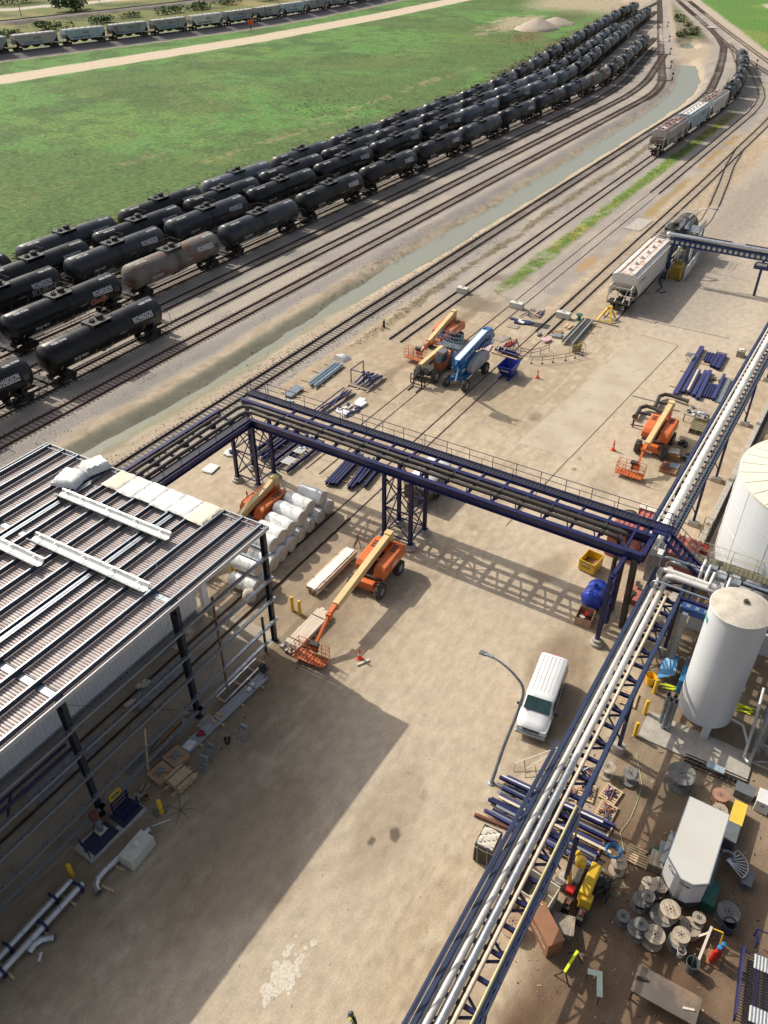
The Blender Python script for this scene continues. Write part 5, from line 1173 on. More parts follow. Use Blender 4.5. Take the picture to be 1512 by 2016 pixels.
m = MB(); vs, fs = text_mesh('LIFT ZX', .42, 0, .01); m.add([(1.4 - v[0] * 1.5, .425, 2.83 + v[0] * .17 + v[1]) for v in vs], fs, WHITE); m.box((1.6, .44, 1.85), (.7, .01, .22), WHITE); m.build('decal', t, smooth=0)
m = MB()
for p in ((-4.4, .42, 3.3), (-4.0, .42, 3.0), (-4.6, .42, 2.9)): m.lathe([(.13, -.02), (.13, .03), (.07, .05)], p, DARK, n=14, axis='Y')
m.tube([(-1.5, .5, 2.9), (-3.6, .5, 3.3), (-4.2, .5, 3.1)], .07, DARK, n=8); m.build('boom_pin', t)
m = MB(); m.bar((3.0, 0, 2.5), (3.9, .2, 5.5), .24, .30, GBLUE); m.bar((2.6, .3, 2.4), (3.1, .3, 1.2), .14, .14, mat('pale_blue_ram', (.35, .55, .72), (.3, .48, .64), scale=3, rough=.4)); m.bar((2.4, 0, 3.1), (3.1, 0, 2.5), .4, .5, GBLUE); m.bar((3.05, -.2, 2.6), (3.85, .0, 5.0), .1, .1, DARK); m.build('jib', t, smooth=0)
m = MB(); m.box((4.0, .2, 5.55), (.6, 1.2, .22), GBLUE); m.build('basket_bracket', t, smooth=0)
basket(t, 4.35, 5.75, mat('pale_blue_rail', (.20, .34, .48), (.16, .28, .4), scale=3, rough=.5), y=.1, floor=GALV)
m = MB(); m.lathe([(.12, 0), (.12, .5), (.05, .58)], (4.2, -1.0, 5.8), RED, n=12); m.build('extinguisher', t)

# telehandler
t = thing('telehandler', 'telehandler with cream boom, orange cab and black fork carriage beside the blue lift', 'telehandler', (70.5, 37.1, 0), PI)
m = MB(); m.box((0, 0, .95), (4.6, 1.1, .5), DARK); m.box((-2.3, 0, 1.2), (1.0, 2.1, .9), ORFADE); m.box((-.3, -.85, 1.05), (1.9, .7, .9), ORFADE); m.build('chassis', t, smooth=0, bevel=.04)
for sx in (-1, 1):
    for sy in (-1, 1): wheel(t, sx * 1.85, sy * 1.0, .68, .5, MUD, CREAM)
m = MB(); m.prism([(-.6, .9), (-.75, 1.9), (-.6, 2.75), (.55, 2.75), (1.1, 1.9), (1.1, .9)], .35, 1.2, mat('cab_orange', (.42, .11, .04), (.36, .09, .035), scale=2, rough=.5), axis='Y'); cab = m.build('cab', t, smooth=0, bevel=.05)
m = MB(); m.prism([(-.45, 1.75), (-.4, 2.6), (.5, 2.6), (.95, 1.85)], 1.19, 1.215, GLASS, axis='Y'); m.add([(1.13, .42, 1.9), (1.13, 1.14, 1.9), (.60, 1.14, 2.7), (.60, .42, 2.7)], [(0, 1, 2, 3)], GLASS); m.build('window', cab, smooth=0)
m = MB(); m.box((-.05, .78, 2.80), (1.2, .86, .07), GREYB); m.build('cab_roof', cab, smooth=0)
m = MB(); m.bar((-2.4, -.1, 2.35), (3.2, -.1, 2.15), .46, .52, TAN); m.bar((3.0, -.1, 2.15), (3.5, -.1, 1.4), .36, .4, DARK); m.box((-1.9, -.1, 2.65), (.3, .1, .03), DARK); m.build('boom', t, smooth=0, bevel=.03)
m = MB()
for y in (-.85, .85): m.bar((3.75, y, .3), (3.75, y, 1.35), .08, .1, DARK)
for z in (.3, .75, 1.35): m.bar((3.75, -.9, z), (3.75, .9, z), .09, .08, DARK)
for y in (-.5, .5): m.bar((3.75, y, .3), (3.75, y, 1.35), .05, .06, DARK); m.bar((3.8, y, .1), (5.0, y, .08), .13, .06, DARK); m.bar((3.8, y, .1), (3.8, y, .8), .12, .06, DARK)
for y in (-.45, .3): m.bar((3.0, y, 1.6), (3.7, y, .8), .22, .3, DARK)
m.box((2.9, .4, 1.55), (.5, .5, .5), GREYB); m.build('fork_carriage', t, smooth=0)

# white passenger van
t = thing('van', 'white passenger van parked on the dirt near the leaning lamp post', 'van', (34.05, 9.27, 0), PI + math.radians(8))
sec = [ # x, half width low, half width top, z low, z top, z belt
 (-2.75, .93, .84, .42, 1.95, 1.2), (-2.66, .98, .86, .38, 2.08, 1.2), (-2.3, 1.0, .87, .38, 2.12, 1.2), (.85, 1.0, .87, .38, 2.12, 1.2), (1.12, 1.0, .84, .38, 2.06, 1.2), (1.72, 1.0, .86, .38, 1.33, 1.15), (2.30, .98, .80, .38, 1.16, 1.0), (2.62, .93, .74, .40, 1.02, .9), (2.74, .88, .70, .45, .80, .75)]
vs = []; 
for x, wl, wt, zl, zt, zb in sec: vs += [(x, -wl * .97, zl), (x, -wl, zb - .2), (x, -wl * .985, zb), (x, -(wt + .02), zt - .10), (x, -wt * .88, zt), (x, -wt * .4, zt + .03), (x, wt * .4, zt + .03), (x, wt * .88, zt), (x, wt + .02, zt - .10), (x, wl * .985, zb), (x, wl, zb - .2), (x, wl * .97, zl)]
VW = mat('van_white', (.68, .69, .70), (.62, .63, .64), scale=1, rough=.28, coat=.3)
m = MB(); n_ = 12
fs = [(i * n_ + j, i * n_ + (j + 1) % n_, (i + 1) * n_ + (j + 1) % n_, (i + 1) * n_ + j) for i in range(len(sec) - 1) for j in range(n_)]; fs += [tuple(range(n_)), tuple((len(sec) - 1) * n_ + k for k in range(n_))[::-1]]
m.add(vs, fs, VW); m.build('body', t, smooth=38)
m = MB()
for y in (-.62, -.37, -.12, .12, .37, .62): m.box((-.9, y, 2.145 - abs(y) * .03), (3.1, .035, .035), mat('roof_groove', (.40, .41, .42), (.35, .36, .37), rough=.5))
m.build('roof_rib', t, smooth=0)
m = MB(); m.add([(1.14, -.76, 2.07), (1.14, .76, 2.07), (1.68, .82, 1.42), (1.68, -.82, 1.42)], [(0, 1, 2, 3)], GLASS); m.v = [(v[0] + .02, v[1], v[2] + .02) for v in m.v]
m.build('windscreen', t, smooth=0)
for s in (-1, 1):
    for x0, x1 in ((-2.4, -1.5), (-1.4, -.55), (-.45, .2), (.3, 1.1)):
        m = MB(); m.add([(x0, s * 1.0, 1.24), (x1 + (.35 if x1 > 1 else 0), s * 1.0, 1.24), (x1, s * .915, 1.88), (x0, s * .915, 1.88)], [(0, 1, 2, 3)], GLASS); m.v = [(v[0], v[1] + s * .012, v[2]) for v in m.v]; m.build('side_window', t, smooth=0)
    m = MB(); m.box((1.35, s * 1.17, 1.28), (.10, .26, .2), DARK); m.bar((1.35, s * .98, 1.2), (1.35, s * 1.15, 1.25), .04, .04, DARK); m.build('mirror', t, smooth=0, bevel=.02)
    m = MB(); m.box((2.66, s * .72, .84), (.12, .3, .2), mat('headlamp', (.6, .62, .6), (.5, .5, .48), scale=4, rough=.15)); m.build('headlight', t, smooth=0)
    m = MB(); m.box((-2.77, s * .84, 1.0), (.05, .12, .5), RED); m.build('taillight', t, smooth=0)
m = MB(); m.box((2.73, 0, .84), (.06, 1.05, .24), GALVD)
for z in (.76, .82, .88, .94): m.box((2.765, 0, z), (.02, 1.0, .02), DARK)
m.build('grille', t, smooth=0)
m = MB(); m.box((2.80, 0, .52), (.16, 1.86, .20), GALV); m.build('bumper', t, smooth=0, bevel=.04)
m = MB(); m.box((1.66, -.3, 1.42), (.04, .7, .02), DARK, rz=.2); m.box((1.60, .4, 1.44), (.04, .7, .02), DARK, rz=.15); m.build('wiper', t, smooth=0)
m = MB(); m.box((-2.72, 0, 2.06), (.08, .3, .05), RED); m.build('brake_light', t, smooth=0)
for x in (-1.65, 1.75):
    for s in (-1, 1): wheel(t, x, s * .90, .37, .24, lug=False)

# utility trailer under the bridge
t = thing('utility_trailer', 'dark sided trailer with rounded white roof under the pipe bridge', 'trailer', (50.6, 26.9, 0))
m = MB(); m.box((0, 0, 1.15), (4.2, 2.1, 1.5), mat('trailer_dark_side', (.05, .04, .035), (.09, .06, .045), scale=2, rough=.5)); m.build('body', t, smooth=0)
m = MB(); m.prism([(-1.12, 1.9), (-1.08, 2.15), (-.8, 2.32), (0, 2.38), (.8, 2.32), (1.08, 2.15), (1.12, 1.9)], -2.2, 2.2, WHITE, axis='X'); m.build('roof', t, smooth=30)
for x in (-.35, .55):
    for s in (-1, 1): wheel(t, x, s * 1.13, .36, .22, lug=False)
m = MB(); m.box((.1, -1.16, .78), (1.9, .22, .05), GALVD); m.box((.1, 1.16, .78), (1.9, .22, .05), GALVD); m.build('mudguard', t, smooth=0)
m = MB()
for y in (-.6, .6): m.bar((-2.1, y, .5), (-3.4, 0, .5), .08, .1, DARK)
m.tube([(-3.2, 0, .1), (-3.2, 0, .9)], .04, DARK, n=6); m.build('drawbar', t, smooth=0)
m = MB()
for x in (-1.2, .2, 1.4): m.box((x, -1.06, 1.3), (.9, .02, .6), GREYB)
m.build('side_door', t, smooth=0)

# white enclosed cargo trailer on the right
t = thing('enclosed_trailer', 'big white enclosed cargo trailer with V shaped nose among the wooden reels', 'trailer', (28.3, -1.55, 0))
poly = [(2.1, -1.04), (2.1, 1.04), (-1.9, 1.04), (-2.75, .15), (-2.75, -.42), (-2.3, -1.04)]
m = MB(); m.prism(poly, .95, 2.62, mat('trailer_white', (.62, .62, .64), (.55, .55, .57), scale=.8, rough=.4), c=(0, 0, 0)); m.build('body', t, smooth=0)
m = MB(); m.prism([(x * 1.002, y * 1.002) for x, y in poly], .50, .95, DARK); m.build('stone_guard', t, smooth=0)
m = MB(); m.prism([(x * .995, y * .985) for x, y in poly], 2.62, 2.70, TRAILW); m.build('roof', t, smooth=0)
m = MB(); P_ = [(x * 1.004, y * 1.01) for x, y in poly]
for a, b in zip(P_, P_[1:] + P_[:1]): m.bar((*a, 2.64), (*b, 2.64), .05, .10, GALV)
m.build('roof_rim', t, smooth=0)
m = MB(); a = Vector((-1.9, 1.04, 0)); b = Vector((-2.75, .15, 0)); d = (b - a).normalized(); nn = Vector((d.y, -d.x, 0)); nn = -nn if nn.x > 0 else nn
vs, fs = text_mesh('Cargo', .38, 0, .01); W_ = max(v[0] for v in vs)
m.add([tuple(a + d * (.25 + v[0]) * 1.0 + nn * .012 + Vector((0, 0, 2.15 + v[1]))) for v in vs], fs, DARK)
m.add([(-2.765, .12 - v[0] * .52, 2.25 + v[1] * .6) for v in vs], fs, DARK); m.build('lettering', t, smooth=0)
m = MB(); m.add([(-2.755, .15, .95), (-2.755, -.06, .95), (-2.755, -.06, 2.6), (-2.755, .15, 2.6)], [(0, 1, 2, 3)], GALV); m.add([(-2.757, .15, .95), (-2.757 + .3, .46, .95), (-2.757 + .3, .46, 2.6), (-2.757, .15, 2.6)], [(0, 1, 2, 3)], GALVD); m.v = [(v[0] - .01, v[1] + .01, v[2]) for v in m.v]; m.build('nose_trim', t, smooth=0)
for s in (-1, 1):
    m = MB(); m.box((-.1, s * 1.18, .82), (2.1, .3, .08), GREYB); m.build('mudguard', t, smooth=0)
    for x in (-.55, .35): wheel(t, x, s * 1.16, .36, .22, lug=False)
m = MB()
for y in (-.5, .5): m.bar((-2.5, y, .55), (-3.7, 0, .5), .08, .1, DARK)
m.build('drawbar', t, smooth=0)

# lamp posts
def lamp(label, pts, r0=.11, r1=.05, head_dir=(0, 1, 0), g=None):
    b = pts[0]; t = thing('street_lamp', label, 'lamp post', (b[0], b[1], 0)); m = MB(); P0 = Vector((b[0], b[1], 0)); Q = [Vector(p) - P0 for p in pts]
    # smooth the path
    S = []
    for i in range(len(Q) - 1):
        p0 = Q[max(i - 1, 0)]; p1 = Q[i]; p2 = Q[i + 1]; p3 = Q[min(i + 2, len(Q) - 1)]
        for k in range(6):
            u = k / 6; S.append(.5 * ((2 * p1) + (p2 - p0) * u + (2 * p0 - 5 * p1 + 4 * p2 - p3) * u * u + (3 * p1 - p0 - 3 * p2 + p3) * u ** 3))
    S.append(Q[-1]); m.tube(S, [r0 + (r1 - r0) * i / (len(S) - 1) for i in range(len(S))], g or GALVD, n=10); m.lathe([(.2, 0), (.2, .06), (.14, .1)], (0, 0, 0), GALVD, n=14); m.build('pole', t)
    d = Vector(head_dir).normalized(); m = MB(); m.bar(S[-1] - d * .1, S[-1] + d * .35, .16, .12, GALV); m.bar(S[-1] + d * .3, S[-1] + d * .72, .30, .10, GREYB); m.build('lamp_head', t, smooth=0, bevel=.02)
    return t
lamp('curved grey lamp post beside the white van, its arm reaching left', [(27.3, 9.5, 0), (28.0, 9.3, 2.8), (28.75, 9.05, 5.2), (29.15, 9.05, 6.6), (29.2, 9.7, 7.4), (29.2, 10.5, 7.85), (29.2, 11.1, 8.0)])
lamp('pale curved lamp post rising beside the grey stair platform of the loading rack', [(117.4, 23.3, 0), (117.5, 23.3, 4.5), (117.4, 23.1, 6.6), (117.2, 22.5, 7.7), (117.0, 21.6, 8.2), (116.9, 20.9, 8.25)], .07, .04, (0, -1, 0), GALV)

# ------------------------------------------------------------------ tanks and silo
t = thing('silo', 'white upright silo with dusty domed top and green lettering', 'silo', (38.43, .36, 0))
m = MB(); R = 1.62; m.lathe([(.3, .55), (1.2, .72), (R, 1.15), (R, 5.0), (R, 9.45), (R, 9.6)], (0, 0, 0), TANKW, n=64); m.build('shell', t)
m = MB(); m.lathe([(R + .04, 9.52), (R + .04, 9.64), (R - .02, 9.66), (1.2, 9.84), (.6, 9.98), (.05, 10.02)], (0, 0, 0), TANKT, n=64); m.build('dome', t)
m = MB(); m.lathe([(R + .05, 9.48), (R + .07, 9.5), (R + .07, 9.62), (R + .05, 9.64)], (0, 0, 0), WHITE, n=64); m.build('rim', t)
m = MB(); m.box((.05, -.15, 10.02), (.3, .34, .06), PLATE, rz=.3); m.lathe([(.12, 0), (.12, .1)], (.1, -.1, 10.05), DARK, n=10); m.build('top_hatch', t, smooth=0)
for a in (200, 320, 80):
    r_ = math.radians(a); m = MB(); m.box((1.45 * math.cos(r_), 1.45 * math.sin(r_), .6), (.34, .34, 1.2), TANKW, rz=r_, taper=1.15); m.build('leg', t, smooth=0)
vs, fs = text_mesh('LINAIR', .5, 0, .012); GRN = mat('green_lettering', (.02, .42, .33), (.02, .36, .28), scale=3, rough=.5); m = MB(); W_ = max(v[0] for v in vs)
out = []
for v in vs: a = math.radians(94) + v[0] * .55 / R; out.append(((R + .012) * math.cos(a), (R + .012) * math.sin(a), 8.35 + v[1]))
m.add(out, fs, GRN); m.build('lettering', t)
m = MB(); m.box((1.5, -.9, 4.2), (.2, .2, .16), DARK); m.box((.9, -1.45, 2.6), (.2, .2, .16), DARK); m.box((1.1, -1.3, 6.3), (.2, .2, .16), DARK); m.build('bracket', t, smooth=0)
m = MB(); m.tube([(-.3, -1.55, 1.4), (-.35, -2.3, 1.3), (-1.2, -2.9, .8), (-1.9, -2.9, .6)], .08, WHITE, n=10); m.tube([(2.2, -2.7, 2.4), (.4, -2.85, 1.4), (-1.9, -2.9, .5), (-2.2, -3.2, .5)], .09, WHITE, n=10); m.build('drain_pipe', t)
PAD = thing('concrete_pad', 'low concrete pad under the silo', 'concrete pad', (37, 0, 0)); m = MB(); m.box((-.85, .1, .05), (2.3, 6.4, .16), CONC); m.build('pad', PAD, smooth=0, bevel=.02)
PAD['kind'] = 'structure'
def big_tank(x, y, r, h, label):
    t = thing('storage_tank', label, 'storage tank', (x, y, 0)); m = MB(); m.lathe([(r, 0), (r, h)], (0, 0, 0), TANKW, n=96); m.build('shell', t)
    m = MB(); m.lathe([(r + .05, h - .06), (r + .05, h + .06), (r * .5, h + .5), (.05, h + .9)], (0, 0, 0), CREAMT, n=96); m.build('roof', t)
    SEAM = mat('tank_seam', (.48, .47, .44), (.42, .41, .38), scale=3, rough=.7); m = MB()
    for z in np.arange(2.0, h, 2.0): m.lathe([(r + .004, z), (r + .02, z + .012), (r + .004, z + .03)], (0, 0, 0), SEAM, n=96)
    for k in range(14): a = 2 * PI * k / 14; m.bar((r * math.cos(a), r * math.sin(a), 0), (r * math.cos(a), r * math.sin(a), h), .022, .022, SEAM)
    m.build('seam', t, smooth=0); m = MB()
    for k in range(30):
        a = 2 * PI * k / 30; m.bar((r * math.cos(a), r * math.sin(a), h + .08), (.4 * math.cos(a), .4 * math.sin(a), h + .90), .03, .03, SEAM)
    m.build('roof_seam', t, smooth=0); return t
big_tank(53.4, -2.36, 6.08, 10.0, 'large white storage tank with cream ribbed roof at the right edge'); big_tank(70.5, -3.6, 6.08, 9.0, 'second white storage tank, a sliver beyond the first at the right edge')
# retaining wall and pit edge beside the tanks
t = thing('containment_wall', 'low concrete containment wall running between the far pipe rack and the white tanks', 'wall', (70, 4.9, 0))
m = MB(); m.box((-2, 0, .3), (46, .45, .7), CONC); m.build('wall', t, smooth=0, bevel=.02)
m = MB(); m.box((-2, -.38, .12), (46, .3, .25), DARK); m.build('drain_channel', t, smooth=0)
t = thing('wall', 'low white wall behind the pipe rack between silo and tanks', 'wall', (46.2, 1.2, 0)); m = MB(); m.box((0, -2.6, .9), (.25, 9.5, 1.8), TANKW); m.build('panel', t, smooth=0)
t = thing('guard_railing', 'small tan guard frame at the containment wall end', 'railing', (56.5, 5.0, .6)); railing(t, [(55.9, 5.2, .6), (57.2, 5.2, .6), (57.2, 4.6, .6), (55.9, 4.6, .6), (55.9, 5.2, .6)], mt=mat('tan_frame', (.42, .36, .18), (.35, .3, .15), scale=3, rough=.6), h=1.2, post=.8)
# cooler frame on the right edge
t = thing('cooling_unit', 'tall cooling unit with vertical tubes in a grey frame at the right edge', 'cooling unit', (37.0, -4.3, 0))
for k in range(6): m = MB(); m.tube([(.2 - .0 * k, 1.1 - .42 * k, .6), (.2, 1.1 - .42 * k, 5.6)], .15, GALVD, n=10); m.build('tube', t)
m = MB()
for (x, y) in [(-.6, 1.4), (-.6, -1.4), (3.0, 1.4), (3.0, -1.4)]: m.ibeam((x, y, 0), (x, y, 6), .16, .16, GALV, .02)
for z in (.5, 2.2, 4.0, 5.9):
    m.bar((-.6, 1.4, z), (3, 1.4, z), .1, .12, GALV); m.bar((-.6, -1.4, z), (-.6, 1.4, z), .1, .12, GALV); m.bar((3, 1.4, z), (3, -1.4, z), .1, .12, GALV)
m.bar((-.6, 1.4, .5), (-.6, -1.4, 2.2), .08, .08, GALV); m.bar((-.6, -1.4, .5), (-.6, 1.4, 2.2), .08, .08, GALV); m.build('frame', t, smooth=0)
m = MB()
for k in range(11): m.box((.9 + k * .2, 1.2, 3.1), (.12, .06, 5.4), GALVD)
m.build('fin', t, smooth=0)
t = thing('filter_column', 'cluster of grey pipe columns with small valves left of the silo foot', 'pipework', (36.4, 2.2, 0))
for k, (x, y) in enumerate([(0, 0), (.02, -.3), (.35, .25), (.4, -.15)]): m = MB(); m.tube([(x, y, .13), (x, y, 2.6)], .12, GALVD, n=10); m.lathe([(.16, 0), (.16, .08)], (x, y, 2.6), GALV, n=12); m.box((x, y, 2.8), (.14, .2, .25), DARK); m.build('column', t)

# ------------------------------------------------------------------ things standing about the yard
def simple(name, label, cat, m, loc=(0, 0, 0), rz=0, group=None, **k):
    o = m.build(name, loc=loc, rz=rz, **k); return tag(o, label, cat, group)
# wrapped insulation rolls
def roll(x, y, z, L, r, label, rz=0, tilt=0):
    t = thing('insulation_roll', label, 'insulation roll', (x, y, z), rz, 'wrapped insulation rolls')
    rnd = random.Random(int(x * 31 + z * 7)); n = 30; pr = []; K = 14
    m = MB(); vs = []; fs = []
    for i in range(K + 1):
        v = -L / 2 + L * i / K; e = 1 - .10 * (abs(2 * i / K - 1) ** 6)
        for k in range(n):
            a = 2 * PI * k / n; rr = r * e * (1 + .035 * math.sin(3 * a + i * .8 + x) + rnd.uniform(-.018, .018)); vs.append((rr * math.cos(a), v, rr * math.sin(a)))
    for i in range(K):
        for k in range(n): fs.append((i * n + k, i * n + (k + 1) % n, (i + 1) * n + (k + 1) % n, (i + 1) * n + k))
    m.add(vs, fs, WRAP); m.build('wrapping', t, smooth=60)
    for s in (-1, 1):
        m = MB(); m.lathe([(.02, s * (L / 2 - .10)), (r * .3, s * (L / 2 - .03)), (r * .55, s * (L / 2 + .03)), (r * .8, s * (L / 2 - .02)), (r * .93, s * (L / 2 - .03))], (0, 0, 0), WRAPE, n=26, axis='Y')
        m.v = [(v[0] + rnd.uniform(-.02, .02), v[1] + rnd.uniform(-.035, .035), v[2]) for v in m.v]; m.build('roll_end', t, smooth=60)
    return t
bot = [(43.7, 33.4), (42.2, 33.3), (40.8, 33.3), (39.4, 33.2), (38.1, 33.1), (36.8, 33.0), (35.6, 32.9)]
for i, (x, y) in enumerate(bot): roll(x, y, .66, 2.3, .66, f'wrapped white insulation roll on the ground, {ORD[i]} from the right in the double stack', rz=random.uniform(-.04, .04))
top = [(43.1, 33.6, 2.35), (41.6, 33.8, 2.4), (40.1, 33.6, 2.6), (38.6, 33.4, 2.3), (37.4, 33.4, 2.3), (36.2, 33.3, 2.3)]
for i, (x, y, L) in enumerate(top): roll(x, y, 1.86, L, .70 if i == 2 else .64, f'wrapped white insulation roll on top of the stack, {ORD[i]} from the right', rz=random.uniform(-.06, .06))
for i, (x, y, z) in enumerate([(34.0, 32.4, .64), (32.75, 32.3, .64), (33.5, 32.6, 1.74)]): roll(x, y, z, 2.3, .62, ['wrapped roll beside the rails, right one of the small group by the building', 'wrapped roll by the white bag, left one of the small group by the building', 'wrapped roll resting on the two single rolls by the building'][i], rz=.05)
m = MB(); rnd = random.Random(3); prof = [(.45, 0), (.52, .35), (.42, .75), (.30, .9), (.05, 1.0)]; m.lathe(prof, (0, 0, 0), CANVAS, n=14); m.v = [(v[0] + rnd.uniform(-.06, .06), v[1] + rnd.uniform(-.06, .06), v[2]) for v in m.v]
simple('plastic_bag', 'pale green-white plastic bag slumped at the end of the insulation rolls', 'bag', m, (32.0, 31.3, 0), smooth=50)
# bollards
def bollard(x, y, label, h=1.3, r=.105):
    m = MB(); m.lathe([(r, 0), (r, h - .07), (r * .8, h - .02), (.02, h)], (0, 0, 0), YEL, n=18); return simple('bollard', label, 'bollard', m, (x, y, 0), group='yellow bollards')
for x, y, l, h in [(32.75, 27.95, 'yellow bollard nearer the lumber bundle, left of the pair by the boom lift', 1.35), (32.75, 27.3, 'yellow bollard, right one of the pair by the boom lift', 1.3), (33.2, 33.9, 'yellow bollard behind the small group of rolls, left one', 1.3), (33.0, 33.3, 'yellow bollard behind the small group of rolls, right one', 1.3),
    (10.6, 25.7, 'yellow bollard standing at the end of the twin silver ducts', 1.2), (15.8, 24.4, 'yellow bollard beside the lumber stack in the shade', 1.2), (39.0, 3.5, 'yellow bollard next to the yellow bucket', 1.25), (37.0, 3.5, 'middle yellow bollard of the row left of the silo', 1.25), (35.0, 3.5, 'yellow bollard at the corner of the concrete pad', 1.25)]: bollard(x, y, l, h, .125)
# traffic cones
def cone(x, y, label, h=.95):
    t = thing('traffic_cone', label, 'traffic cone', (x, y, 0), 0, 'orange traffic cones'); m = MB(); m.lathe([(.17, .05), (.115, .3), (.05, h - .05), (.03, h)], (0, 0, 0), CONEC, n=16); m.build('cone_body', t)
    m = MB(); m.box((0, 0, .03), (.42, .42, .05), DARK if False else CONEC); m.build('cone_base', t, smooth=0); m = MB(); m.lathe([(.118, .38), (.086, .56)], (0, 0, 0), WHITE, n=16); m.v = [(v[0] * 1.02, v[1] * 1.02, v[2]) for v in m.v]; m.build('cone_stripe', t)
cone(31.4, 21.3, 'orange traffic cone beside a white board in front of the long boom lift'); cone(41.6, 39.4, 'orange traffic cone behind the half hidden boom lift'); cone(75.3, 27.2, 'orange traffic cone standing alone right of the blue bin'); cone(65.7, 15.5, 'orange traffic cone left of the boom lift by the ducts', 1.1)
m = MB(); m.box((0, 0, .06), (.95, .18, .10), CANVAS); simple('board', 'short white board lying at the foot of a traffic cone', 'board', m, (31.2, 20.9, 0), -.5, smooth=0)
# lumber bundles
def bundle(name, label, cat, loc, L, Wd, H, mt, n=6, rz=0, wrap=None, cross=2, layers=2, group=None):
    t = thing(name, label, cat, loc, rz, group)
    m = MB(); rnd = random.Random(int(loc[0] * 10)); cb = .12 if cross else 0
    for k in range(layers):
        for i in range(n):
            dl = rnd.uniform(-.04, .04) * L; m.box((dl, -Wd / 2 + Wd * (i + .5) / n, cb + H * (k + .5) / layers), (L * (1 - rnd.uniform(0, .04)), Wd / n * .92, H / layers * .9), mt)
    m.build('planks', t, smooth=0)
    if cross:
        m = MB()
        for i in range(cross): m.box((-L / 2 + L * (i + .5) / cross, 0, .06), (.12, Wd * 1.5, .12), WOOD)
        m.build('bearer', t, smooth=0)
    if wrap:
        m = MB(); nx_ = 16; ny_ = 6; vs = []; fs = []
        for i in range(nx_ + 1):
            for j in range(ny_ + 1):
                u, v = i / nx_, j / ny_; e = abs(2 * v - 1); zz = cb + H + .03 + rnd.uniform(0, .05) - (H * .7 if e > .95 else 0); vs.append(((u - .5) * L * 1.02, (v - .5) * (Wd * (1.06 if e > .95 else 1.0)) + rnd.uniform(-.02, .02), zz))
        fs = [(i * (ny_ + 1) + j, i * (ny_ + 1) + j + 1, (i + 1) * (ny_ + 1) + j + 1, (i + 1) * (ny_ + 1) + j) for i in range(nx_) for j in range(ny_)]; m.add(vs, fs, wrap); m.build('cover_sheet', t, smooth=40)
    for f in (-.3, .3):
        m = MB(); m.box((f * L, 0, cb + H + .03), (.05, Wd * 1.02, .015), DARK); m.build('strap', t, smooth=0)
    return t
WRAPS = mat('lumber_wrap', (.62, .62, .63), (.70, .70, .69), scale=1.6, stretch=(.3, 2, 1), rough=.5, c3=(.30, .29, .33), c3t=.62)
bundle('lumber_bundle', 'long white wrapped lumber bundle on timbers left of the boom lift chassis', 'lumber', (37.5, 27.85, 0), 5.2, 1.15, .5, WOOD, wrap=WRAPS, cross=3)
bundle('lumber_bundle', 'pale bare board bundle with straps beside the long lift basket', 'lumber', (31.5, 25.7, 0), 4.4, 1.15, .35, mat('pale_boards', (.60, .52, .43), (.52, .43, .34), scale=2, stretch=(.3, 4, 4), rough=.8), n=7, cross=3)
t = thing('hoist_tripod', 'low brown steel tripod frame between the wrapped lumber and the bridge tower', 'frame', (41.0, 28.0, 0)); m = MB()
for a, b in [((0, .2, .1), (1.2, .0, 1.4)), ((0, -.6, 0), (.2, -.1, 1.3)), ((.9, .4, 0), (.2, -.1, 1.3)), ((.2, -.1, 1.3), (2.6, .2, 1.2)), ((0, .2, .1), (.9, .4, .02))]: m.tube([a, b], .035, MC['rusty_post'], n=6)
m.build('tripod', t)
# steel member stacks
def pile(name, label, cat, loc, items, rz=0, group=None, sleepers=None):
    """items: (x0, y0, x1, y1, z, kind, w, h, material)"""
    t = thing(name, label, cat, loc, rz, group); cx, cy = loc[0], loc[1]
    for (x0, y0, x1, y1, z, kind, w_, h_, mt) in items:
        m = MB(); a, b = (x0 - cx, y0 - cy, z), (x1 - cx, y1 - cy, z)
        if kind == 'I': m.ibeam(a, b, w_, h_, mt, .025)
        elif kind == 'T': m.tube([a, b], w_, mt, n=10)
        elif kind == 'C': m.bar(a, b, w_, .02, mt); d = (Vector(b) - Vector(a)).normalized(); nn = Vector((-d.y, d.x, 0)) * w_ / 2; m.bar(Vector(a) + nn, Vector(b) + nn, .02, h_, mt); m.bar(Vector(a) - nn, Vector(b) - nn, .02, h_, mt)
        else: m.bar(a, b, w_, h_, mt)
        m.build({'I': 'beam', 'T': 'tube', 'C': 'channel'}.get(kind, 'bar'), t, smooth=0 if kind != 'T' else 35)
    if sleepers:
        for (x0, y0, x1, y1) in sleepers: m = MB(); m.bar((x0 - cx, y0 - cy, .06), (x1 - cx, y1 - cy, .06), .11, .12, WOOD); m.build('bearer', t, smooth=0)
    return t
LT = mat('light_blue_steel', (.30, .42, .48), (.45, .55, .60), scale=2, stretch=(.5, 4, 1), rough=.4, metal=.3); PUR = mat('violet_primer_steel', (.042, .048, .16), (.033, .038, .12), scale=1.5, rough=.5)
pile('beam_stack', 'long navy beams on timbers under the bridge, left pair', 'steel beams', (49.3, 34.6, 0), [(46.8 + .1 * i, 34.9 - .28 * i, 52.4, 35.5 - .30 * i, .28, 'I', .22, .3, BLUE) for i in range(4)], sleepers=[(48, 35.6, 48.2, 33.6), (51, 35.8, 51.2, 33.8)])
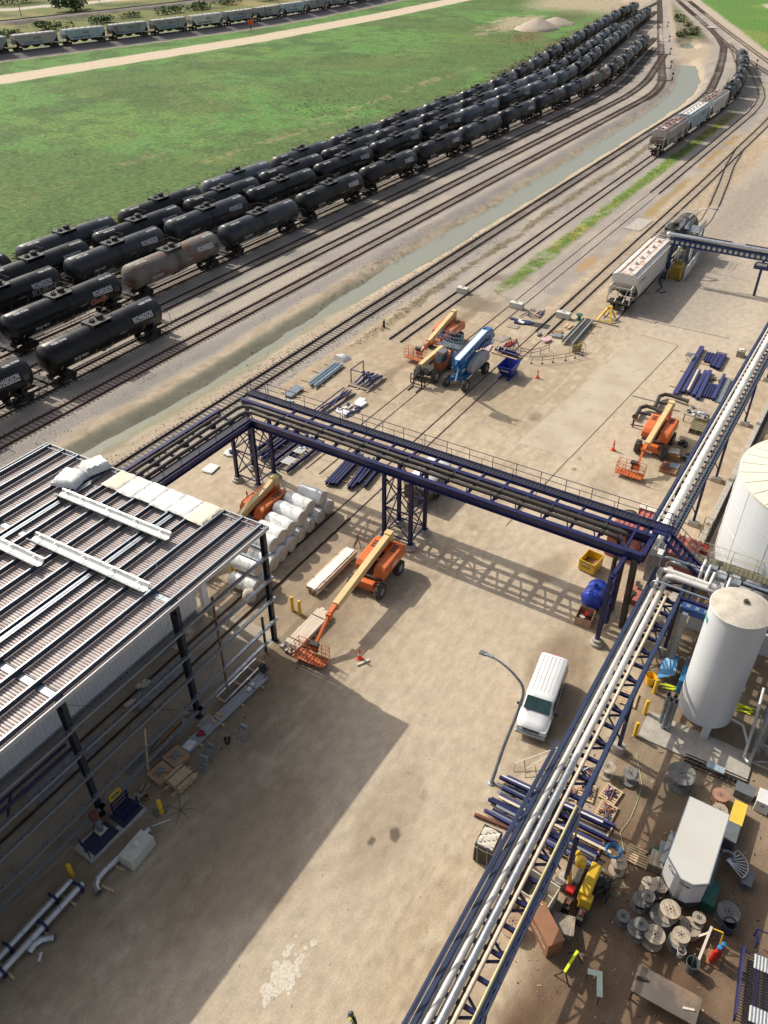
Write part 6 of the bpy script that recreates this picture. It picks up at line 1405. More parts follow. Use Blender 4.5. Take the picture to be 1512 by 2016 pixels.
pile('beam_stack', 'long navy beams spread in a fan under the bridge, right group', 'steel beams', (49.6, 32.7, 0), [(47.3, 32.9, 52.2, 33.8, .26, 'I', .24, .3, BLUE), (47.5, 32.6, 52.4, 33.4, .26, 'I', .2, .3, BLUE), (48.3, 32.5, 52.0, 32.9, .26, 'I', .22, .3, BLUE), (48.2, 31.8, 51.9, 32.3, .26, 'I', .2, .3, BLUE)], sleepers=[(49, 33.8, 49.3, 31.6), (51, 34, 51.2, 32)])
def ladder_frame(name, label, loc, L, Wd, n, h=.35, mt=BLUE, rz=0, load=None):
    t = thing(name, label, 'steel frame', loc, rz, 'navy steel frames under the bridge'); m = MB()
    for y in (-Wd / 2, Wd / 2): m.ibeam((-L / 2, y, h / 2 + .1), (L / 2, y, h / 2 + .1), .16, h, mt, .02)
    m.build('side_beam', t, smooth=0); m = MB()
    for i in range(n + 1): m.bar((-L / 2 + L * i / n, -Wd / 2, h / 2 + .12), (-L / 2 + L * i / n, Wd / 2, h / 2 + .12), .09, .12, mt)
    m.build('rung', t, smooth=0)
    if load:
        m = MB(); rnd = random.Random(5)
        for (x, y, dx, dy, mm) in load: m = MB(); m.box((x, y, h + .16), (dx, dy, .06), mm, rz=rnd.uniform(-.08, .08)); m.build('loose_plate', t, smooth=0)
    return t
ladder_frame('steel_truss', 'navy truss section lying nearest the left bridge tower', (50.0, 42.9, 0), 5.4, 1.0, 3, .4)
ladder_frame('steel_truss', 'navy ladder shaped frame in the middle of the three under the bridge', (49.7, 41.5, 0), 5.8, 1.1, 6)
ladder_frame('steel_truss', 'navy frame loaded with pale brackets, right of the three under the bridge', (49.4, 39.6, 0), 5.8, 1.4, 5, load=[(-2.2 + .17 * i, .0, .1, 1.0, WHITE) for i in range(7)] + [(-.2 + .17 * i, .15, .1, .9, WHITE) for i in range(6)] + [(1.2, .1, 1.6, .3, LT), (1.6, -.3, 1.4, .2, WHITE)])
pile('brace_bundle', 'bundle of thin navy braces lying beyond the bridge railing', 'steel braces', (59.3, 42.3, 0), [(56.7, 42.0 + .22 * i, 62.0, 41.9 + .22 * i + (.25 if i % 2 else -.1), .12 + .12 * (i % 3), 'B', .09, .09, BLUE) for i in range(6)] + [(57.2, 42.8, 61.5, 42.0, .42, 'B', .1, .08, BLUE), (58.2, 42.0, 61.8, 42.9, .46, 'B', .1, .08, PUR)])
pile('steel_sheets', 'pale blue galvanised members bundled on timbers by the gravel track', 'steel members', (63.6, 46.8, 0), [(60.6 + .25 * (i % 3), 46.0 + .22 * i, 66.4 + .2 * (i % 2), 46.3 + .22 * i, .22 + .07 * (i % 2), 'C', .18, .10, LT if i % 3 else GALV) for i in range(6)], sleepers=[(61.5, 48.4, 61.6, 45.6), (63.8, 48.6, 63.9, 45.8), (65.8, 48.4, 65.9, 46.1)])
pile('steel_sheets', 'short pale blue members on timbers nearer the bridge', 'steel members', (58.7, 47.4, 0), [(57.6, 46.9 + .2 * i, 60.0, 47.0 + .22 * i, .24, 'C', .18, .12, LT if i % 2 else SILV) for i in range(5)], sleepers=[(58.2, 48.6, 58.3, 46.2), (59.6, 48.4, 59.7, 46.3)])
def scrap(name, label, cat, loc, parts, group=None, rz=0):
    t = thing(name, label, cat, loc, rz, group); rnd = random.Random(int(loc[0] * 7 + loc[1]))
    for nm, n, (sx, sy), (dx, dy, dz), mt, z in parts:
        for i in range(n):
            m = MB(); m.box((rnd.uniform(-sx, sx), rnd.uniform(-sy, sy), z + dz / 2 + .01 * i), (dx * rnd.uniform(.7, 1.2), dy * rnd.uniform(.7, 1.2), dz), mt, rz=rnd.uniform(-.5, .5)); m.build(nm, t, smooth=0)
    return t
scrap('parts_pile', 'white and grey brackets heaped beside the short pale members', 'steel parts', (56.7, 47.0, 0), [('bracket', 6, (.5, .6), (.9, .2, .1), WHITE, .05), ('plate', 3, (.3, .5), (.5, .4, .08), LT, .15)])
scrap('parts_pile', 'white wrapped brackets and navy clips laid out beyond the bridge', 'steel parts', (58.7, 40.6, 0), [('bracket', 9, (1.0, .9), (.9, .16, .1), WHITE, .02), ('clip', 7, (1.1, 1.0), (.7, .25, .14), BLUE, .05), ('wrapped_part', 2, (.7, .5), (1.1, .7, .18), WRAPS, .02)])
scrap('parts_pile', 'white bagged parts on the ground right of the navy brace bundle', 'steel parts', (60.6, 40.2, 0), [('bag', 3, (.35, .3), (1.0, .8, .22), WRAPS, .02)])
scrap('parts_pile', 'small white pallets of parts left of the bridge tower', 'steel parts', (46.6, 45.3, 0), [('plate', 3, (.4, .3), (1.1, .7, .14), WHITE, .02), ('clip', 1, (.2, .2), (.5, .4, .2), BLUE, .2)])
scrap('parts_pile', 'stack of pale sheets beside the tower on the shed side', 'steel parts', (43.5, 45.2, 0), [('sheet', 4, (.15, .15), (1.3, 1.0, .08), WHITE, .04)])
m = MB(); m.add([(0, 0, 0), (1.4, -.2, 0), (1.5, 1.0, 0), (.1, 1.6, 0), (.2, .4, .45), (1.1, .3, .5), (1.2, .9, .4), (.2, 1.3, .6)], [(0, 1, 5, 4), (1, 2, 6, 5), (2, 3, 7, 6), (3, 0, 4, 7), (4, 5, 6, 7)], WHITE); simple('covered_pile', 'white sheet thrown over something beside the gravel track', 'sheet', m, (67.2, 46.8, 0), smooth=50)
m = MB(); m.lathe([(.14, 0), (.14, .8)], (0, 0, 0), DARK, n=12); simple('post', 'short black post by the gravel right of the ditch', 'post', m, (77.6, 48.0, 0))
# valve skid
t = thing('valve_skid', 'navy and silver valve skid on timbers beside the flush rails', 'valve skid', (64.8, 42.2, 0)); m = MB(); m.box((0, 0, .12), (3.4, 2.6, .06), GWOOD)
for y in (-1.2, 0, 1.2): m.box((0, y, .05), (3.9, .14, .1), WOOD)
m.build('base', t, smooth=0); m = MB()
for x in (-1.2, 1.2): m.bar((x, 1.2, .15), (x, 1.2, 1.7), .08, .08, BLUE)
m.bar((-1.2, 1.2, 1.7), (1.2, 1.2, 1.7), .08, .08, BLUE); m.bar((-1.2, -.4, .15), (-1.2, -.4, 1.7), .08, .08, BLUE); m.bar((-1.2, -.4, 1.7), (-1.2, 1.2, 1.7), .08, .08, BLUE); m.build('frame', t, smooth=0)
for i in range(4):
    m = MB(); y = -1.0 + .55 * i; m.tube([(-1.3, y, .4), (.2, y + .1, .55), (1.3, y, .4)], .13, GALVD if i % 2 else BLUE, n=12); m.tube([(-.5 + .3 * i, y, .4), (-.5 + .3 * i, y, .85)], .1, BLUE, n=10); m.lathe([(.2, 0), (.2, .06)], (-.5 + .3 * i, y, .85), BLUE, n=14); m.lathe([(.2, 0), (.2, .08)], (1.3, y, .4), WHITE, n=14, axis='X'); m.build('valve_pipe', t)
# concrete blocks, plate, bumper, hopper bin
def cblock(x, y, label, rz=0, L=1.5, Wd=.8, H=.75, lift=True):
    m = MB(); m.box((0, 0, H / 2), (Wd, L, H), mat('pale_block', (.56, .55, .49), (.48, .47, .42), scale=1.6, rough=.85, bump=.004), taper=.985); o = m.build('concrete_block', loc=(x, y, 0), rz=rz, smooth=0, bevel=.035); tag(o, label, 'concrete block', 'concrete blocks')
    if lift: m = MB(); m.box((0, 0, H + .03), (.12, .3, .06), GREYB); m.build('lifting_loop', o, smooth=0)
    return o
cblock(92.1, 44.9, 'concrete block across the rails of the track at the ditch side'); cblock(91.3, 36.9, 'concrete block on the track beyond the parked lifts', L=1.75); cblock(91.6, 30.8, 'concrete block on the loading track near the green reel', L=1.75)
o = cblock(13.35, 23.7, 'weathered concrete block by the elbow duct near the building', rz=PI / 2 + .05, L=1.75, Wd=.95, H=.8, lift=False)
m = MB(); m.prism([(-.1, -.12), (.12, -.12), (.12, .12), (-.1, .12)], .8, .98, WHITE); m.v = [(v[0] * (1.15 if v[2] > .9 else 1) - .0, v[1], v[2]) for v in m.v]; simple('bucket', 'small white tub on top of the weathered concrete block', 'tub', m, (13.4, 23.72, 0), smooth=0)
m = MB(); m.box((0, 0, .03), (6.2, 2.4, .05), CONC); simple('concrete_plate', 'flat pale concrete plate lying between tracks before the tank car', 'plate', m, (131.7, 34.1, .02), -.03, smooth=0)
t = thing('bumper_stop', 'yellow steel bumper stop at the end of the loading track', 'bumper stop', (93.9, 26.1, 0)); m = MB()
for y in (-.75, .75): m.bar((-1.0, y * 1.1, .1), (.5, y * .3, 1.3), .2, .2, YEL); m.bar((1.0, y, .1), (.5, y * .3, 1.3), .2, .2, YEL)
m.box((.55, 0, 1.3), (.25, .7, .35), YEL); m.bar((-1.0, .8, .12), (-1.0, -.8, .12), .14, .14, YEL); m.build('frame', t, smooth=0); m = MB(); m.bar((-1.3, -2.0, .08), (-1.2, 2.6, .08), .16, .14, GWOOD); m.build('timber', t, smooth=0)
t = thing('tipping_bin', 'dark blue tipping bin standing by the flush rails', 'bin', (74.1, 30.1, 0)); m = MB()
a = [(-1.2, -.75, .35), (.5, -.75, .35), (.5, .75, .35), (-.5, .75, .35)]
lo = [(-.6, -.6, .3), (.7, -.6, .3), (.7, .6, .3), (-.6, .6, .3)]; hi = [(-1.3, -.85, 1.5), (1.15, -.85, 1.5), (1.15, .85, 1.5), (-1.3, .85, 1.5)]
li = [(x * .9, y * .9, z + .08) for x, y, z in lo]; hi2 = [(x * .95, y * .94, z) for x, y, z in hi]
m.add(lo + hi + li + hi2, [(0, 1, 2, 3), (0, 1, 5, 4), (1, 2, 6, 5), (2, 3, 7, 6), (3, 0, 4, 7), (8, 9, 13, 12), (9, 10, 14, 13), (10, 11, 15, 14), (11, 8, 12, 15), (8, 9, 10, 11), (4, 5, 13, 12), (5, 6, 14, 13), (6, 7, 15, 14), (7, 4, 12, 15)], BINBLUE); m.build('hopper', t, smooth=0)
m = MB()
for y in (-.5, .5): m.box((0, y, .1), (2.4, .2, .2), BINBLUE)
m.build('fork_pocket', t, smooth=0); m = MB(); m.box((-1.02, 0, .98), (.02, .9, .2), WHITE, ry=-.45); m.build('sticker', t, smooth=0)
# scattered assembly area by the railing hoops
pile('pipe_spools', 'navy pipe spools wrapped in white on a pallet right of the blue lift', 'pipes', (78.6, 32.2, 0), [(78.3, 30.9, 78.6, 33.8, .35, 'T', .17, .17, BLUE), (78.75, 30.9, 79.05, 33.7, .35, 'T', .16, .16, BLUE), (78.5, 31.2, 78.8, 33.6, .62, 'T', .13, .13, BLUE), (78.4, 32.6, 79.0, 32.7, .56, 'B', .1, .3, WHITE), (78.2, 33.3, 78.8, 33.4, .56, 'B', .1, .3, WHITE), (77.9, 30.8, 78.2, 34.0, .1, 'B', .18, .14, WOOD), (79.2, 30.8, 79.4, 34.0, .1, 'B', .18, .14, WOOD)])
t = thing('railing_section', 'curved railing hoop with posts lying in the inner arc on the dirt', 'railing', (80.0, 29.6, 0)); railing(t, [(79.6, 31.1, .02), (79.7, 29.9, .02), (80.8, 29.2, .02), (82.1, 28.7, .02)], h=.75, post=1.1, mt=BLUE, r=.035)
t = thing('railing_section', 'long curved railing section standing in the outer arc with round feet', 'railing', (80.5, 26.7, 0)); pts = [(78.1, 29.1), (78.7, 28.1), (79.6, 27.2), (80.8, 26.2), (81.9, 25.5), (82.9, 25.0)]; railing(t, [(*p, .03) for p in pts], h=.8, post=1.2, mt=BLUE, r=.03)
for p in pts: m = W(t); m.lathe([(.14, 0), (.14, .05)], (*p, 0), BLUE, n=12); m.build('foot', t)
t = thing('railing_section', 'short curved railing with yellow panel at the right end of the arcs', 'railing', (83.6, 25.4, 0)); railing(t, [(82.4, 26.4, .02), (83.4, 25.6, .02), (84.3, 25.2, .02)], h=.8, post=1.0, mt=GREYB); m = W(t); m.box((83.2, 26.0, .5), (.08, .8, .9), MC['tan_frame'], rz=.6); m.box((83.8, 25.7, .5), (.08, .4, 1.0), YEL, rz=.6); m.build('panel', t, smooth=0)
scrap('board_pile', 'brown plywood squares lying right of the blue boom end', 'boards', (82.2, 34.6, 0), [('board', 1, (.1, .1), (1.5, 1.3, .06), GWOOD, .01)]); scrap('board_pile', 'pinkish plywood sheet near the navy truss parts', 'boards', (86.0, 34.8, 0), [('board', 1, (.1, .1), (1.4, 1.3, .06), GWOOD, .01)])
scrap('board_pile', 'short lumber offcuts heaped on a pallet by the flush rails', 'lumber', (82.3, 36.2, 0), [('offcut', 6, (.4, .4), (.9, .18, .12), WOOD, .03)]); scrap('board_pile', 'grey grating panel on the ground beside the offcuts', 'panel', (80.9, 35.6, 0), [('panel', 1, (.05, .05), (1.5, 1.3, .05), GALVD, .01)])
scrap('board_pile', 'pink wrapped boards and long sticks right of the blue boom', 'boards', (78.8, 35.2, 0), [('wrapped_board', 3, (.3, .4), (1.4, .9, .10), mat('pink_wrap', (.58, .40, .40), (.5, .33, .34), scale=3, rough=.5), .02), ('stick', 3, (.9, .5), (2.0, .1, .08), WOOD, .14)])
scrap('board_pile', 'red and navy bars crossed on the ground beyond the pipe spools', 'steel bars', (81.3, 33.2, 0), [('bar', 3, (.5, .4), (1.8, .1, .08), RED, .03), ('bar', 3, (.6, .4), (1.6, .1, .08), BLUE, .08)])
t = thing('stair_stand', 'brown folding stair frame behind the navy pipe spools', 'frame', (80.5, 32.2, 0)); m = MB()
for y in (0, .8): m.bar((-.6, y, 0), (.2, y, 1.2), .07, .07, MC['rusty_post']); m.bar((1.0, y, 0), (.2, y, 1.2), .07, .07, MC['rusty_post'])
for k in range(4): m.bar((-.5 + .18 * k, 0, .2 + .27 * k), (-.5 + .18 * k, .8, .2 + .27 * k), .05, .05, MC['rusty_post'])
m.build('legs', t, smooth=0)
scrap('parts_pile', 'navy truss ends and clips beside the concrete block on the track', 'steel parts', (87.6, 34.6, 0), [('bar', 5, (.3, .9), (.5, 1.8, .12), BLUE, .03), ('plate', 2, (.3, .6), (.6, .5, .1), WHITE, .1)])
scrap('parts_pile', 'tangle of thin navy ladder bars beyond the concrete block', 'steel parts', (90.6, 34.2, 0), [('bar', 9, (.9, 1.0), (2.2, .07, .07), BLUE, .05), ('timber', 1, (.2, .4), (.2, 2.4, .14), WOOD, .02)])
m = MB(); m.box((0, 0, .03), (1.2, 3.2, .05), DARK); simple('rubber_mat', 'black rubber mat lying across the rails right of the navy parts', 'mat', m, (87.9, 32.8, 0), .1, smooth=0)
scrap('board_pile', 'small pallet of yellow boards beside the green reel', 'lumber', (92.7, 28.3, 0), [('board', 4, (.2, .2), (1.0, .2, .1), WOOD, .03)]); scrap('board_pile', 'lumber pallet left of the paired grey channels', 'lumber', (89.4, 29.3, 0), [('board', 5, (.3, .3), (1.2, .2, .1), WOOD, .03)])
scrap('board_pile', 'brown wood box parts next to the grey channels', 'lumber', (87.2, 29.6, 0), [('box_part', 4, (.3, .3), (.9, .5, .16), OSB, .02)]); scrap('parts_pile', 'grey bagged fittings near the grey channels', 'steel parts', (86.0, 29.3, 0), [('bag', 3, (.25, .25), (.8, .6, .2), GALVD, .02)])
scrap('parts_pile', 'pink plastic bag of parts above the railing arcs', 'bag', (84.4, 30.0, 0), [('bag', 3, (.2, .2), (1.1, .8, .25), MC['pink_wrap'], .02)]); scrap('parts_pile', 'small grey fitting lying on the flush rail', 'steel parts', (85.4, 31.2, 0), [('fitting', 3, (.2, .2), (.5, .3, .2), GREYB, .02)])
pile('channel_pair', 'pair of long grey channels on timbers pointing at the hopper car', 'steel channels', (88.3, 27.6, 0), [(84.4, 27.9, 92.0, 28.1, .36, 'C', .42, .34, mat('grey_primer', (.28, .30, .29), (.23, .25, .24), scale=2, rough=.5)), (84.6, 27.0, 92.0, 27.3, .36, 'C', .42, .34, MC['grey_primer'])], sleepers=[(86, 28.8, 86.1, 26.0), (89, 28.6, 89.1, 26.0), (91.2, 28.6, 91.3, 25.8)])
# stored navy beams on the right
G = 'stored navy beams on the pavement'
pile('beam_stack', 'longest single navy beam lying flat beside the folding chair', 'steel beam', (85.3, 13.9, 0), [(79.0, 13.55, 91.8, 14.05, .25, 'I', .5, .3, PUR)], sleepers=[(81, 14.6, 81, 13), (85, 14.6, 85, 13), (90, 14.7, 90, 13.3)], group=G)
pile('beam_stack', 'navy beams with pale plank in the middle of the stored steel', 'steel beams', (82.9, 12.4, 0), [(79.9, 13.0, 85.5, 13.2, .24, 'I', .34, .3, PUR), (80.0, 12.45, 85.7, 12.75, .24, 'I', .3, .3, PUR), (80.3, 12.62, 85.6, 12.92, .42, 'B', .2, .05, CREAM), (79.8, 11.9, 86.0, 12.15, .24, 'I', .38, .3, PUR), (79.4, 11.35, 86.3, 11.75, .24, 'I', .4, .3, PUR)], group=G)
pile('beam_stack', 'short navy channels at the right end of the stored steel', 'steel beams', (82.4, 10.6, 0), [(80.3, 11.0 - .26 * i, 83.6, 11.15 - .26 * i, .2, 'C', .2, .2, PUR) for i in range(4)] + [(80.1, 9.95, 86.2, 10.25, .24, 'I', .3, .3, PUR)], group=G)
pile('beam_stack', 'upper group of short navy beams beyond the long one', 'steel beams', (89.6, 12.3, 0), [(88.5, 13.0 - .3 * i, 91.0, 13.1 - .3 * i, .2, 'C', .24, .2, PUR) for i in range(3)] + [(87.6 - .1 * i, 12.1 - .24 * i, 91.3, 12.2 - .24 * i, .24, 'I', .2, .28, PUR if i % 2 else BLUE) for i in range(5)], sleepers=[(88, 13.2, 88.1, 10.8), (90.8, 13.2, 90.9, 10.8)], group=G)
pile('steel_sheets', 'flat grey plates leaning together beside the far pipe rack', 'steel plates', (82.8, 9.4, 0), [(80.0, 9.65 - .2 * i, 85.8, 9.9 - .2 * i, .06 + .05 * i, 'B', .2, .03, GALVD) for i in range(3)])
scrap('parts_pile', 'heap of dark clamps between the stored navy beams', 'steel parts', (84.8, 10.7, 0), [('clamp', 8, (.5, .5), (.45, .12, .12), DARK, .05)])
t = thing('folding_chair', 'grey folding table on thin legs left of the longest navy beam', 'table', (88.0, 14.55, 0)); m = MB(); m.box((0, 0, .75), (1.3, .7, .05), GREYB, ry=.15); m.build('top', t, smooth=0); m = MB()
for x in (-.5, .5):
    for y in (-.3, .3): m.tube([(x, y, 0), (x, -y, .72)], .02, GREYB, n=5)
m.build('legs', t)
t = thing('clamp_box', 'wooden box of tools by the far pipe rack', 'box', (92.3, 9.9, 0)); m = MB(); m.box((0, 0, .35), (.9, .8, .7), GWOOD); m.build('box', t, smooth=0); m = MB(); m.box((.1, 0, .75), (.5, .5, .12), WHITE, rz=.4); m.build('rag', t, smooth=0)
m = MB(); m.tube([(-.0, 1.25, .05), (.05, -1.25, .05)], .045, GALVD, n=6); simple('pipe', 'thin grey pipe lying alone on the pavement left of the ducts', 'pipe', m, (76.8, 16.0, 0))
# dark elbow ducts
for k, (pts, lab) in enumerate([([(74.8, 14.4), (77.4, 14.7), (78.1, 14.3), (78.2, 13.7), (77.9, 11.9)], 'dark steel duct with two bends, the farther one behind the boom lift'), ([(72.0, 15.5), (74.1, 15.6), (74.7, 15.2), (74.7, 14.6), (74.4, 13.4)], 'dark steel duct with two bends, the nearer one left of the boom lift')]):
    t = thing('bent_duct', lab, 'duct', (pts[0][0], pts[0][1], 0)); m = W(t); S = []
    P_ = [Vector((*p, .45)) for p in pts]; m.tube(P_, .20, DKPIPE, n=14); m.build('duct', t)
    m = W(t); m.tube([Vector(((pts[0][0] + pts[1][0]) / 2, pts[0][1] + .1, .45)), Vector(((pts[0][0] + pts[1][0]) / 2 + .2, pts[-1][1] + .9, .45))], .15, DKPIPE, n=12); m.build('cross_duct', t)
    m = W(t); m.lathe([(.30, -.03), (.30, .03)], (*pts[0], .45), mat('rust_flange', (.18, .07, .05), (.13, .05, .04), scale=4, rough=.8), n=16, axis='X'); m.lathe([(.28, -.03), (.28, .03)], (*pts[-1], .45), MC['rust_flange'], n=16, axis='Y'); m.build('flange', t)
t = thing('pipe_stub', 'rusty capped pipe stub with a thin rod standing left of the near duct', 'pipe', (70.8, 15.3, 0)); m = MB(); m.tube([(0, 0, 0), (0, 0, .9)], .1, MC['rust_flange'], n=10); m.tube([(0, 0, .6), (.4, -.5, .9)], .05, DKPIPE, n=6); m.tube([(.3, .3, .05), (.6, -1.2, .05)], .04, DKPIPE, n=6); m.build('stub', t)
# junk beside the far rack
t = thing('workbench', 'messy workbench with fittings beside the far pipe rack', 'workbench', (75.4, 10.4, 0)); m = MB(); m.box((0, 0, .8), (2.0, 2.2, .06), GWOOD); m.build('top', t, smooth=0); m = MB()
for x in (-.9, .9):
    for y in (-1, 1): m.box((x, y, .4), (.1, .1, .78), GWOOD)
m.build('leg', t, smooth=0); rnd = random.Random(4); m = MB()
for i in range(14): m.box((rnd.uniform(-.9, .8), rnd.uniform(-1, 1), .9), (rnd.uniform(.1, .4), rnd.uniform(.1, .3), .15), random.choice([DARK, GALV, WHITE, GREYB]), rz=rnd.uniform(0, 3))
m.build('fittings', t, smooth=0)
def pallet(name, label, x, y, rz=0, z=0, n=7, L=1.2, Wd=1.0, mt=WOOD, group='wooden pallets', h=.14):
    t = thing(name, label, 'pallet', (x, y, z), rz, group); m = MB()
    for i in range(n): m.box((-L / 2 + L * (i + .5) / n, 0, h - .01), (L / n * .68, Wd, .022), mt)
    m.build('deck_board', t, smooth=0); m = MB()
    for yy in (-Wd / 2 + .05, 0, Wd / 2 - .05): m.box((0, yy, h / 2 - .01), (L, .09, h - .03), mt)
    m.build('stringer', t, smooth=0); return t
pallet('pallet', 'olive slatted crate standing behind the workbench', 73.5, 9.75, 0, h=.5, L=1.9, Wd=1.3, n=6, mt=mat('olive_wood', (.22, .19, .11), (.16, .14, .08), scale=3, rough=.85)); 
t = thing('wooden_crate', 'open brown crate with white lid right of the boom lift wheels', 'crate', (67.3, 10.2, 0)); m = MB(); m.box((0, 0, .35), (1.3, .9, .7), OSB); m.build('box', t, smooth=0); m = MB(); m.box((.1, .2, .74), (1.1, .9, .05), CANVAS, rz=.15, ry=.1); m.build('lid', t, smooth=0)
scrap('parts_pile', 'black fittings and a hose behind the lift wheels', 'steel parts', (70.2, 10.3, 0), [('fitting', 6, (.6, .4), (.4, .3, .25), DARK, .02)]); scrap('parts_pile', 'dark round fittings beside the open crate', 'steel parts', (67.8, 9.2, 0), [('fitting', 5, (.6, .3), (.35, .3, .25), DARK, .02), ('fitting', 1, (.2, .2), (.2, 1.6, .12), GALVD, .25)])
t = thing('sorting_tray', 'brown slatted tray full of silver fittings by the far rack', 'tray', (65.4, 10.1, 0)); m = MB(); m.box((0, 0, .12), (1.9, 1.5, .2), OSB); m.build('tray', t, smooth=0); m = MB(); m.box((.35, -.3, .26), (.9, .8, .1), GALV)
for i in range(5): m.box((-.7 + .24 * i, .3, .25), (.1, 1.0, .06), MC['rust_flange'])
m.build('fittings', t, smooth=0)
m = MB()
for i in range(4): m.lathe([(.62 - .03 * i, .04 + .05 * i), (.66 - .03 * i, .06 + .05 * i), (.62 - .03 * i, .08 + .05 * i)], (0, 0, 0), DARK, n=28, cap=False)
for k in range(10): a = PI * k / 10; m.bar((.6 * math.cos(a), .6 * math.sin(a), .2), (-.6 * math.cos(a), -.6 * math.sin(a), .2), .02, .02, DARK)
simple('wire_cage', 'round dark wire cage lying behind the bridge by the red containers', 'wire cage', m, (56.7, 10.9, 0))
# red corrugated containers
def container(x, y, L, Wd, H, label, mt=REDC, ax='x'):
    t = thing('container', label, 'container', (x, y, 0), 0, 'red containers'); m = MB(); m.box((0, 0, H / 2), (L - .1, Wd - .1, H - .05), mt); m.build('body', t, smooth=0); m = MB(); n = int(Wd / .35)
    for i in range(n): m.box((0, -Wd / 2 + Wd * (i + .5) / n, H), (L, Wd / n * .55, .09), mt)
    m.build('roof', t, smooth=0); m = MB(); n = int(L / .3)
    for s in (-1, 1):
        for i in range(n): m.box((-L / 2 + L * (i + .5) / n, s * Wd / 2, H / 2), (L / n * .5, .07, H - .2), mt)
    m.build('side_rib', t, smooth=0); return t
container(52.0, 9.9, 2.6, 2.3, 2.4, 'faded red corrugated container under the bridge end, left one'); container(51.6, 5.5, 2.6, 2.0, 2.5, 'faded red corrugated container with rusty roof, right of the far rack'); container(54.0, 8.9, 1.4, 1.6, 2.3, 'pale topped red container behind the bridge railing', mt=REDC)
m = MB(); m.box((0, 0, 2.3), (.7, 1.3, .08), CANVAS); m.box((0, 0, 1.15), (.6, 1.2, 2.2), REDC); simple('cabinet', 'cream topped red cabinet behind the left red container', 'cabinet', m, (55.3, 9.4, 0), smooth=0)
m = MB(); m.lathe([(.05, 1.05), (.3, .98), (.42, .75), (.42, .1), (.3, 0)], (0, 0, 1.0), RED, n=22); simple('red_tank', 'bright red tank beside the right red container', 'tank', m, (53.2, 4.4, 0))
m = MB(); m.box((0, 0, 1.3), (.8, 1.1, 2.6), GALVD); m.box((.05, .1, 2.65), (.7, .9, .12), WHITE); simple('cabinet', 'grey white equipment cabinet between the far rack pipes and red container', 'cabinet', m, (49.8, 7.0, 0), smooth=0)
scrap('parts_pile', 'dark red pump parts beneath the pipe crossing', 'machine parts', (47.3, 7.6, 0), [('part', 7, (.9, .9), (.8, .5, .5), REDC, .02), ('part', 4, (.9, .9), (.6, .3, .6), DARK, .02)])
# yellow bin, blue tank, wooden box
t = thing('steel_bin', 'yellow open steel bin on the dirt under the bridge end', 'bin', (48.6, 11.4, 0), -.12); m = MB(); s = .62; h = .95
for (c, d) in (((0, -s, h / 2 + .1), (1.5, .05, h)), ((0, s, h / 2 + .1), (1.5, .05, h)), ((-.75, 0, h / 2 + .1), (.05, 1.24, h)), ((.75, 0, h / 2 + .1), (.05, 1.24, h)), ((0, 0, .13), (1.5, 1.24, .05))): m.box(c, d, YEL)
m.box((-.78, 0, h + .08), (.05, 1.3, .08), YEL); m.build('body', t, smooth=0); m = MB(); m.box((-.785, .1, .8), (.02, .36, .2), CANVAS); vs, fs = text_mesh('SCRAP ONLY', .13, 0, .004); m.add([(-.79, .45 - v[0], .5 + v[1]) for v in vs], fs, DARK); m.build('sign', t, smooth=0); m = MB(); m.box((.2, 0, .3), (.9, .8, .25), OSB); m.build('contents', t, smooth=0)
t = thing('plastic_tank', 'round blue plastic tank lying beside the braced end frame', 'tank', (45.0, 9.8, 0)); m = MB(); m.lathe([(.05, -1.18), (.45, -1.12), (.72, -.92), (.78, -.7), (.78, .7), (.72, .92), (.45, 1.12), (.05, 1.18)], (0, 0, .85), PLASTB, n=36, axis='X')
for x in (-.7, 0, .7): m.lathe([(.80, x - .03), (.80, x + .03)], (0, 0, .85), PLASTB, n=36, axis='X')
m.build('body', t); m = MB(); m.lathe([(.2, 1.55), (.2, 1.75), (.15, 1.75), (.15, 1.6)], (-.1, 0, 0), PLASTB, n=18); m.build('manway', t); m = MB()
for x in (-.6, .6): m.box((x, 0, .14), (.2, 1.2, .3), DARK)
m.build('saddle', t, smooth=0)
t = thing('wooden_crate', 'open brown wooden box with red bags beside the blue tank', 'crate', (42.9, 9.7, 0), .1); m = MB()
for (c, d) in (((0, -.55, .35), (1.3, .05, .7)), ((0, .55, .35), (1.3, .05, .7)), ((-.65, 0, .35), (.05, 1.1, .7)), ((.65, 0, .35), (.05, 1.1, .7)), ((0, 0, .06), (1.3, 1.1, .05))): m.box(c, d, mat('crate_wood', (.42, .27, .17), (.34, .21, .13), scale=3, rough=.8))
m.build('box', t, smooth=0); m = MB(); m.box((.1, -.1, .5), (.4, .35, .3), RED, rz=.4); m.box((0, -.35, .52), (.25, .25, .35), DARK); m.box((-.2, .2, .45), (.4, .3, .15), CANVAS, rz=.8); m.build('contents', t, smooth=0)
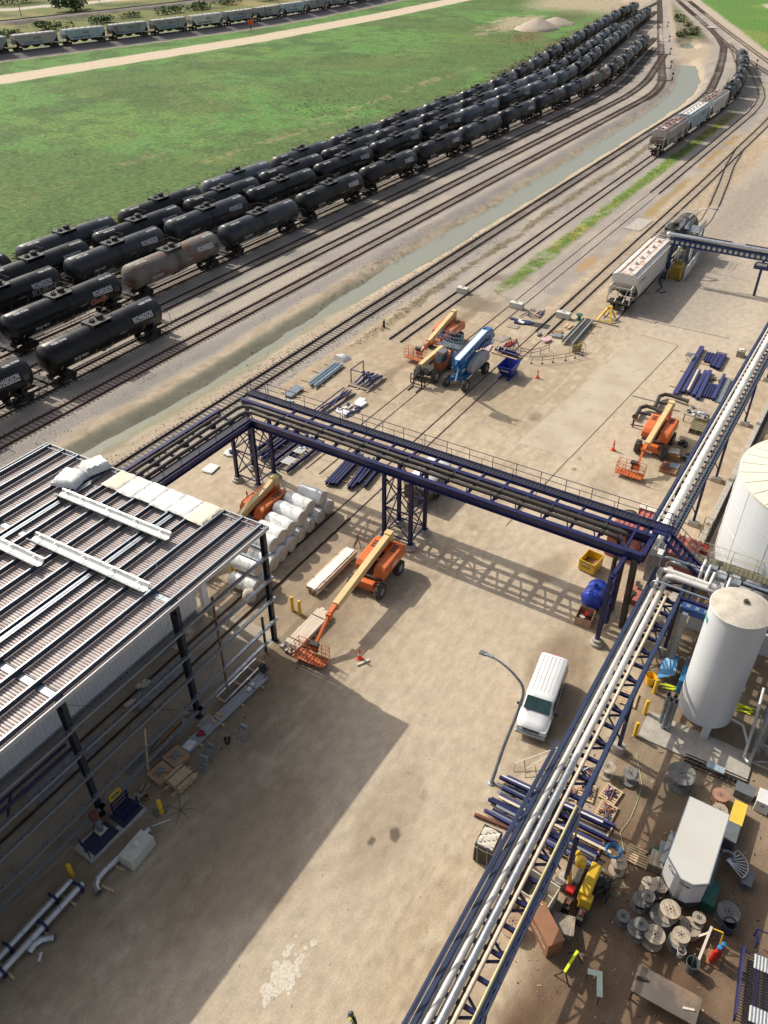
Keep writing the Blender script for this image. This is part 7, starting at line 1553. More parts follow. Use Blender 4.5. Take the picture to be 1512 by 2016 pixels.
# left of silo: tarps, bucket, ladder
t = thing('tarp_cover', 'blue tarp propped up left of the silo', 'tarp', (40.6, 3.0, 0)); m = MB(); m.add([(-.5, .7, .2), (.7, .8, .9), (.9, -.1, 1.5), (-.3, -.3, .9), (.1, .3, .9)], [(0, 1, 4), (1, 2, 4), (2, 3, 4), (3, 0, 4)], TARP); m.build('sheet', t, smooth=0)
m = MB(); m.box((0, 0, .6), (1.5, 1.0, 1.2), TARP, rz=.05); simple('covered_box', 'square blue covered box touching the silo shadow', 'box', m, (40.5, 1.9, 0), smooth=0, bevel=.06)
m = MB(); m.box((0, 0, .55), (1.3, .9, 1.1), GREYB); simple('equipment_box', 'grey box with white rag behind the square blue box', 'box', m, (41.6, 2.0, 0), smooth=0)
t = thing('bucket', 'yellow plastic bucket beside a bollard left of the silo', 'bucket', (39.6, 4.0, 0)); m = MB(); m.lathe([(.02, .03), (.24, .03), (.24, 0), (.33, .75), (.36, .75), (.36, .68), (.30, .70), (.22, .08), (.02, .08)], (0, 0, 0), mat('bucket_yellow', (.80, .45, .02), (.7, .4, .02), scale=3, rough=.4), n=24); m.build('pail', t)
scrap('rope_pile', 'yellow green ropes tangled beside the blue covered box', 'rope', (39.9, 2.7, 0), [('rope', 5, (.25, .25), (.08, .7, .06), LIME, .02)]); scrap('rope_pile', 'yellow green plastic ribbons right of the silo', 'ribbon', (40.6, -1.9, 0), [('ribbon', 7, (.35, .3), (.06, .9, .05), LIME, .02)])
pallet('pallet', 'small pallet under the pipe rack level with the bollards', 37.6, 4.7, .1, L=1.3, Wd=1.0)
# wooden cable reels
def reel(x, y, r, wd, label, mt=WREEL, z=0, core=None, side=False, tilt=0, cable=None):
    t = thing('cable_reel', label, 'cable reel', (x, y, z), random.uniform(0, 3), 'wooden cable reels')
    for zz in (0, wd - .06):
        m = MB(); m.lathe([(.05, zz), (r, zz), (r, zz + .06), (.05, zz + .06)], (0, 0, 0), mt, n=36); o = m.build('flange', t)
        if zz:
            h_ = MB()
            for k in range(6): a = 2 * PI * k / 6; h_.lathe([(.035, zz + .062), (.035, zz + .066)], (r * .33 * math.cos(a), r * .33 * math.sin(a), 0), DARK, n=8)
            h_.lathe([(.065, zz + .062), (.065, zz + .067)], (0, 0, 0), DARK, n=10); h_.build('bolt_hole', o, smooth=0)
    m = MB(); m.lathe([(core or r * .45, .05), (core or r * .45, wd - .05)], (0, 0, 0), cable or mt, n=22); m.build('drum', t); return t
RR = [(31.4, 4.05, .46, .75, 'grey flat topped reel, left of the pair under the rack', WREEL, .0), (31.6, 2.75, .45, .75, 'reel wrapped in clear plastic, right of the pair by the pallets', WREELG, .12), (33.1, .25, .80, .9, 'biggest reel with paint splashed grey top below the silo pad', WREELG, 0),
 (33.1, -2.0, .46, .6, 'reel with rust brown top and torn flange by the metal lattice', mat('rusty_reel', (.36, .20, .13), (.28, .15, .10), scale=2, rough=.8), 0), (32.2, -2.2, .42, .5, 'plain round reel between the rusty one and the trailer', WREEL, 0), (26.0, 1.55, .42, .8, 'pale round reel beside the slatted pallet', WREEL, 0), (20.3, 5.0, .52, .75, 'brown reel standing alone under the near pipe rack', mat('brown_reel', (.38, .26, .17), (.3, .2, .13), scale=2, rough=.8), 0),
 (25.5, -.15, .40, .75, 'light reel of the upper pair in the cluster left of the trailer', WREEL, .35), (25.9, -.62, .42, .75, 'reel touching the trailer nose, top right of the cluster', WREEL, .1), (24.75, -.05, .44, .7, 'dark reel under the small one at the left of the cluster', WREELG, 0), (24.8, -.30, .33, .5, 'small reel stacked on the dark one, left side of cluster', WREELG, .70),
 (23.5, .45, .33, .6, 'smallest reel at the far left of the cluster', WREELG, 0), (23.3, -.35, .50, .55, 'wide low reel at the lower left of the cluster', WREELG, 0), (23.35, -.42, .34, .45, 'small reel stacked on the wide low one', WREELG, .55), (23.3, -1.15, .50, .8, 'reel with streaked wood top at the bottom of the cluster', WREEL, .05),
 (24.6, -1.2, .60, .55, 'wide grey reel beneath the big pale one in the cluster', WREELG, 0), (24.75, -1.42, .50, .6, 'big pale reel on top in the middle of the cluster', WREEL, .55), (23.9, -2.25, .42, .45, 'reel half in shade at the bottom right of the cluster', WREEL, .5), (23.8, -2.2, .46, .5, 'low reel carrying the half shaded one', WREELG, 0), (24.8, -2.55, .50, .5, 'wide pale reel under the small one right of the cluster', WREEL, 0), (25.1, -2.75, .32, .6, 'small reel on the wide pale one near the green box', WREEL, .5),
 (26.4, -3.95, .56, .75, 'large lone grey reel with orange cable right of the green box', WREELG, 0)]
for x, y, r, wd, l, mt, z in RR: reel(x, y, r, wd, l, mt, z, cable=mat('orange_cable', (.30, .16, .06), (.22, .12, .05), scale=5, rough=.6) if 'orange' in l else (COPPER if 'dark' in l or 'wide' in l else None))
reel(92.0, 28.9, .42, .7, 'dark green cable reel beside the concrete block on the loading track', GREENP)
# pallets and clutter under the near rack
pl = [(30.2, 3.35, 'pallet with curled navy scraps right of the near rack'), (29.0, 3.2, 'pallet with red and blue offcuts below the navy scraps one'), (30.8, 5.0, 'pallet under the pipe rack, upper left of the group'), (29.6, 4.6, 'pallet of navy clips seen through the rack'), (28.9, 5.4, 'lower pallet under the rack near the steel pile')]
for i, (x, y, l) in enumerate(pl):
    t = pallet('pallet', l, x, y, -.15 + .1 * i); m = MB(); rnd = random.Random(i)
    for k in range(10): m.tube([(rnd.uniform(-.5, .5), rnd.uniform(-.4, .4), .18 + .01 * k), (rnd.uniform(-.5, .5), rnd.uniform(-.4, .4), .2 + .01 * k), (rnd.uniform(-.5, .5), rnd.uniform(-.4, .4), .18)], .035, [BLUE, WHITE, BLUE, REDC, PUR][(i + k) % 5] if i != 1 else [MC['rust_flange'], TARP, REDC][k % 3], n=6)
    m.build('scrap_load', t)
pallet('pallet', 'clean slatted pallet beside the pale round reel', 27.3, .85, .05, L=1.1, Wd=1.2, n=7); m = MB(); m.box((0, 0, .3), (.95, .85, .6), GWOOD); simple('wooden_box', 'grey wooden box between the slatted pallet and the trailer', 'box', m, (27.4, -.15, 0), .05, smooth=0, bevel=.02)
# long steel stack crossing under the near rack
rnd = random.Random(9); it = []
for i in range(15):
    yl = 9.2 - rnd.uniform(0, .7); yr = 1.9 + rnd.uniform(0, 1.4) if i not in (3, 6, 9) else 5.5; xl = 28.1 - .20 * i; mt = [PUR, WHITE, BLUE, BLUE, GALV, BLUE, SILV, PUR, CREAM, BLUE, BLUE, GALVD, BLUE, GALV, PUR][i]
    it.append((xl - .0, yl, xl + .25 - .02 * i, yr, .16 + .10 * (i % 3), 'I' if mt in (BLUE, PUR) else 'B', .16, .18 if mt in (BLUE, PUR) else .06, mt))
pile('steel_stack', 'wide stack of navy and silver steel lengths lying across under the near rack', 'steel stack', (26.7, 5.6, 0), it, sleepers=[(28.4, 8.2, 25.0, 8.0), (28.4, 5.0, 25, 5.0), (28.2, 2.6, 25.4, 2.8)])
m = MB(); m.box((0, 0, .12), (.16, 3.0, .2), MC['rust_flange']); m.box((.16, .2, .10), (.1, 2.6, .14), WOOD); simple('timber_beam', 'rust brown beam lying beside the black canvas box', 'beam', m, (25.1, 7.9, 0), .12, smooth=0)
t = thing('prop_stand', 'two thin wooden prop frames leaning at the steel stack', 'frame', (29.3, 7.9, 0)); m = MB()
for d in (0, .7): m.bar((-.3, .9 - d, .4), (1.6, -.9 - d * .2, 1.0), .05, .05, CANVAS); m.bar((-.3, .9 - d, .4), (-.6, .8 - d, 0), .05, .05, CANVAS); m.bar((.1, .5 - d, .5), (-.3, .2 - d, 0), .05, .05, MC['crate_wood'])
m.build('prop', t, smooth=0)
# black box with canvas top
t = thing('heater_box', 'black wheeled box with pale canvas top left of the near rack', 'box', (23.2, 7.8, 0), .05); m = MB(); m.box((0, 0, .8), (1.35, 1.05, 1.5), mat('black_crate', (.014, .016, .015), (.03, .032, .03), scale=3, rough=.6)); m.build('body', t, smooth=0, bevel=.03)
m = MB(); nx_ = 10; vs = [((i / nx_ - .5) * 1.4, (j / nx_ - .5) * 1.12, 1.58 + .05 * math.sin(i * 1.7 + j) - (.25 if i in (0, nx_) or j in (0, nx_) else 0)) for i in range(nx_ + 1) for j in range(nx_ + 1)]; m.add(vs, [(i * 11 + j, i * 11 + j + 1, i * 11 + j + 12, i * 11 + j + 11) for i in range(nx_) for j in range(nx_)], CANVAS); m.build('canvas_top', t, smooth=50)
m = MB()
for y in (-.3, .25): m.tube([(-.72, y, .1), (-.72, y + .1, 1.5), (.0, y, 1.66), (.7, y - .1, 1.5)], .012, CANVAS, n=4)
m.build('rope', t)
# yellow machine, containers and boxes near the rack foot
t = thing('drilling_machine', 'yellow compact drilling machine with dark hoses under the near rack', 'machine', (24.0, 2.6, 0)); m = MB(); m.box((.0, -.15, 1.0), (1.9, .55, .9), YEL); m.box((-.9, -.3, .8), (.5, .6, .9), YEL); m.build('body', t, smooth=0, bevel=.05)
m = MB(); m.tube([(.7, .5, 1.3), (.9, .9, 1.6), (.4, 1.1, 1.7), (.0, 1.0, 1.3), (-.2, .8, .6)], .13, YEL, n=10); m.lathe([(.05, 1.9), (.30, 1.7), (.30, 1.4), (.18, 1.3)], (.5, .6, 0), YEL, n=18); m.build('arm', t)
m = MB(); rnd = random.Random(2)
for k in range(14): m.tube([(rnd.uniform(-.4, 1.1), rnd.uniform(-1.2, -.5), rnd.uniform(.2, 1.0)) for _ in range(4)], .035, COPPER, n=6)
m.build('hose', t); m = MB()
for (x, y) in ((-1.3, .45), (-1.5, -.35)): m.box((x, y, .3), (.7, .35, .55), DARK); m.box((x, y, .6), (.3, .25, .2), MC['rust_flange'])
m.box((-.7, .6, .7), (.4, .4, .3), RED); m.build('engine', t, smooth=0); m = MB()
for y in (-.5, .5): m.prism([(-1.4, .05), (-1.6, .3), (-1.4, .5), (1.0, .5), (1.2, .3), (1.0, .05)], y - .14, y + .14, TYRE, axis='Y')
m.build('crawler', t, smooth=0)
m = MB()
for i in range(5): m.lathe([(.30 + .03 * i, .05 + .05 * (i % 3)), (.34 + .03 * i, .08 + .05 * (i % 3)), (.30 + .03 * i, .11 + .05 * (i % 3))], (.02 * i, 0, .2), TARP, n=22, cap=False)
simple('hose_coil', 'coil of blue hose on top of the clutter right of the yellow machine', 'hose', m, (26.4, 2.0, .5))
m = MB()
for i in range(4): m.lathe([(.25 + .08 * i, .02), (.26 + .08 * i, .05), (.25 + .08 * i, .07)], (.05 * i, .02 * i, 0), ROPE, n=20, cap=False)
simple('hose_coil', 'pale green hose looped on the ground below the pale reel', 'hose', m, (24.9, 1.2, 0))
m = MB(); pts = [(33.8, 3.0, .03), (31.8, 2.0, .03), (30.4, 1.9, .03), (29.3, 1.9, .03), (28.2, 2.1, .03), (27.3, 1.6, .03)]; m.tube(pts, .018, ROPE, n=5); simple('hose', 'thin pale green hose running over the dirt from the silo pad', 'hose', m)
t = thing('dumpster', 'open dark dumpster with cardboard inside beneath the near rack', 'dumpster', (22.3, 4.7, 0), -.1); m = MB()
for (c, d) in (((0, -1.0, .6), (1.3, .05, 1.1)), ((0, 1.0, .6), (1.3, .05, 1.1)), ((-.65, 0, .6), (.05, 2.0, 1.1)), ((.65, 0, .6), (.06, 2.05, 1.25)), ((0, 0, .1), (1.3, 2.0, .05))): m.box(c, d, CANVAS)
m.build('body', t, smooth=0); m = MB(); m.box((0, .2, .35), (1.0, 1.5, .3), DARK); m.box((-.3, -.5, .6), (.4, .6, .05), OSB, ry=.5); m.build('contents', t, smooth=0)
for k, (x, y, z, L, Wd, H, rz, mt, l) in enumerate([(21.3, 5.7, 0, .8, 1.0, .8, -.4, mat('cardboard', (.55, .44, .32), (.48, .37, .26), scale=2, rough=.8), 'cardboard box left of the dumpster end'), (21.4, 4.6, .0, .8, .6, 1.0, -.3, MC['cardboard'], 'tall cardboard box between dumpster and brown job box')]):
    m = MB(); m.box((0, 0, H / 2 + z), (L, Wd, H), mt); simple('cardboard_box', l, 'box', m, (x, y, 0), rz, smooth=0, bevel=.015)
t = thing('job_box', 'brown steel job box with white stencil right of the near rack', 'box', (20.75, 3.45, 0), math.radians(52)); m = MB(); m.box((0, 0, .6), (1.85, .85, 1.15), BROWNB); m.build('body', t, smooth=0, bevel=.02); m = MB(); m.box((0, 0, 1.2), (1.88, .9, .08), BROWNB); m.build('lid', t, smooth=0, bevel=.015); m = MB(); vs, fs = text_mesh('JOBSITE', .17, 0, .004); W_ = max(v[0] for v in vs)
m.add([(v[0] - W_ / 2, .445 if 0 else -.435, .75 + v[1]) for v in vs], fs, WHITE); m.add([(W_ / 2 - v[0], .435, .75 + v[1]) for v in vs], fs, WHITE); m.box((0, .436, .6), (1.5, .01, .02), WHITE); m.build('lettering', t, smooth=0); m = MB()
for x in (-.7, .7): m.box((x, 0, .04), (.1, .85, .08), DARK)
m.build('skid', t, smooth=0)
m = MB(); m.box((0, 0, .5), (1.2, 1.1, .06), GWOOD, ry=.25); m.box((0, 0, .25), (1.0, .9, .4), GWOOD); simple('plywood_box', 'grey plywood covered box touching the brown job box', 'box', m, (21.6, 2.85, 0), .25, smooth=0)
m = MB(); m.lathe([(.22, 0), (.25, .55), (.27, .55)], (0, 0, 0), CONC, n=20); simple('drum', 'pale round drum by the dark hoses under the rack', 'drum', m, (23.6, 3.8, 0)); 
# saw horses, table, bins at the bottom right
t = thing('sawhorse', 'lime yellow topped saw horse on dark legs', 'saw horse', (19.95, 1.85, 0), math.radians(-8)); m = MB(); m.box((0, 0, .82), (1.25, .13, .10), LIME); m.build('top_rail', t, smooth=0); m = MB()
for x in (-.55, .55):
    for s in (-1, 1): m.bar((x, 0, .8), (x + .12 * (1 if x > 0 else -1), s * .38, 0), .05, .05, DARK)
m.build('leg', t, smooth=0)
t = thing('bench_stand', 'pale green L shaped bench on thin dark legs', 'bench', (19.7, .35, 0), .35); m = MB(); m.prism([(-.6, -.12), (.55, -.12), (.55, .55), (.30, .55), (.30, .14), (-.6, .14)], .86, .92, mat('pale_green_board', (.50, .58, .48), (.43, .5, .41), scale=3, rough=.6)); m.build('top', t, smooth=0); m = MB()
for (x, y) in [(-.5, 0), (.45, .45), (.45, -.05), (-.1, 0)]: m.bar((x, y, .86), (x * 1.15, y * 1.2, 0), .04, .04, DARK)
m.build('leg', t, smooth=0)
t = thing('work_table', 'large stained steel plate table with a lone plank offcut', 'table', (20.85, -2.4, 0), .02); m = MB(); m.box((0, 0, .90), (1.35, 2.95, .04), PLATE); m.build('top', t, smooth=0); m = MB()
for x in (-.6, .6):
    for y in (-1.35, 1.35): m.box((x, y, .44), (.1, .1, .88), MC['rust_flange'])
    m.bar((x, -1.35, .8), (x, 1.35, .8), .08, .1, MC['rust_flange'])
m.build('leg', t, smooth=0)
m = MB(); m.box((0, 0, .05), (.10, .5, .05), CANVAS); simple('offcut', 'short pale offcut on the large steel table', 'offcut', m, (20.75, -3.45, .90), .35, smooth=0); m = MB(); m.box((0, 0, .05), (.12, .5, .10), DARK); simple('tool', 'black tool on the left corner of the large steel table', 'tool', m, (20.9, -1.25, .92), .3, smooth=0)
def tub(x, y, r, h, mt, label, name='trash_bin', inner=None):
    t = thing(name, label, 'bin', (x, y, 0)); m = MB(); m.lathe([(r * .78, 0), (r, h), (r * 1.07, h), (r * 1.07, h - .05), (r * .95, h - .04), (r * .74, .06), (.02, .06)], (0, 0, 0), mt, n=28); m.build('body', t); m = MB(); m.lathe([(.02, h * .35), (r * .80, h * .36)], (0, 0, 0), inner or DARK, n=20); m.build('contents', t); return t
GB = mat('grey_bin', (.10, .12, .13), (.08, .095, .10), scale=3, rough=.5); tub(23.0, -3.1, .30, .78, GB, 'grey round bin with a stick standing in it'); tub(25.8, -4.15, .32, .82, mat('dark_blue_bin', (.03, .055, .085), (.025, .045, .07), scale=3, rough=.5), 'dark blue round bin below the lone grey reel'); tub(23.4, -2.5, .20, .55, WHITE, 'small white pail left of the grey bin', 'pail', REDC)
m = MB(); m.bar((0, 0, .3), (.15, .08, 1.25), .05, .05, GWOOD); simple('stick', 'grey stick poking out of the grey round bin', 'stick', m, (23.0, -3.1, 0), smooth=0)
t = thing('gas_cylinder', 'red gas cylinders with blue caps on a small cart', 'gas cylinder', (24.1, -3.95, 0)); m = MB()
for (x, y) in ((0, 0), (.25, -.12), (-.2, .1)): m.lathe([(.12, .1), (.12, 1.0), (.07, 1.12)], (x, y, 0), RED, n=16)
m.build('cylinder', t); m = MB()
for (x, y) in ((0, 0), (.25, -.12)): m.lathe([(.11, 1.1), (.11, 1.25), (.02, 1.28)], (x, y, 0), TARP, n=14)
m.build('cap', t); m = MB(); m.box((0, .0, .06), (.8, .7, .06), OSB); m.build('cart', t, smooth=0)
t = thing('timber_rack', 'crooked pale timber rack beside the red gas cylinders', 'rack', (24.3, -3.4, 0)); m = MB(); m.bar((-.9, .1, .5), (.8, -.0, .9), .12, .08, CANVAS); m.bar((-.9, .1, .5), (-.8, .4, .1), .1, .07, CANVAS); m.bar((.5, .0, .85), (.2, .5, .3), .1, .07, CANVAS); m.bar((.7, -.1, .95), (.75, -.55, .95), .06, .05, YEL); m.bar((.75, -.55, .95), (.35, -.6, .3), .05, .05, YEL); m.build('rail', t, smooth=0)
t = thing('stair_rack', 'navy grated stair unit with white pallets at the bottom right corner', 'stair', (23.4, -5.9, 0), .12); m = MB()
for y in (-.75, .0, .75): m.box((0, y, .5), (3.5, .08, .25), BLUE)
for i in range(26): m.box((-1.7 + i * .136, 0, .56), (.04, 1.5, .03), DGRATE)
m.build('grating', t, smooth=0); railing(t, [(21.7, -5.1, .6), (25.1, -5.15, .6)], mt=BLUE, h=.55); m = MB()
for x in (-1.2, 1.3):
    m = MB(); m.box((x, -.2, .66), (.7, .8, .06), WHITE)
    for k in range(5): m.box((x, -.5 + .15 * k, .70), (.7, .06, .03), GALVD)
    m.build('white_pallet', t, smooth=0)
m = MB()
for (x, y) in ((2.0, .2), (2.6, .3), (2.6, -.6), (2.0, -.7)): m.box((x, y, .9), (.06, .06, .7), BLUE)
m.bar((2, .2, 1.2), (2.6, .3, 1.2), .05, .05, BLUE); m.bar((2.6, .3, 1.2), (2.6, -.6, 1.2), .05, .05, BLUE); m.bar((2, .2, .9), (2.6, .3, .9), .05, .05, BLUE); m.build('top_frame', t, smooth=0)
# boxes round the trailer
def boxy(x, y, L, Wd, H, mt, l, rz=0, cat='box', nm='storage_box'):
    t = thing(nm, l, cat, (x, y, 0), rz); m = MB(); m.box((0, 0, H / 2), (L, Wd, H - .06), mt); m.build('body', t, smooth=0, bevel=.02); m = MB(); m.box((0, 0, H - .0), (L + .04, Wd + .04, .07), mt); m.build('lid', t, smooth=0, bevel=.015); m = MB(); m.box((-L / 2 - .01, 0, H * .7), (.03, .2, .05), DARK); m.build('latch', t, smooth=0)
boxy(32.3, -3.1, 1.5, .66, .75, mat('deep_yellow_box', (.72, .50, .07), (.62, .42, .05), scale=1.5, rough=.5), 'yellow storage box standing behind the cargo trailer'); boxy(30.9, -3.05, 1.2, .66, .8, GREYB, 'grey storage box beside the rear corner of the cargo trailer'); boxy(26.9, -2.95, 1.4, .62, .8, GREENP, 'green storage box touching the cargo trailer nose'); boxy(28.9, -4.4, .9, .5, .5, GREYB, 'small dark grey box behind the spiral stair')
boxy(34.0, -4.15, .95, .75, .9, WHITE, 'white box with vents at the right edge above the yellow box'); boxy(34.2, -3.1, .7, 1.0, .6, GREYB, 'flat grey box at the end of the metal lattice')
t = thing('spiral_stair', 'silver fan of spiral stair treads leaning beside the cargo trailer', 'stair', (29.1, -3.2, 0)); 
for k in range(9): a = math.radians(200 + 13 * k); m = MB(); m.bar((.1, 0, .35 + .04 * k), (.1 + 1.1 * math.cos(a) * -1, .0 + 1.1 * math.sin(a), .35 + .04 * k), .05, .05, SILV); m.build('tread', t, smooth=0)
m = MB(); m.tube([(.1 - 1.1 * math.cos(math.radians(200 + 4 * k)), 1.1 * math.sin(math.radians(200 + 4 * k)), .4 + .012 * k) for k in range(27)], .04, SILV, n=6); m.build('outer_rail', t); m = MB(); m.tube([(.6, .3, .5), (.75, .05, .5), (.7, -.3, .5), (.3, -.4, .5)], .10, GALVD, n=8); m.build('curved_guard', t)
t = thing('lattice_stack', 'silver lattice ladders stacked along the edge of the silo pad', 'ladder', (34.4, -1.3, 0), .02)
for k in range(3):
    m = MB()
    for y_ in (0, .28): m.bar((.0 + .22 * k, 1.7, .25 + .08 * k), (.0 + .22 * k, -1.8, .25 + .08 * k), .04, .07, SILV); m.bar((.18 + .22 * k, 1.7, .25 + .08 * k), (.18 + .22 * k, -1.8, .25 + .08 * k), .04, .07, SILV)
    for i in range(12): m.bar((.22 * k, 1.6 - .3 * i, .25 + .08 * k), (.18 + .22 * k, 1.6 - .3 * i, .25 + .08 * k), .03, .03, SILV)
    m.build('ladder', t, smooth=0)
m = MB(); m.box((0, 0, .06), (.45, 1.0, .1), LT); simple('steel_tray', 'pale tray lying on the silver lattice ladders', 'tray', m, (34.8, -1.3, .5), smooth=0)
m = MB(); m.bar((-.8, 0, .4), (.8, .1, .45), .5, .04, GALVD); m.bar((-.7, -.1, .4), (-.9, -.1, 0), .05, .05, DARK); m.bar((.7, -.1, .4), (.9, -.1, 0), .05, .05, DARK); simple('ramp', 'grey ramp board leaning at the left flank of the cargo trailer', 'ramp', m, (27.9, -.35, 0), .1, smooth=0)
scrap('parts_pile', 'small green tool cart by the left side of the cargo trailer', 'cart', (27.9, .15, 0), [('part', 3, (.2, .15), (.5, .3, .2), GREENP, .05), ('part', 2, (.2, .2), (.7, .08, .06), DARK, .1)])
m = MB(); m.tube([(0, 0, .05), (.5, -.4, .3), (.2, -.6, .02), (.6, -1.1, .05)], .02, GALVD, n=5); simple('wire', 'bent grey wire on the dirt above the cargo trailer', 'wire', m, (32.0, -1.0, 0))
# ------------------------------------------------------------------ in the shade by the building
t = thing('duct_section', 'long silver duct with an elbow lying by the building slab', 'duct', (12.8, 24.3, 0)); m = W(t); m.tube([(14.6, 24.1, .3), (11.6, 24.35, .3), (11.1, 24.3, .3), (10.75, 24.05, .3), (10.65, 23.7, .3)], .20, SILV, n=18, cap=False)
m.build('duct', t); m = W(t)
for p in [(13.0, 24.22), (11.8, 24.33), (14.5, 24.1)]: m.tube([(p[0] - .02, p[1], .3), (p[0] + .02, p[1], .3)], .215, GALV, n=18, cap=False)
m.build('seam_band', t)
for k, (y, x1, l) in enumerate([(25.35, 10.3, 'silver duct of the twin pair nearer the building'), (24.72, 10.5, 'silver duct of the twin pair nearer the yard')]):
    t = thing('duct_section', l, 'duct', (8, y, 0), 0, 'twin silver ducts'); m = W(t); m.tube([(0, y - .25, .42), (x1, y, .42)], .19, SILV, n=18); m.build('duct', t)
    for x in (1.5, 3.4, 5.4, 7.2, 9.0, x1 - .1): m = W(t); yy = y - .25 + .25 * x / x1; m.tube([(x - .03, yy, .42), (x + .03, yy, .42)], .21, GALV, n=18); m.build('seam_band', t)
    for x in ((6.4, 9.2) if k == 0 else (5.5, 8.0, x1 - .2)):
        m = W(t); yy = y - .25 + .25 * x / x1; m.tube([(x - .07, yy, .42), (x + .07, yy, .42)], .26, BLUE, n=14); m.box((x, yy + .3, .45), (.12, .3, .12), BLUE); m.box((x, yy, .15), (.14, .3, .3), BLUE); m.build('pipe_clamp', t)
for x, y, l in [(9.6, 25.0, 'timber bearer crossing under the far end of the twin ducts'), (7.9, 24.9, 'timber bearer under the middle of the twin ducts'), (5.7, 24.7, 'timber bearer under the near end of the twin ducts'), (12.2, 24.0, 'timber bearer under the long duct by the block'), (11.1, 23.6, 'timber bearer under the elbow of the long duct')]:
    m = MB(); m.box((0, 0, .06), (.12, 1.3 if x < 11 else .8, .1), WOOD); simple('timber_bearer', l, 'timber', m, (x, y, 0), random.uniform(-.2, .2), smooth=0)
m = MB(); m.tube([(-.6, .25, .22), (-.2, .3, .22), (.15, .15, .22), (.4, -.15, .22), (.5, -.35, .22)], .19, SILV, n=18, cap=False); simple('duct_elbow', 'loose silver duct elbow beside the twin ducts', 'duct', m, (7.4, 24.15, 0), .1)
m = MB(); m.lathe([(.08, -.2), (.08, .2)], (0, 0, .1), WHITE, n=14, axis='X'); simple('pipe_stub', 'small white pipe stub under the loose elbow', 'pipe', m, (6.95, 23.8, 0), .6)
t = thing('dump_pit', 'concrete framed pit with navy steel cover, hand rails and yellow gate by the building', 'pit', (13.6, 26.0, 0)); m = MB(); m.box((0, 0, .06), (3.9, 1.5, .16), CONC, rz=-.05); m.build('curb', t, smooth=0); m = MB(); m.box((-.75, .05, .16), (1.7, 1.15, .06), mat('dark_blue_cover', (.03, .035, .07), (.022, .027, .055), scale=2, rough=.4)); m.box((1.1, .0, .16), (1.5, 1.2, .05), MC['dark_blue_cover']); m.box((.3, .3, .155), (.5, .9, .05), PLATE); m.build('cover_plate', t, smooth=0)
railing(t, [(12.0, 26.6, .16), (11.75, 25.6, .16)], mt=BLUE, h=.7, post=.5); m = MB()
for z in (.45, .8, 1.1): m.bar((.65, .45, z), (1.75, .45, z), .06, .07, BLUE); m.bar((.65, -.35, z * .8), (1.75, -.35, z * .8), .06, .07, BLUE)
for x in (.65, 1.75):
    for y in (-.35, .45): m.bar((x, y, .15), (x, y, 1.15), .07, .07, BLUE)
for k in range(5): m.box((.8 + .2 * k, .05, .35 + .1 * k), (.1, .7, .05), BLUE)
m.build('step_frame', t, smooth=0); m = MB()
for a, b in [((.8, .62, 1.1), (1.5, .62, 1.1)), ((.8, .62, 1.5), (1.5, .62, 1.5)), ((.8, .62, 1.1), (.8, .62, 1.5)), ((1.5, .62, 1.1), (1.5, .62, 1.5))]: m.bar(a, b, .09, .09, YEL)
m.build('yellow_gate', t, smooth=0)
t = thing('dust_spout', 'grey spout with brown canvas cap standing on the pit cover', 'spout', (13.2, 26.35, .19)); m = MB(); m.box((0, 0, .02), (.55, .5, .04), CREAM); m.build('base_plate', t, smooth=0); m = MB(); m.tube([(0, 0, .04), (0, 0, .7), (-.05, .1, 1.0)], .16, GALVD, n=16); m.lathe([(.19, .3), (.19, .36)], (0, 0, 0), GALV, n=16); m.build('pipe', t); m = MB(); m.lathe([(.17, 1.0), (.25, 1.2), (.27, 1.5), (.18, 1.65), (.03, 1.66)], (-.05, .1, 0), mat('brown_canvas', (.16, .05, .04), (.12, .04, .03), scale=4, rough=.9), n=14); m.build('canvas_cap', t); m = MB(); m.tube([(-.1, .2, .7), (-.5, .1, .1)], .03, BLUE, n=6); m.build('chain', t)
bundle('lumber_stack', 'stack of short fresh lumber in the shade by the pallets', 'lumber', (17.9, 24.85, 0), 1.3, 1.3, .42, WOOD, n=9, cross=2, layers=4, rz=PI / 2 - .1)
for x, y, l in [(17.6, 26.1, 'brown boxed pallet with tools left of the lumber stack'), (18.9, 26.15, 'brown boxed pallet with a spade nearer the plank walkway')]:
    t = thing('boxed_pallet', l, 'crate', (x, y, 0), -.12); m = MB(); m.box((0, 0, .18), (1.2, 1.2, .3), MC['crate_wood']); m.build('box', t, smooth=0); m = MB(); m.box((.1, .1, .35), (.4, .4, .04), GALVD, rz=.3); m.bar((-.4, .3, .37), (.3, -.35, .37), .05, .04, OSB); m.lathe([(.08, .34), (.08, .5)], (-.2, -.1, 0), GALV, n=10); m.build('tools', t, smooth=0)
m = MB(); m.box((0, 0, .52), (2.4, .04, 1.05), OSB, rx=.25); simple('chipboard_sheet', 'orange chipboard sheet leaning beside the building posts', 'board', m, (19.5, 27.35, 0), .03, smooth=0)
pile('bar_bundle', 'thin steel bars lying on the shed floor behind the chipboard', 'steel bars', (18.0, 28.0, 0), [(16.6, 27.75 + .12 * i, 19.4, 27.9 + .12 * i, .06, 'B', .05, .05, GALV) for i in range(6)])
bundle('plank_walkway', 'long low table of pale boards running along the building edge', 'boards', (23.2, 25.9, 0), 7.4, .75, .14, mat('silver_boards', (.34, .35, .37), (.26, .27, .30), scale=2, stretch=(.3, 5, 1), rough=.6, c3=(.45, .45, .44), c3t=.58), n=5, cross=4, layers=1, rz=-.05)
m = MB(); m.box((0, 0, .35), (.7, .55, .06), WHITE); m.box((0, 0, .18), (.6, .45, .3), GALVD); simple('tool_box', 'white board and tray on the left end of the plank table', 'tray', m, (19.9, 26.0, 0), .1, smooth=0)
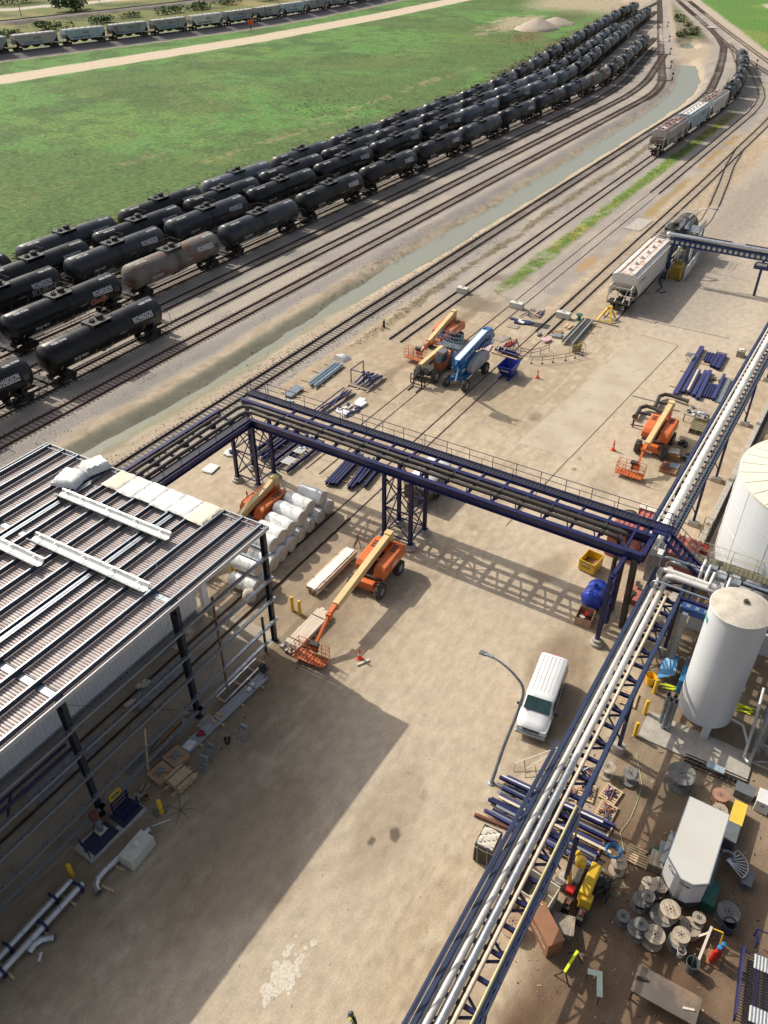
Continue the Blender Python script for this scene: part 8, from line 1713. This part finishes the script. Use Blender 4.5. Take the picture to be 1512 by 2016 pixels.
scrap('glove_pile', 'red cloth and gloves dropped on the plank table', 'cloth', (21.1, 26.0, .28), [('cloth', 4, (.3, .15), (.28, .2, .07), mat('dark_red_cloth', (.30, .02, .03), (.2, .015, .02), scale=6, rough=.9), 0)])
scrap('offcut_row', 'row of short wood offcuts on the plank table', 'offcuts', (22.4, 26.0, .28), [('offcut', 5, (.45, .05), (.12, .45, .1), WOOD, 0)])
m = MB(); m.box((0, 0, .03), (.35, .25, .05), WHITE); m.box((.45, 0, .02), (.3, .2, .03), WHITE, rz=.4); simple('paper', 'white papers on the right end of the plank table', 'paper', m, (25.2, 25.75, .3), .2, smooth=0)
t = thing('door_frame', 'galvanised door frame lying next to the plank table', 'frame', (25.6, 26.75, 0)); m = MB()
for y in (-.35, .35): m.bar((-2.0, y, .25), (1.9, y - .02, .25), .12, .16, SILV)
for x in (-2.0, -.4, 1.0, 1.9): m.bar((x, -.35, .25), (x, .35, .25), .1, .12, WOOD)
m.build('frame', t, smooth=0)
t = thing('chop_saw', 'black chop saw standing at the far end of the plank table', 'saw', (27.0, 25.95, .3)); m = MB(); m.box((0, 0, .08), (.5, .45, .14), DARK); m.lathe([(.2, -.03), (.2, .03)], (0, 0, .35), DARK, n=20, axis='Y'); m.box((-.1, .1, .45), (.4, .2, .2), DARK); m.bar((0, -.2, .1), (.3, -.6, .25), .05, .05, REDC); m.build('saw_body', t, smooth=0)
for x, y, l, rz in [(19.35, 24.35, 'aluminium step stool nearest the lumber stack', .2), (20.2, 24.6, 'aluminium step stool between the first stool and the plank table', .1), (22.3, 23.8, 'aluminium step stool standing alone in the shade', .15)]:
    t = thing('step_stool', l, 'step stool', (x, y, 0), rz, 'aluminium step stools'); m = MB()
    for y_ in (-.3, .3): m.bar((-.4, y_, 0), (.1, y_ * .8, .95), .04, .06, GALV); m.bar((.4, y_, 0), (.1, y_ * .8, .95), .03, .03, GALV)
    m.build('side_rail', t, smooth=0); m = MB()
    for k in range(3): m.box((-.28 + .14 * k, 0, .28 + .27 * k), (.12, .52, .03), GALV)
    m.box((.1, 0, .96), (.16, .5, .04), GALV); m.build('step', t, smooth=0)
tub(21.4, 24.35, .19, .42, DARK, 'black bucket with a wooden handle between the stools', 'bucket', WOOD); m = MB(); m.bar((0, 0, .2), (.1, .05, .75), .05, .04, WOOD); simple('handle', 'wooden handle standing in the black bucket', 'handle', m, (21.4, 24.35, 0), smooth=0)
for x, y, l in [(16.2, 26.3, 'split firewood chunks by the pit corner'),]: scrap('wood_chunks', l, 'wood', (x, y, 0), [('chunk', 7, (.5, .25), (.5, .14, .12), GWOOD, .02)])
m = MB(); m.lathe([(.17, 0), (.17, .3), (.13, .3), (.13, .05)], (0, 0, 0), mat('clay_pot', (.26, .12, .08), (.2, .09, .06), scale=4, rough=.8), n=18); simple('pot', 'small clay coloured pot next to the wood chunks', 'pot', m, (16.0, 25.75, 0))
m = MB(); rnd = random.Random(8); m.tube([(rnd.uniform(-.5, .5), rnd.uniform(-.4, .4), .04) for _ in range(14)], .018, mat('green_rope', (.12, .24, .18), (.09, .19, .14), scale=6, rough=.8), n=5); simple('rope_tangle', 'green rope tangled round the bollard by the lumber', 'rope', m, (15.9, 24.6, 0))
m = MB(); m.bar((-.5, .1, .05), (.5, -.1, .05), .06, .05, WHITE); simple('stake', 'white stake lying beside the shaded bollard', 'stake', m, (15.3, 23.95, 0), -.4, smooth=0)
m = MB()
for a in range(7): m.tube([(0, 0, .04), (.8 * math.cos(a * .9), .8 * math.sin(a * .9), .03)], .012, DARK, n=4)
simple('wire_tangle', 'dark branching wires on the dirt right of the shaded bollard', 'wire', m, (16.5, 23.6, 0))
scrap('rubble_pile', 'broken grey concrete rubble around the middle column foot', 'rubble', (21.5, 27.7, 0), [('chunk', 12, (.8, .3), (.28, .2, .14), CONC, .01)])
scrap('rubble_pile', 'grey plastic scraps at the building corner column foot', 'rubble', (29.9, 26.3, .05), [('chunk', 6, (.5, .3), (.3, .2, .1), GALV, .01)])
m = MB(); m.box((0, 0, .03), (1.1, .7, .05), CONC); simple('flat_stone', 'flat grey plate beside the middle column', 'plate', m, (21.9, 26.5, 0), .05, smooth=0)
for x, y, l in [(21.9, 31.9, 'bags of grout on the shed floor near the grating'), (20.4, 31.4, 'small bag pile further left on the shed floor')]: scrap('bag_pile', l, 'bag', (x, y, .1), [('bag', 4, (.35, .25), (.45, .28, .14), CANVAS, 0)])
m = MB(); m.box((0, 0, .12), (.5, .3, .2), CANVAS); simple('cardboard_box', 'small box on the floor at the inner wall end', 'box', m, (27.1, 32.7, .05), .3, smooth=0)
m = MB(); m.box((0, 0, .02), (2.0, .6, .04), WOOD); simple('plank', 'brown plank beside the small box at the inner wall end', 'plank', m, (26.4, 32.6, .03), .1, smooth=0)
# loading rack at the top right
t = thing('conveyor_bridge', 'silver pipe on a navy perforated truss reaching over the pavement to the hopper car', 'pipe bridge', (111, 18, 0)); m = W(t)
for y0, y1 in ((24.2, -6),): m.ibeam((111.3, y0, 4.95), (111.3, y1, 4.95), .25, .10, BLUE2, .02)
m.box((110.9, 9.1, 5.1), (.10, 30.2, .85), mat('loading_navy', (.02, .05, .15), (.016, .04, .12), scale=2, rough=.4)); m.box((111.7, 9.1, 5.1), (.10, 30.2, .85), MC['loading_navy']); m.build('girder', t, smooth=0); m = W(t)
for i in range(44): m.lathe([(.22, -.01), (.22, .01)], (110.83, 24 - i * .68, 5.1), CANVAS, n=14, axis='X')
m.build('round_opening', t, smooth=0); m = W(t); m.tube([(111.2, 24.6, 5.85), (111.2, -6, 5.85)], .30, SILV, n=20); m.lathe([(.02, 24.95), (.25, 24.9), (.34, 24.7), (.34, 24.55)], (111.2, 0, 5.85), SILW, n=18, axis='Y'); m.build('silver_pipe', t); m = W(t); m.tube([(111.8, 23.5, 5.6), (111.8, -6, 5.6)], .07, DARK, n=8)
for y in (19, 13, 7, 1): m.box((112.3, y, 5.9), (.25, 4.4, .08), DARK)
m.build('cable', t); m = W(t)
for x in (110.9, 111.7): m.ibeam((x, 23.9, 0), (x, 23.9, 4.7), .2, .2, MC['loading_navy'], .03)
for z in np.arange(.4, 4.4, .5): m.bar((110.9, 23.9, z), (111.7, 23.9, z + .4), .05, .05, MC['loading_navy'])
m.ibeam((111.3, 12.4, 0), (111.3, 12.4, 4.7), .3, .3, MC['loading_navy'], .03); m.box((111.3, 12.4, 3.9), (1.4, 1.8, .5), MC['loading_navy']); m.box((110.9, 12.4, 4.3), (.7, 1.2, .3), SILV); m.build('leg', t, smooth=0)
t = thing('loading_pump', 'mustard yellow loading pump with white elbow pipes and hose', 'pump', (112.6, 22.9, 0)); m = MB(); m.box((0, 0, .85), (2.2, 1.3, 1.7), mat('mustard_box', (.42, .28, .04), (.34, .22, .03), scale=2, rough=.5)); m.box((.5, -.1, 1.9), (.6, .5, .5), MC['mustard_box']); m.build('housing', t, smooth=0, bevel=.03); m = MB(); m.tube([(1.2, .6, 1.5), (1.2, .6, 3.6), (1.4, .2, 3.9), (2.4, -.7, 3.9), (2.5, -.8, 3.6), (2.5, -.8, 1.6)], .17, WHITE, n=12); m.tube([(.2, .8, 2.2), (2.2, .6, 3.4)], .16, WHITE, n=12); m.build('elbow_pipe', t); m = MB(); m.tube([(-1.0, .6, .1), (-1.8, 1.6, .1), (-3.2, 1.2, .1), (-5.0, .4, .1), (-6.6, .6, .1), (-7.0, -.1, .1), (-6.2, -.4, .1)], .08, COPPER, n=8); m.tube([(-1.0, -.6, .3), (-1.6, -1.0, .1), (-1.4, -.4, .08)], .05, COPPER, n=8); m.build('hose', t); m = MB()
for (x, y) in ((-1.3, -.8), (-1.3, .9), (1.0, .9)): m.lathe([(.1, 0), (.1, 1.2), (.02, 1.25)], (x, y, 0), YEL, n=12)
m.build('guard_post', t)
t = thing('guard_railing', 'broad white railing panel beside the loading pump', 'railing', (115.5, 21.7, 0)); m = W(t)
for z in (.35, .8, 1.25, 1.7): m.bar((111.6, 21.6, z), (119.2, 21.9, z), .12, .16, WHITE)
for x in (111.8, 115.5, 119): m.bar((x, 21.65, 0), (x, 21.65, 1.8), .1, .1, WHITE)
m.build('rail', t, smooth=0)
t = thing('hose_boom', 'thin grey pole with hose stand lying toward the hopper car', 'hose stand', (107, 24, 0)); m = MB(); m.tube([(-2.6, .2, .9), (3.4, 0, 1.7)], .06, GALV, n=6); m.tube([(-2.4, .2, 0), (-2.4, .2, 1.0)], .04, GALV, n=5); m.tube([(.5, .1, 0), (.5, .1, 1.3)], .04, GALV, n=5); m.build('pole', t)
t = thing('access_platform', 'grey loading platform with stairs and cage beside the tank car', 'platform', (121.5, 23.4, 0)); m = MB(); m.box((0, 0, 3.9), (3.4, 1.7, .08), GALVD)
for x in (-1.6, 1.6):
    for y in (-.8, .8): m.bar((x, y, 0), (x, y, 3.9), .12, .12, GALV)
m.bar((-1.6, -.8, 0), (1.6, -.8, 3.9), .07, .07, GALV); m.bar((1.6, -.8, 0), (-1.6, -.8, 3.9), .07, .07, GALV); m.build('tower', t, smooth=0); m = MB()
for s in (-.45, .45): m.bar((-2.2, s - .2, .1), (2.4, s - .2, 3.0), .05, .2, GALV)
for k in range(11): m.box((-2.2 + .44 * k, -.2, .3 + .27 * k), (.25, .9, .03), GALVD)
m.build('stair', t, smooth=0); m = MB(); m.box((-1.2, -.4, .5), (1.4, .9, 1.0), GALVD); m.box((-1.8, .2, .12), (3, 2.2, .14), GALVD); m.build('base_box', t, smooth=0); m = MB()
for k in range(9): m.bar((-1.7 + .42 * k, -.85, 3.9), (-1.7 + .42 * k, -.85, 5.0), .04, .04, GALV); m.bar((-1.7 + .42 * k, .85, 3.9), (-1.7 + .42 * k, .85, 5.0), .04, .04, GALV)
for z in (4.45, 5.0):
    for y in (-.85, .85): m.bar((-1.7, y, z), (1.7, y, z), .04, .04, GALV)
m.bar((-1.6, .9, 4.2), (1.6, 1.7, 4.3), .6, .05, GALV); m.build('cage', t, smooth=0)
# gravel piles, signals and shrubs far away
def heap(x, y, r, h, label):
    m = MB(); rnd = random.Random(int(x)); n = 28; vs = [(0, 0, h)]; fs = []
    for i in range(1, 9):
        for k in range(n): a = 2 * PI * k / n; rr = r * i / 8 * (1 + rnd.uniform(-.05, .05)); vs.append((rr * math.cos(a) * 1.25, rr * math.sin(a), h * max(0, (1 - (i / 8) ** 1.15)) + rnd.uniform(-.06, .06) - (.3 if i == 8 else 0)))
    for k in range(n): fs.append((0, 1 + k, 1 + (k + 1) % n))
    for i in range(7):
        for k in range(n): fs.append((1 + i * n + k, 1 + i * n + (k + 1) % n, 1 + (i + 1) * n + (k + 1) % n, 1 + (i + 1) * n + k))
    m.add(vs, fs, mat('heap_gravel', (.40, .34, .28), (.34, .285, .23), scale=1.5, rough=.95, bump=.1, bscale=3)); simple('gravel_heap', label, 'gravel heap', m, (x, y, 0), smooth=60)
heap(350, 145, 9, 3.9, 'larger brown gravel heap behind the tank car rows'); heap(368, 144.5, 8, 2.6, 'lower grey gravel heap right of the larger one')
SW = mat('switch_dark', (.05, .045, .04), (.08, .07, .06), scale=3, rough=.8)
for i, (x, y) in enumerate([(262, 68.6), (283, 75), (310, 83), (340, 92), (381, 104.5), (258, 31.5), (300, 53.5)]):
    m = MB(); m.box((0, 0, .06), (.6, 4.4 if i < 5 else 3, .14), SW); m.box((0, -2.3, .4), (.5, .4, .7), SW); m.tube([(0, -2.3, .5), (0, -2.3, 1.8)], .06, SW, n=6); m.lathe([(.3, -.03), (.3, .03)], (0, -2.3, 1.8), SW, n=12, axis='X')
    simple('switch_stand', f'dark switch stand, {ORD[i]} along the ladder track' if i < 5 else ['switch stand beside the small train', 'switch stand where the curve meets the main line'][i - 5], 'switch stand', m, (x, y, 0), .29, 'track switch stands', smooth=0)
m = MB(); m.box((0, 0, .05), (5.5, 3.2, .1), CONC); simple('crossing_plate', 'pale grade crossing panel on the diagonal main line', 'crossing panel', m, (391, 87, .16), .39, smooth=0)['kind'] = 'structure'
t = thing('road_sign', 'small orange sign on a post beside the far dirt road', 'sign', (283, 236, 0)); m = MB(); m.box((0, 0, 2.9), (.15, 2.6, 1.6), CONEC); m.build('panel', t, smooth=0); m = MB(); m.box((0, 0, 1.1), (.2, .2, 2.2), DARK); m.build('post', t, smooth=0)
for i, (x, y) in enumerate([(268, 352), (330, 371)]):
    t = thing('utility_pole', ['brown utility pole in front of the far highway at the left', 'small utility pole beside the far highway'][i], 'utility pole', (x, y, 0)); m = MB(); m.tube([(0, 0, 0), (0, 0, 9 - 2 * i)], [.22, .14], GWOOD, n=7); m.build('pole', t); m = MB(); m.box((0, 0, 8.2 - 2 * i), (.15, 2.2, .15), GWOOD); m.build('crossarm', t, smooth=0)
# shrubs: many leaf clumps on short stems
LEAFS = [mat('leaf_dark', (.05, .09, .03), (.07, .12, .04), scale=.6, rough=.8), mat('leaf_mid', (.08, .14, .045), (.105, .17, .055), scale=.6, rough=.8), mat('leaf_dry', (.15, .145, .07), (.19, .17, .085), scale=.6, rough=.85)]
def shrub(x, y, rx, ry, h, label, n=500, seed=0, dry=.2, z=0):
    rnd = random.Random(seed); t = thing('shrub', label, 'shrub', (x, y, z), 0, 'shrubs beyond the field'); m = MB()
    lobes = [(rnd.uniform(-.7, .7) * rx, rnd.uniform(-.7, .7) * ry, rnd.uniform(.35, .65) * h, rnd.uniform(.3, .55)) for _ in range(7)]
    for i in range(n):
        lx, ly, lz, lr = rnd.choice(lobes); a = rnd.uniform(0, 2 * PI); b_ = rnd.uniform(-1, 1); q = rnd.uniform(.55, 1.05)
        px_ = lx + lr * rx * q * math.cos(a) * math.sqrt(1 - b_ * b_); py_ = ly + lr * ry * q * math.sin(a) * math.sqrt(1 - b_ * b_); pz_ = max(.1, lz + lr * h * q * b_); s = rnd.uniform(.25, .6) * (h / 3) ** .5
        d = Vector((rnd.gauss(0, .7), rnd.gauss(0, .7) + .3, .3 + abs(rnd.gauss(0, .8)))).normalized(); u = d.orthogonal().normalized() * s; v = d.cross(u).normalized() * s * .7; c = Vector((px_, py_, pz_))
        m.add([c - u, c - v, c + u, c + v], [(0, 1, 2, 3)], LEAFS[2] if rnd.random() < dry else LEAFS[rnd.randint(0, 1)])
    m.build('foliage', t, smooth=0); m = MB()
    for lx, ly, lz, lr in lobes[:4]: m.tube([(0, 0, 0), (lx * .5, ly * .5, lz * .5), (lx, ly, lz)], [.12, .08, .03], GWOOD, n=5)
    m.build('stem', t); return t
for i, (x, y, rx, ry, h, n_, dr_) in enumerate([(294, 350, 13, 6, 6.5, 1100, .05), (246, 305, 9, 5, 3.2, 500, .1), (268, 303, 8, 4, 3.2, 450, .1), (222, 302, 7, 4, 2.4, 300, .3), (196, 296, 9, 5, 2.6, 350, .3), (290, 309, 7, 4, 2.2, 300, .3), (312, 304, 9, 5, 3.2, 400, .15), (333, 306, 12, 5, 3.4, 500, .15), (358, 308, 10, 5, 2.6, 350, .3), (385, 305, 12, 5, 3, 400, .3), (228, 390, 18, 6, 3.5, 500, .5), (262, 400, 20, 8, 4, 500, .6), (310, 398, 20, 7, 4, 500, .5), (410, 300, 12, 5, 2.5, 350, .3)]):
    shrub(x, y, rx, ry, h, ['wide dark green thicket in front of the far highway', 'round green bush beyond the brown grain car', 'green bush beyond the pale blue grain car'][i] if i < 3 else f'low bush in the scrub beyond the grain cars, {ORD[i - 3]} one', n_, i, dr_)
rnd = random.Random(77)
for i in range(16):
    x = rnd.uniform(352, 470); lo_ = np.interp(x, [346, 396, 498], [76, 97, 137]); hi_ = .302 * (x - 248) + 64.8 - 7
    if hi_ - lo_ < 2: continue
    shrub(x, rnd.uniform(lo_, hi_), rnd.uniform(2.5, 5), rnd.uniform(1.5, 3), rnd.uniform(1.2, 2.4), f'scrubby bush in the wedge between the tracks, {ORD[i]} one', 160, 100 + i, .7)
# weed clumps in the field and along the ditch: nobody could count them
def clumps(name, label, pts, mats, size, flat=.6):
    m = MB(); rnd = random.Random(len(pts))
    for (x, y, s, z) in pts:
        mt = rnd.choice(mats)
        for k in range(5):
            d = Vector((rnd.gauss(0, .35), rnd.gauss(0, .35), 1)).normalized(); u = d.orthogonal().normalized() * s * size * rnd.uniform(.5, 1); v = d.cross(u).normalized() * s * size * flat; c = Vector((x + rnd.gauss(0, s * .35), y + rnd.gauss(0, s * .35), z + s * .22))
            m.add([c - u, c - v, c + u, c + v], [(0, 1, 2, 3)], mt)
    o = m.build(name, smooth=0); tag(o, label, name.replace('_', ' '), kind='stuff')
P_ = []; xs = np.random.uniform(70, 400, 60000); ys2 = np.random.uniform(106, 210, 60000)
dn = fbm(xs, ys2, 26, 4, 5); mk = (dn > .55) & (ys2 > np.interp(xs, [60, 230, 300, 360, 420], [108, 112, 124, 136, 150])); band = (np.abs(ys2 - 196 + (xs - 150) * .04) < 4) & (xs < 230) & (fbm(xs, ys2, 10, 3, 8) > .45); mk |= band
for x, y, d_ in zip(xs[mk][:2600], ys2[mk][:2600], dn[mk][:2600]): P_.append((x, y, random.uniform(.2, .5), -.12))
GRS = [mat('weed_dark', (.070, .125, .036), (.085, .145, .042), scale=1, rough=.9), mat('weed_mid', (.09, .17, .045), (.11, .19, .055), scale=1, rough=.9)]
clumps('field_weeds', 'darker leafy weeds scattered through the green field', P_, GRS, .5)
P_ = []
for i in range(3000):
    x = random.uniform(55, 330); y0 = np.interp(x, [60, 230, 300, 330, 360], [100.8, 105.5, 116.5, 121, 126]); P_.append((x, y0 + abs(random.gauss(0, 2.4)), random.uniform(.3, .75), 0))
clumps('margin_grass', 'olive brown tall grass along the outermost row of tank cars', P_, [mat('dry_grass_a', (.17, .15, .075), (.13, .125, .06), scale=1, rough=.9), mat('dry_grass_b', (.085, .105, .035), (.10, .12, .04), scale=1, rough=.9), GRS[0]], .6)
P_ = []
for i in range(2600):
    x = random.uniform(48, 300); cx_ = np.interp(x, [p[0] for p in CREEK], [p[1] for p in CREEK]); cw_ = np.interp(x, [p[0] for p in CRW], [p[1] for p in CRW]); s_ = 1 if random.random() < .78 else -1; q_ = random.uniform(.5, 2.6); P_.append((x, cx_ + s_ * (cw_ + q_), random.uniform(.06, .18), -.62 + q_ * .18))
clumps('ditch_grass', 'dry tufts of grass on the banks of the ditch', P_, [MC['dry_grass_a'], mat('straw', (.33, .26, .13), (.26, .2, .1), scale=1, rough=.9)], .6)
P_ = []
for i in range(3200):
    x = random.uniform(94, 232); P_.append((x, 41.1 + random.gauss(0, .5), random.uniform(.07, .17), -.02))
clumps('green_weeds', 'bright green weeds growing in a strip between two tracks', P_, [mat('lime_weed', (.17, .25, .05), (.20, .27, .06), scale=1, rough=.9), mat('olive_weed', (.10, .19, .02), (.20, .24, .03), scale=1, rough=.9)], .6)
P_ = []
for i in range(1500): x = random.uniform(70, 228); P_.append((x, 48.4 + random.gauss(0, .4), random.uniform(.06, .2), -.02))
clumps('track_weeds', 'brown dead weeds in the gap right of the ditch track', P_, [MC['dry_grass_a'], MC['straw']], .6)
# stones scattered over the gravel and dirt
m = MB(); rnd = random.Random(12); ST = [mat('stone_a', (.36, .33, .30), (.28, .26, .24), scale=4, rough=.9), mat('stone_b', (.20, .18, .16), (.26, .23, .20), scale=4, rough=.9)]
for i in range(5200):
    r_ = rnd.random()
    if r_ < .5: x, y = rnd.uniform(38, 120), rnd.uniform(49.6, 54.6)
    elif r_ < .72: x, y = rnd.uniform(38, 120), rnd.uniform(60.8, 67)
    elif r_ < .86: x, y = rnd.uniform(17, 34), rnd.uniform(-6, 4)
    else: x, y = rnd.uniform(8, 60), rnd.uniform(5, 33)
    s = rnd.uniform(.03, .085) if y > 40 else rnd.uniform(.015, .05); m.box((x, y, s * .2), (s * 1.6, s, s), ST[i % 2], rz=rnd.uniform(0, 3), ry=rnd.uniform(-.4, .4), taper=.6)
o = m.build('loose_stones', smooth=0); tag(o, 'loose stones strewn over gravel beds and yard', 'stones', kind='stuff')
# white spill on the yard (flat dried patches) and splash
m = MB(); rnd = random.Random(6); SP = mat('dried_white_spill', (.62, .57, .48), (.48, .42, .34), scale=6, rough=.95, c3=(.36, .30, .22), c3t=.6, c3s=8)
for (x, y, r_) in [(11.6, 13.6, .34), (11.9, 13.2, .36), (12.3, 13.5, .4), (12.5, 13.0, .4), (12.9, 13.4, .34), (13.0, 13.0, .25), (12.7, 13.9, .22), (13.4, 13.8, .2), (13.7, 13.85, .17), (13.4, 13.1, .2), (13.7, 13.05, .16), (14.1, 13.15, .12), (14.5, 12.95, .19), (13.6, 13.4, .09), (12.2, 12.75, .2), (11.2, 13.3, .2), (11.0, 13.25, .1), (12.0, 12.6, .1), (13.9, 13.75, .08), (14.3, 13.9, .07), (12.9, 12.7, .12)]:
    n = 18; k0 = len(m.v); m.add([(x + r_ * (1 + rnd.uniform(-.25, .2)) * math.cos(2 * PI * k / n), y + r_ * (1 + rnd.uniform(-.25, .2)) * math.sin(2 * PI * k / n), .006 + .0008 * (k0 % 7) + .0015 * rnd.random()) for k in range(n)], [tuple(range(n))], SP)
m.build('white_spill', smooth=0)
tag(bpy.data.objects['white_spill'], 'blotchy dried white spill on the sunlit yard', kind='structure')
# person in the yard
def person():
    t = bpy.data.objects.new('person', None); C.objects.link(t); t.location = (12.35, 9.2, 0); t.rotation_euler = (0, 0, math.radians(160)); tag(t, 'person in dark clothes, hi-vis vest and dark helmet walking at the bottom edge', 'person')
    def skin(name, joints, edges, mt, root=0, sub=2):
        me = bpy.data.meshes.new(name); me.from_pydata([j[0] for j in joints], edges, []); o = bpy.data.objects.new(name, me); C.objects.link(o); o.parent = t
        md = o.modifiers.new('Skin', 'SKIN'); md.use_smooth_shade = True
        for v, j in zip(me.skin_vertices[0].data, joints): v.radius = j[1]
        me.skin_vertices[0].data[root].use_root = True
        s_ = o.modifiers.new('Sub', 'SUBSURF'); s_.levels = sub; s_.render_levels = sub; me.materials.append(mt); return o
    CL = mat('dark_work_clothes', (.018, .022, .035), (.03, .035, .05), scale=5, rough=.85)
    J = [((0, 0, .98), (.16, .13)), ((.01, 0, 1.15), (.15, .12)), ((.03, 0, 1.38), (.17, .12)), ((.04, 0, 1.50), (.075, .07)), ((.07, 0, 1.60), (.06, .06)), ((.03, .19, 1.42), (.07, .065)), ((.03, -.19, 1.42), (.07, .065)),
         ((.0, .27, 1.17), (.052, .052)), ((-.04, -.28, 1.17), (.052, .052)), ((.17, .27, .97), (.036, .036)), ((.06, -.30, .92), (.036, .036)), ((.0, .10, .92), (.10, .10)), ((.0, -.10, .92), (.10, .10)), ((.10, .11, .52), (.065, .065)), ((-.05, -.11, .52), (.065, .065)), ((.16, .12, .10), (.045, .045)), ((-.24, -.12, .12), (.045, .045)), ((.32, .13, .05), (.042, .035)), ((-.12, -.12, .05), (.042, .035))]
    E_ = [(0, 1), (1, 2), (2, 3), (3, 4), (2, 5), (2, 6), (5, 7), (6, 8), (7, 9), (8, 10), (0, 11), (0, 12), (11, 13), (12, 14), (13, 15), (14, 16), (15, 17), (16, 18)]
    skin('body', J, E_, CL)
    m = MB(); m.lathe([(.02, -.13), (.065, -.11), (.085, -.05), (.09, .02), (.085, .08), (.05, .12), (.01, .13)], (.09, 0, 1.70), SKIN, n=18)
    m.box((.185, 0, 1.69), (.03, .025, .05), SKIN); m.box((.17, .035, 1.72), (.012, .02, .012), DARK); m.box((.17, -.035, 1.72), (.012, .02, .012), DARK); m.box((.172, 0, 1.64), (.01, .05, .01), REDC); m.box((.09, .095, 1.69), (.03, .015, .05), SKIN); m.box((.09, -.095, 1.69), (.03, .015, .05), SKIN); m.build('head', t)
    m = MB(); m.lathe([(.125, 0), (.122, .06), (.10, .11), (.06, .145), (.01, .155)], (.08, 0, 1.735), mat('dark_helmet', (.05, .055, .06), (.07, .075, .08), scale=3, rough=.3), n=24); m.prism([(.12, -.10), (.24, -.05), (.24, .05), (.12, .10)], 1.735, 1.75, MC['dark_helmet']); m.box((.08, 0, 1.885), (.2, .03, .02), MC['dark_helmet']); m.build('helmet', t)
    V = [((0, 0, 1.0), (.185, .155)), ((.01, 0, 1.18), (.175, .145)), ((.03, 0, 1.36), (.195, .145)), ((.035, 0, 1.46), (.14, .11))]; skin('vest', V, [(0, 1), (1, 2), (2, 3)], HIVIS, sub=2)
    m = MB()
    for z in (1.08, 1.24): m.lathe([(1, -.02), (1, .02)], (0, 0, 0), SILV, n=24, cap=False); m.v[-48:] = [(.015 + v[0] * .165, v[1] * .19, z + v[2]) for v in m.v[-48:]]
    m.build('reflective_band', t)
    for s, w_ in ((1, (.17, .27, .97)), (-1, (.06, -.30, .92))):
        b = Vector(w_); m = MB(); m.tube([b, b + Vector((.03, 0, -.04)), b + Vector((.045, 0, -.085))], [.03, .042, .036], SKIN, n=10, flat=.6)
        for k in range(4): y_ = (-.028 + .0187 * k); L = [.07, .082, .078, .062][k]; q = b + Vector((.045, y_, -.085)); m.tube([q, q + Vector((.012, 0, -L * .45)), q + Vector((-.002, 0, -L * .8)), q + Vector((-.016, 0, -L))], [.0095, .009, .008, .006], SKIN, n=7)
        q = b + Vector((.04, -s * .036, -.04)); m.tube([q, q + Vector((.02, -s * .015, -.03)), q + Vector((.025, -s * .01, -.06))], [.011, .010, .007], SKIN, n=7); m.build('hand', t)
person()

# litter and offcuts trodden into the junk yard
m = MB(); rnd = random.Random(31)
for i in range(380):
    x, y = (rnd.uniform(18, 36), rnd.uniform(-6, 6.5)) if i < 300 else (rnd.uniform(13, 30), rnd.uniform(24.2, 27)); L = rnd.uniform(.05, .22)
    m.box((x, y, .015), (L, rnd.uniform(.02, .08), .03), rnd.choice([WOOD, GWOOD, DARK, DARK, GWOOD, MC['rust_flange']]), rz=rnd.uniform(0, 3))
tag(m.build('yard_litter', smooth=0), 'small wood chips, metal offcuts and rags littering the junk yard dirt', 'litter', kind='stuff')
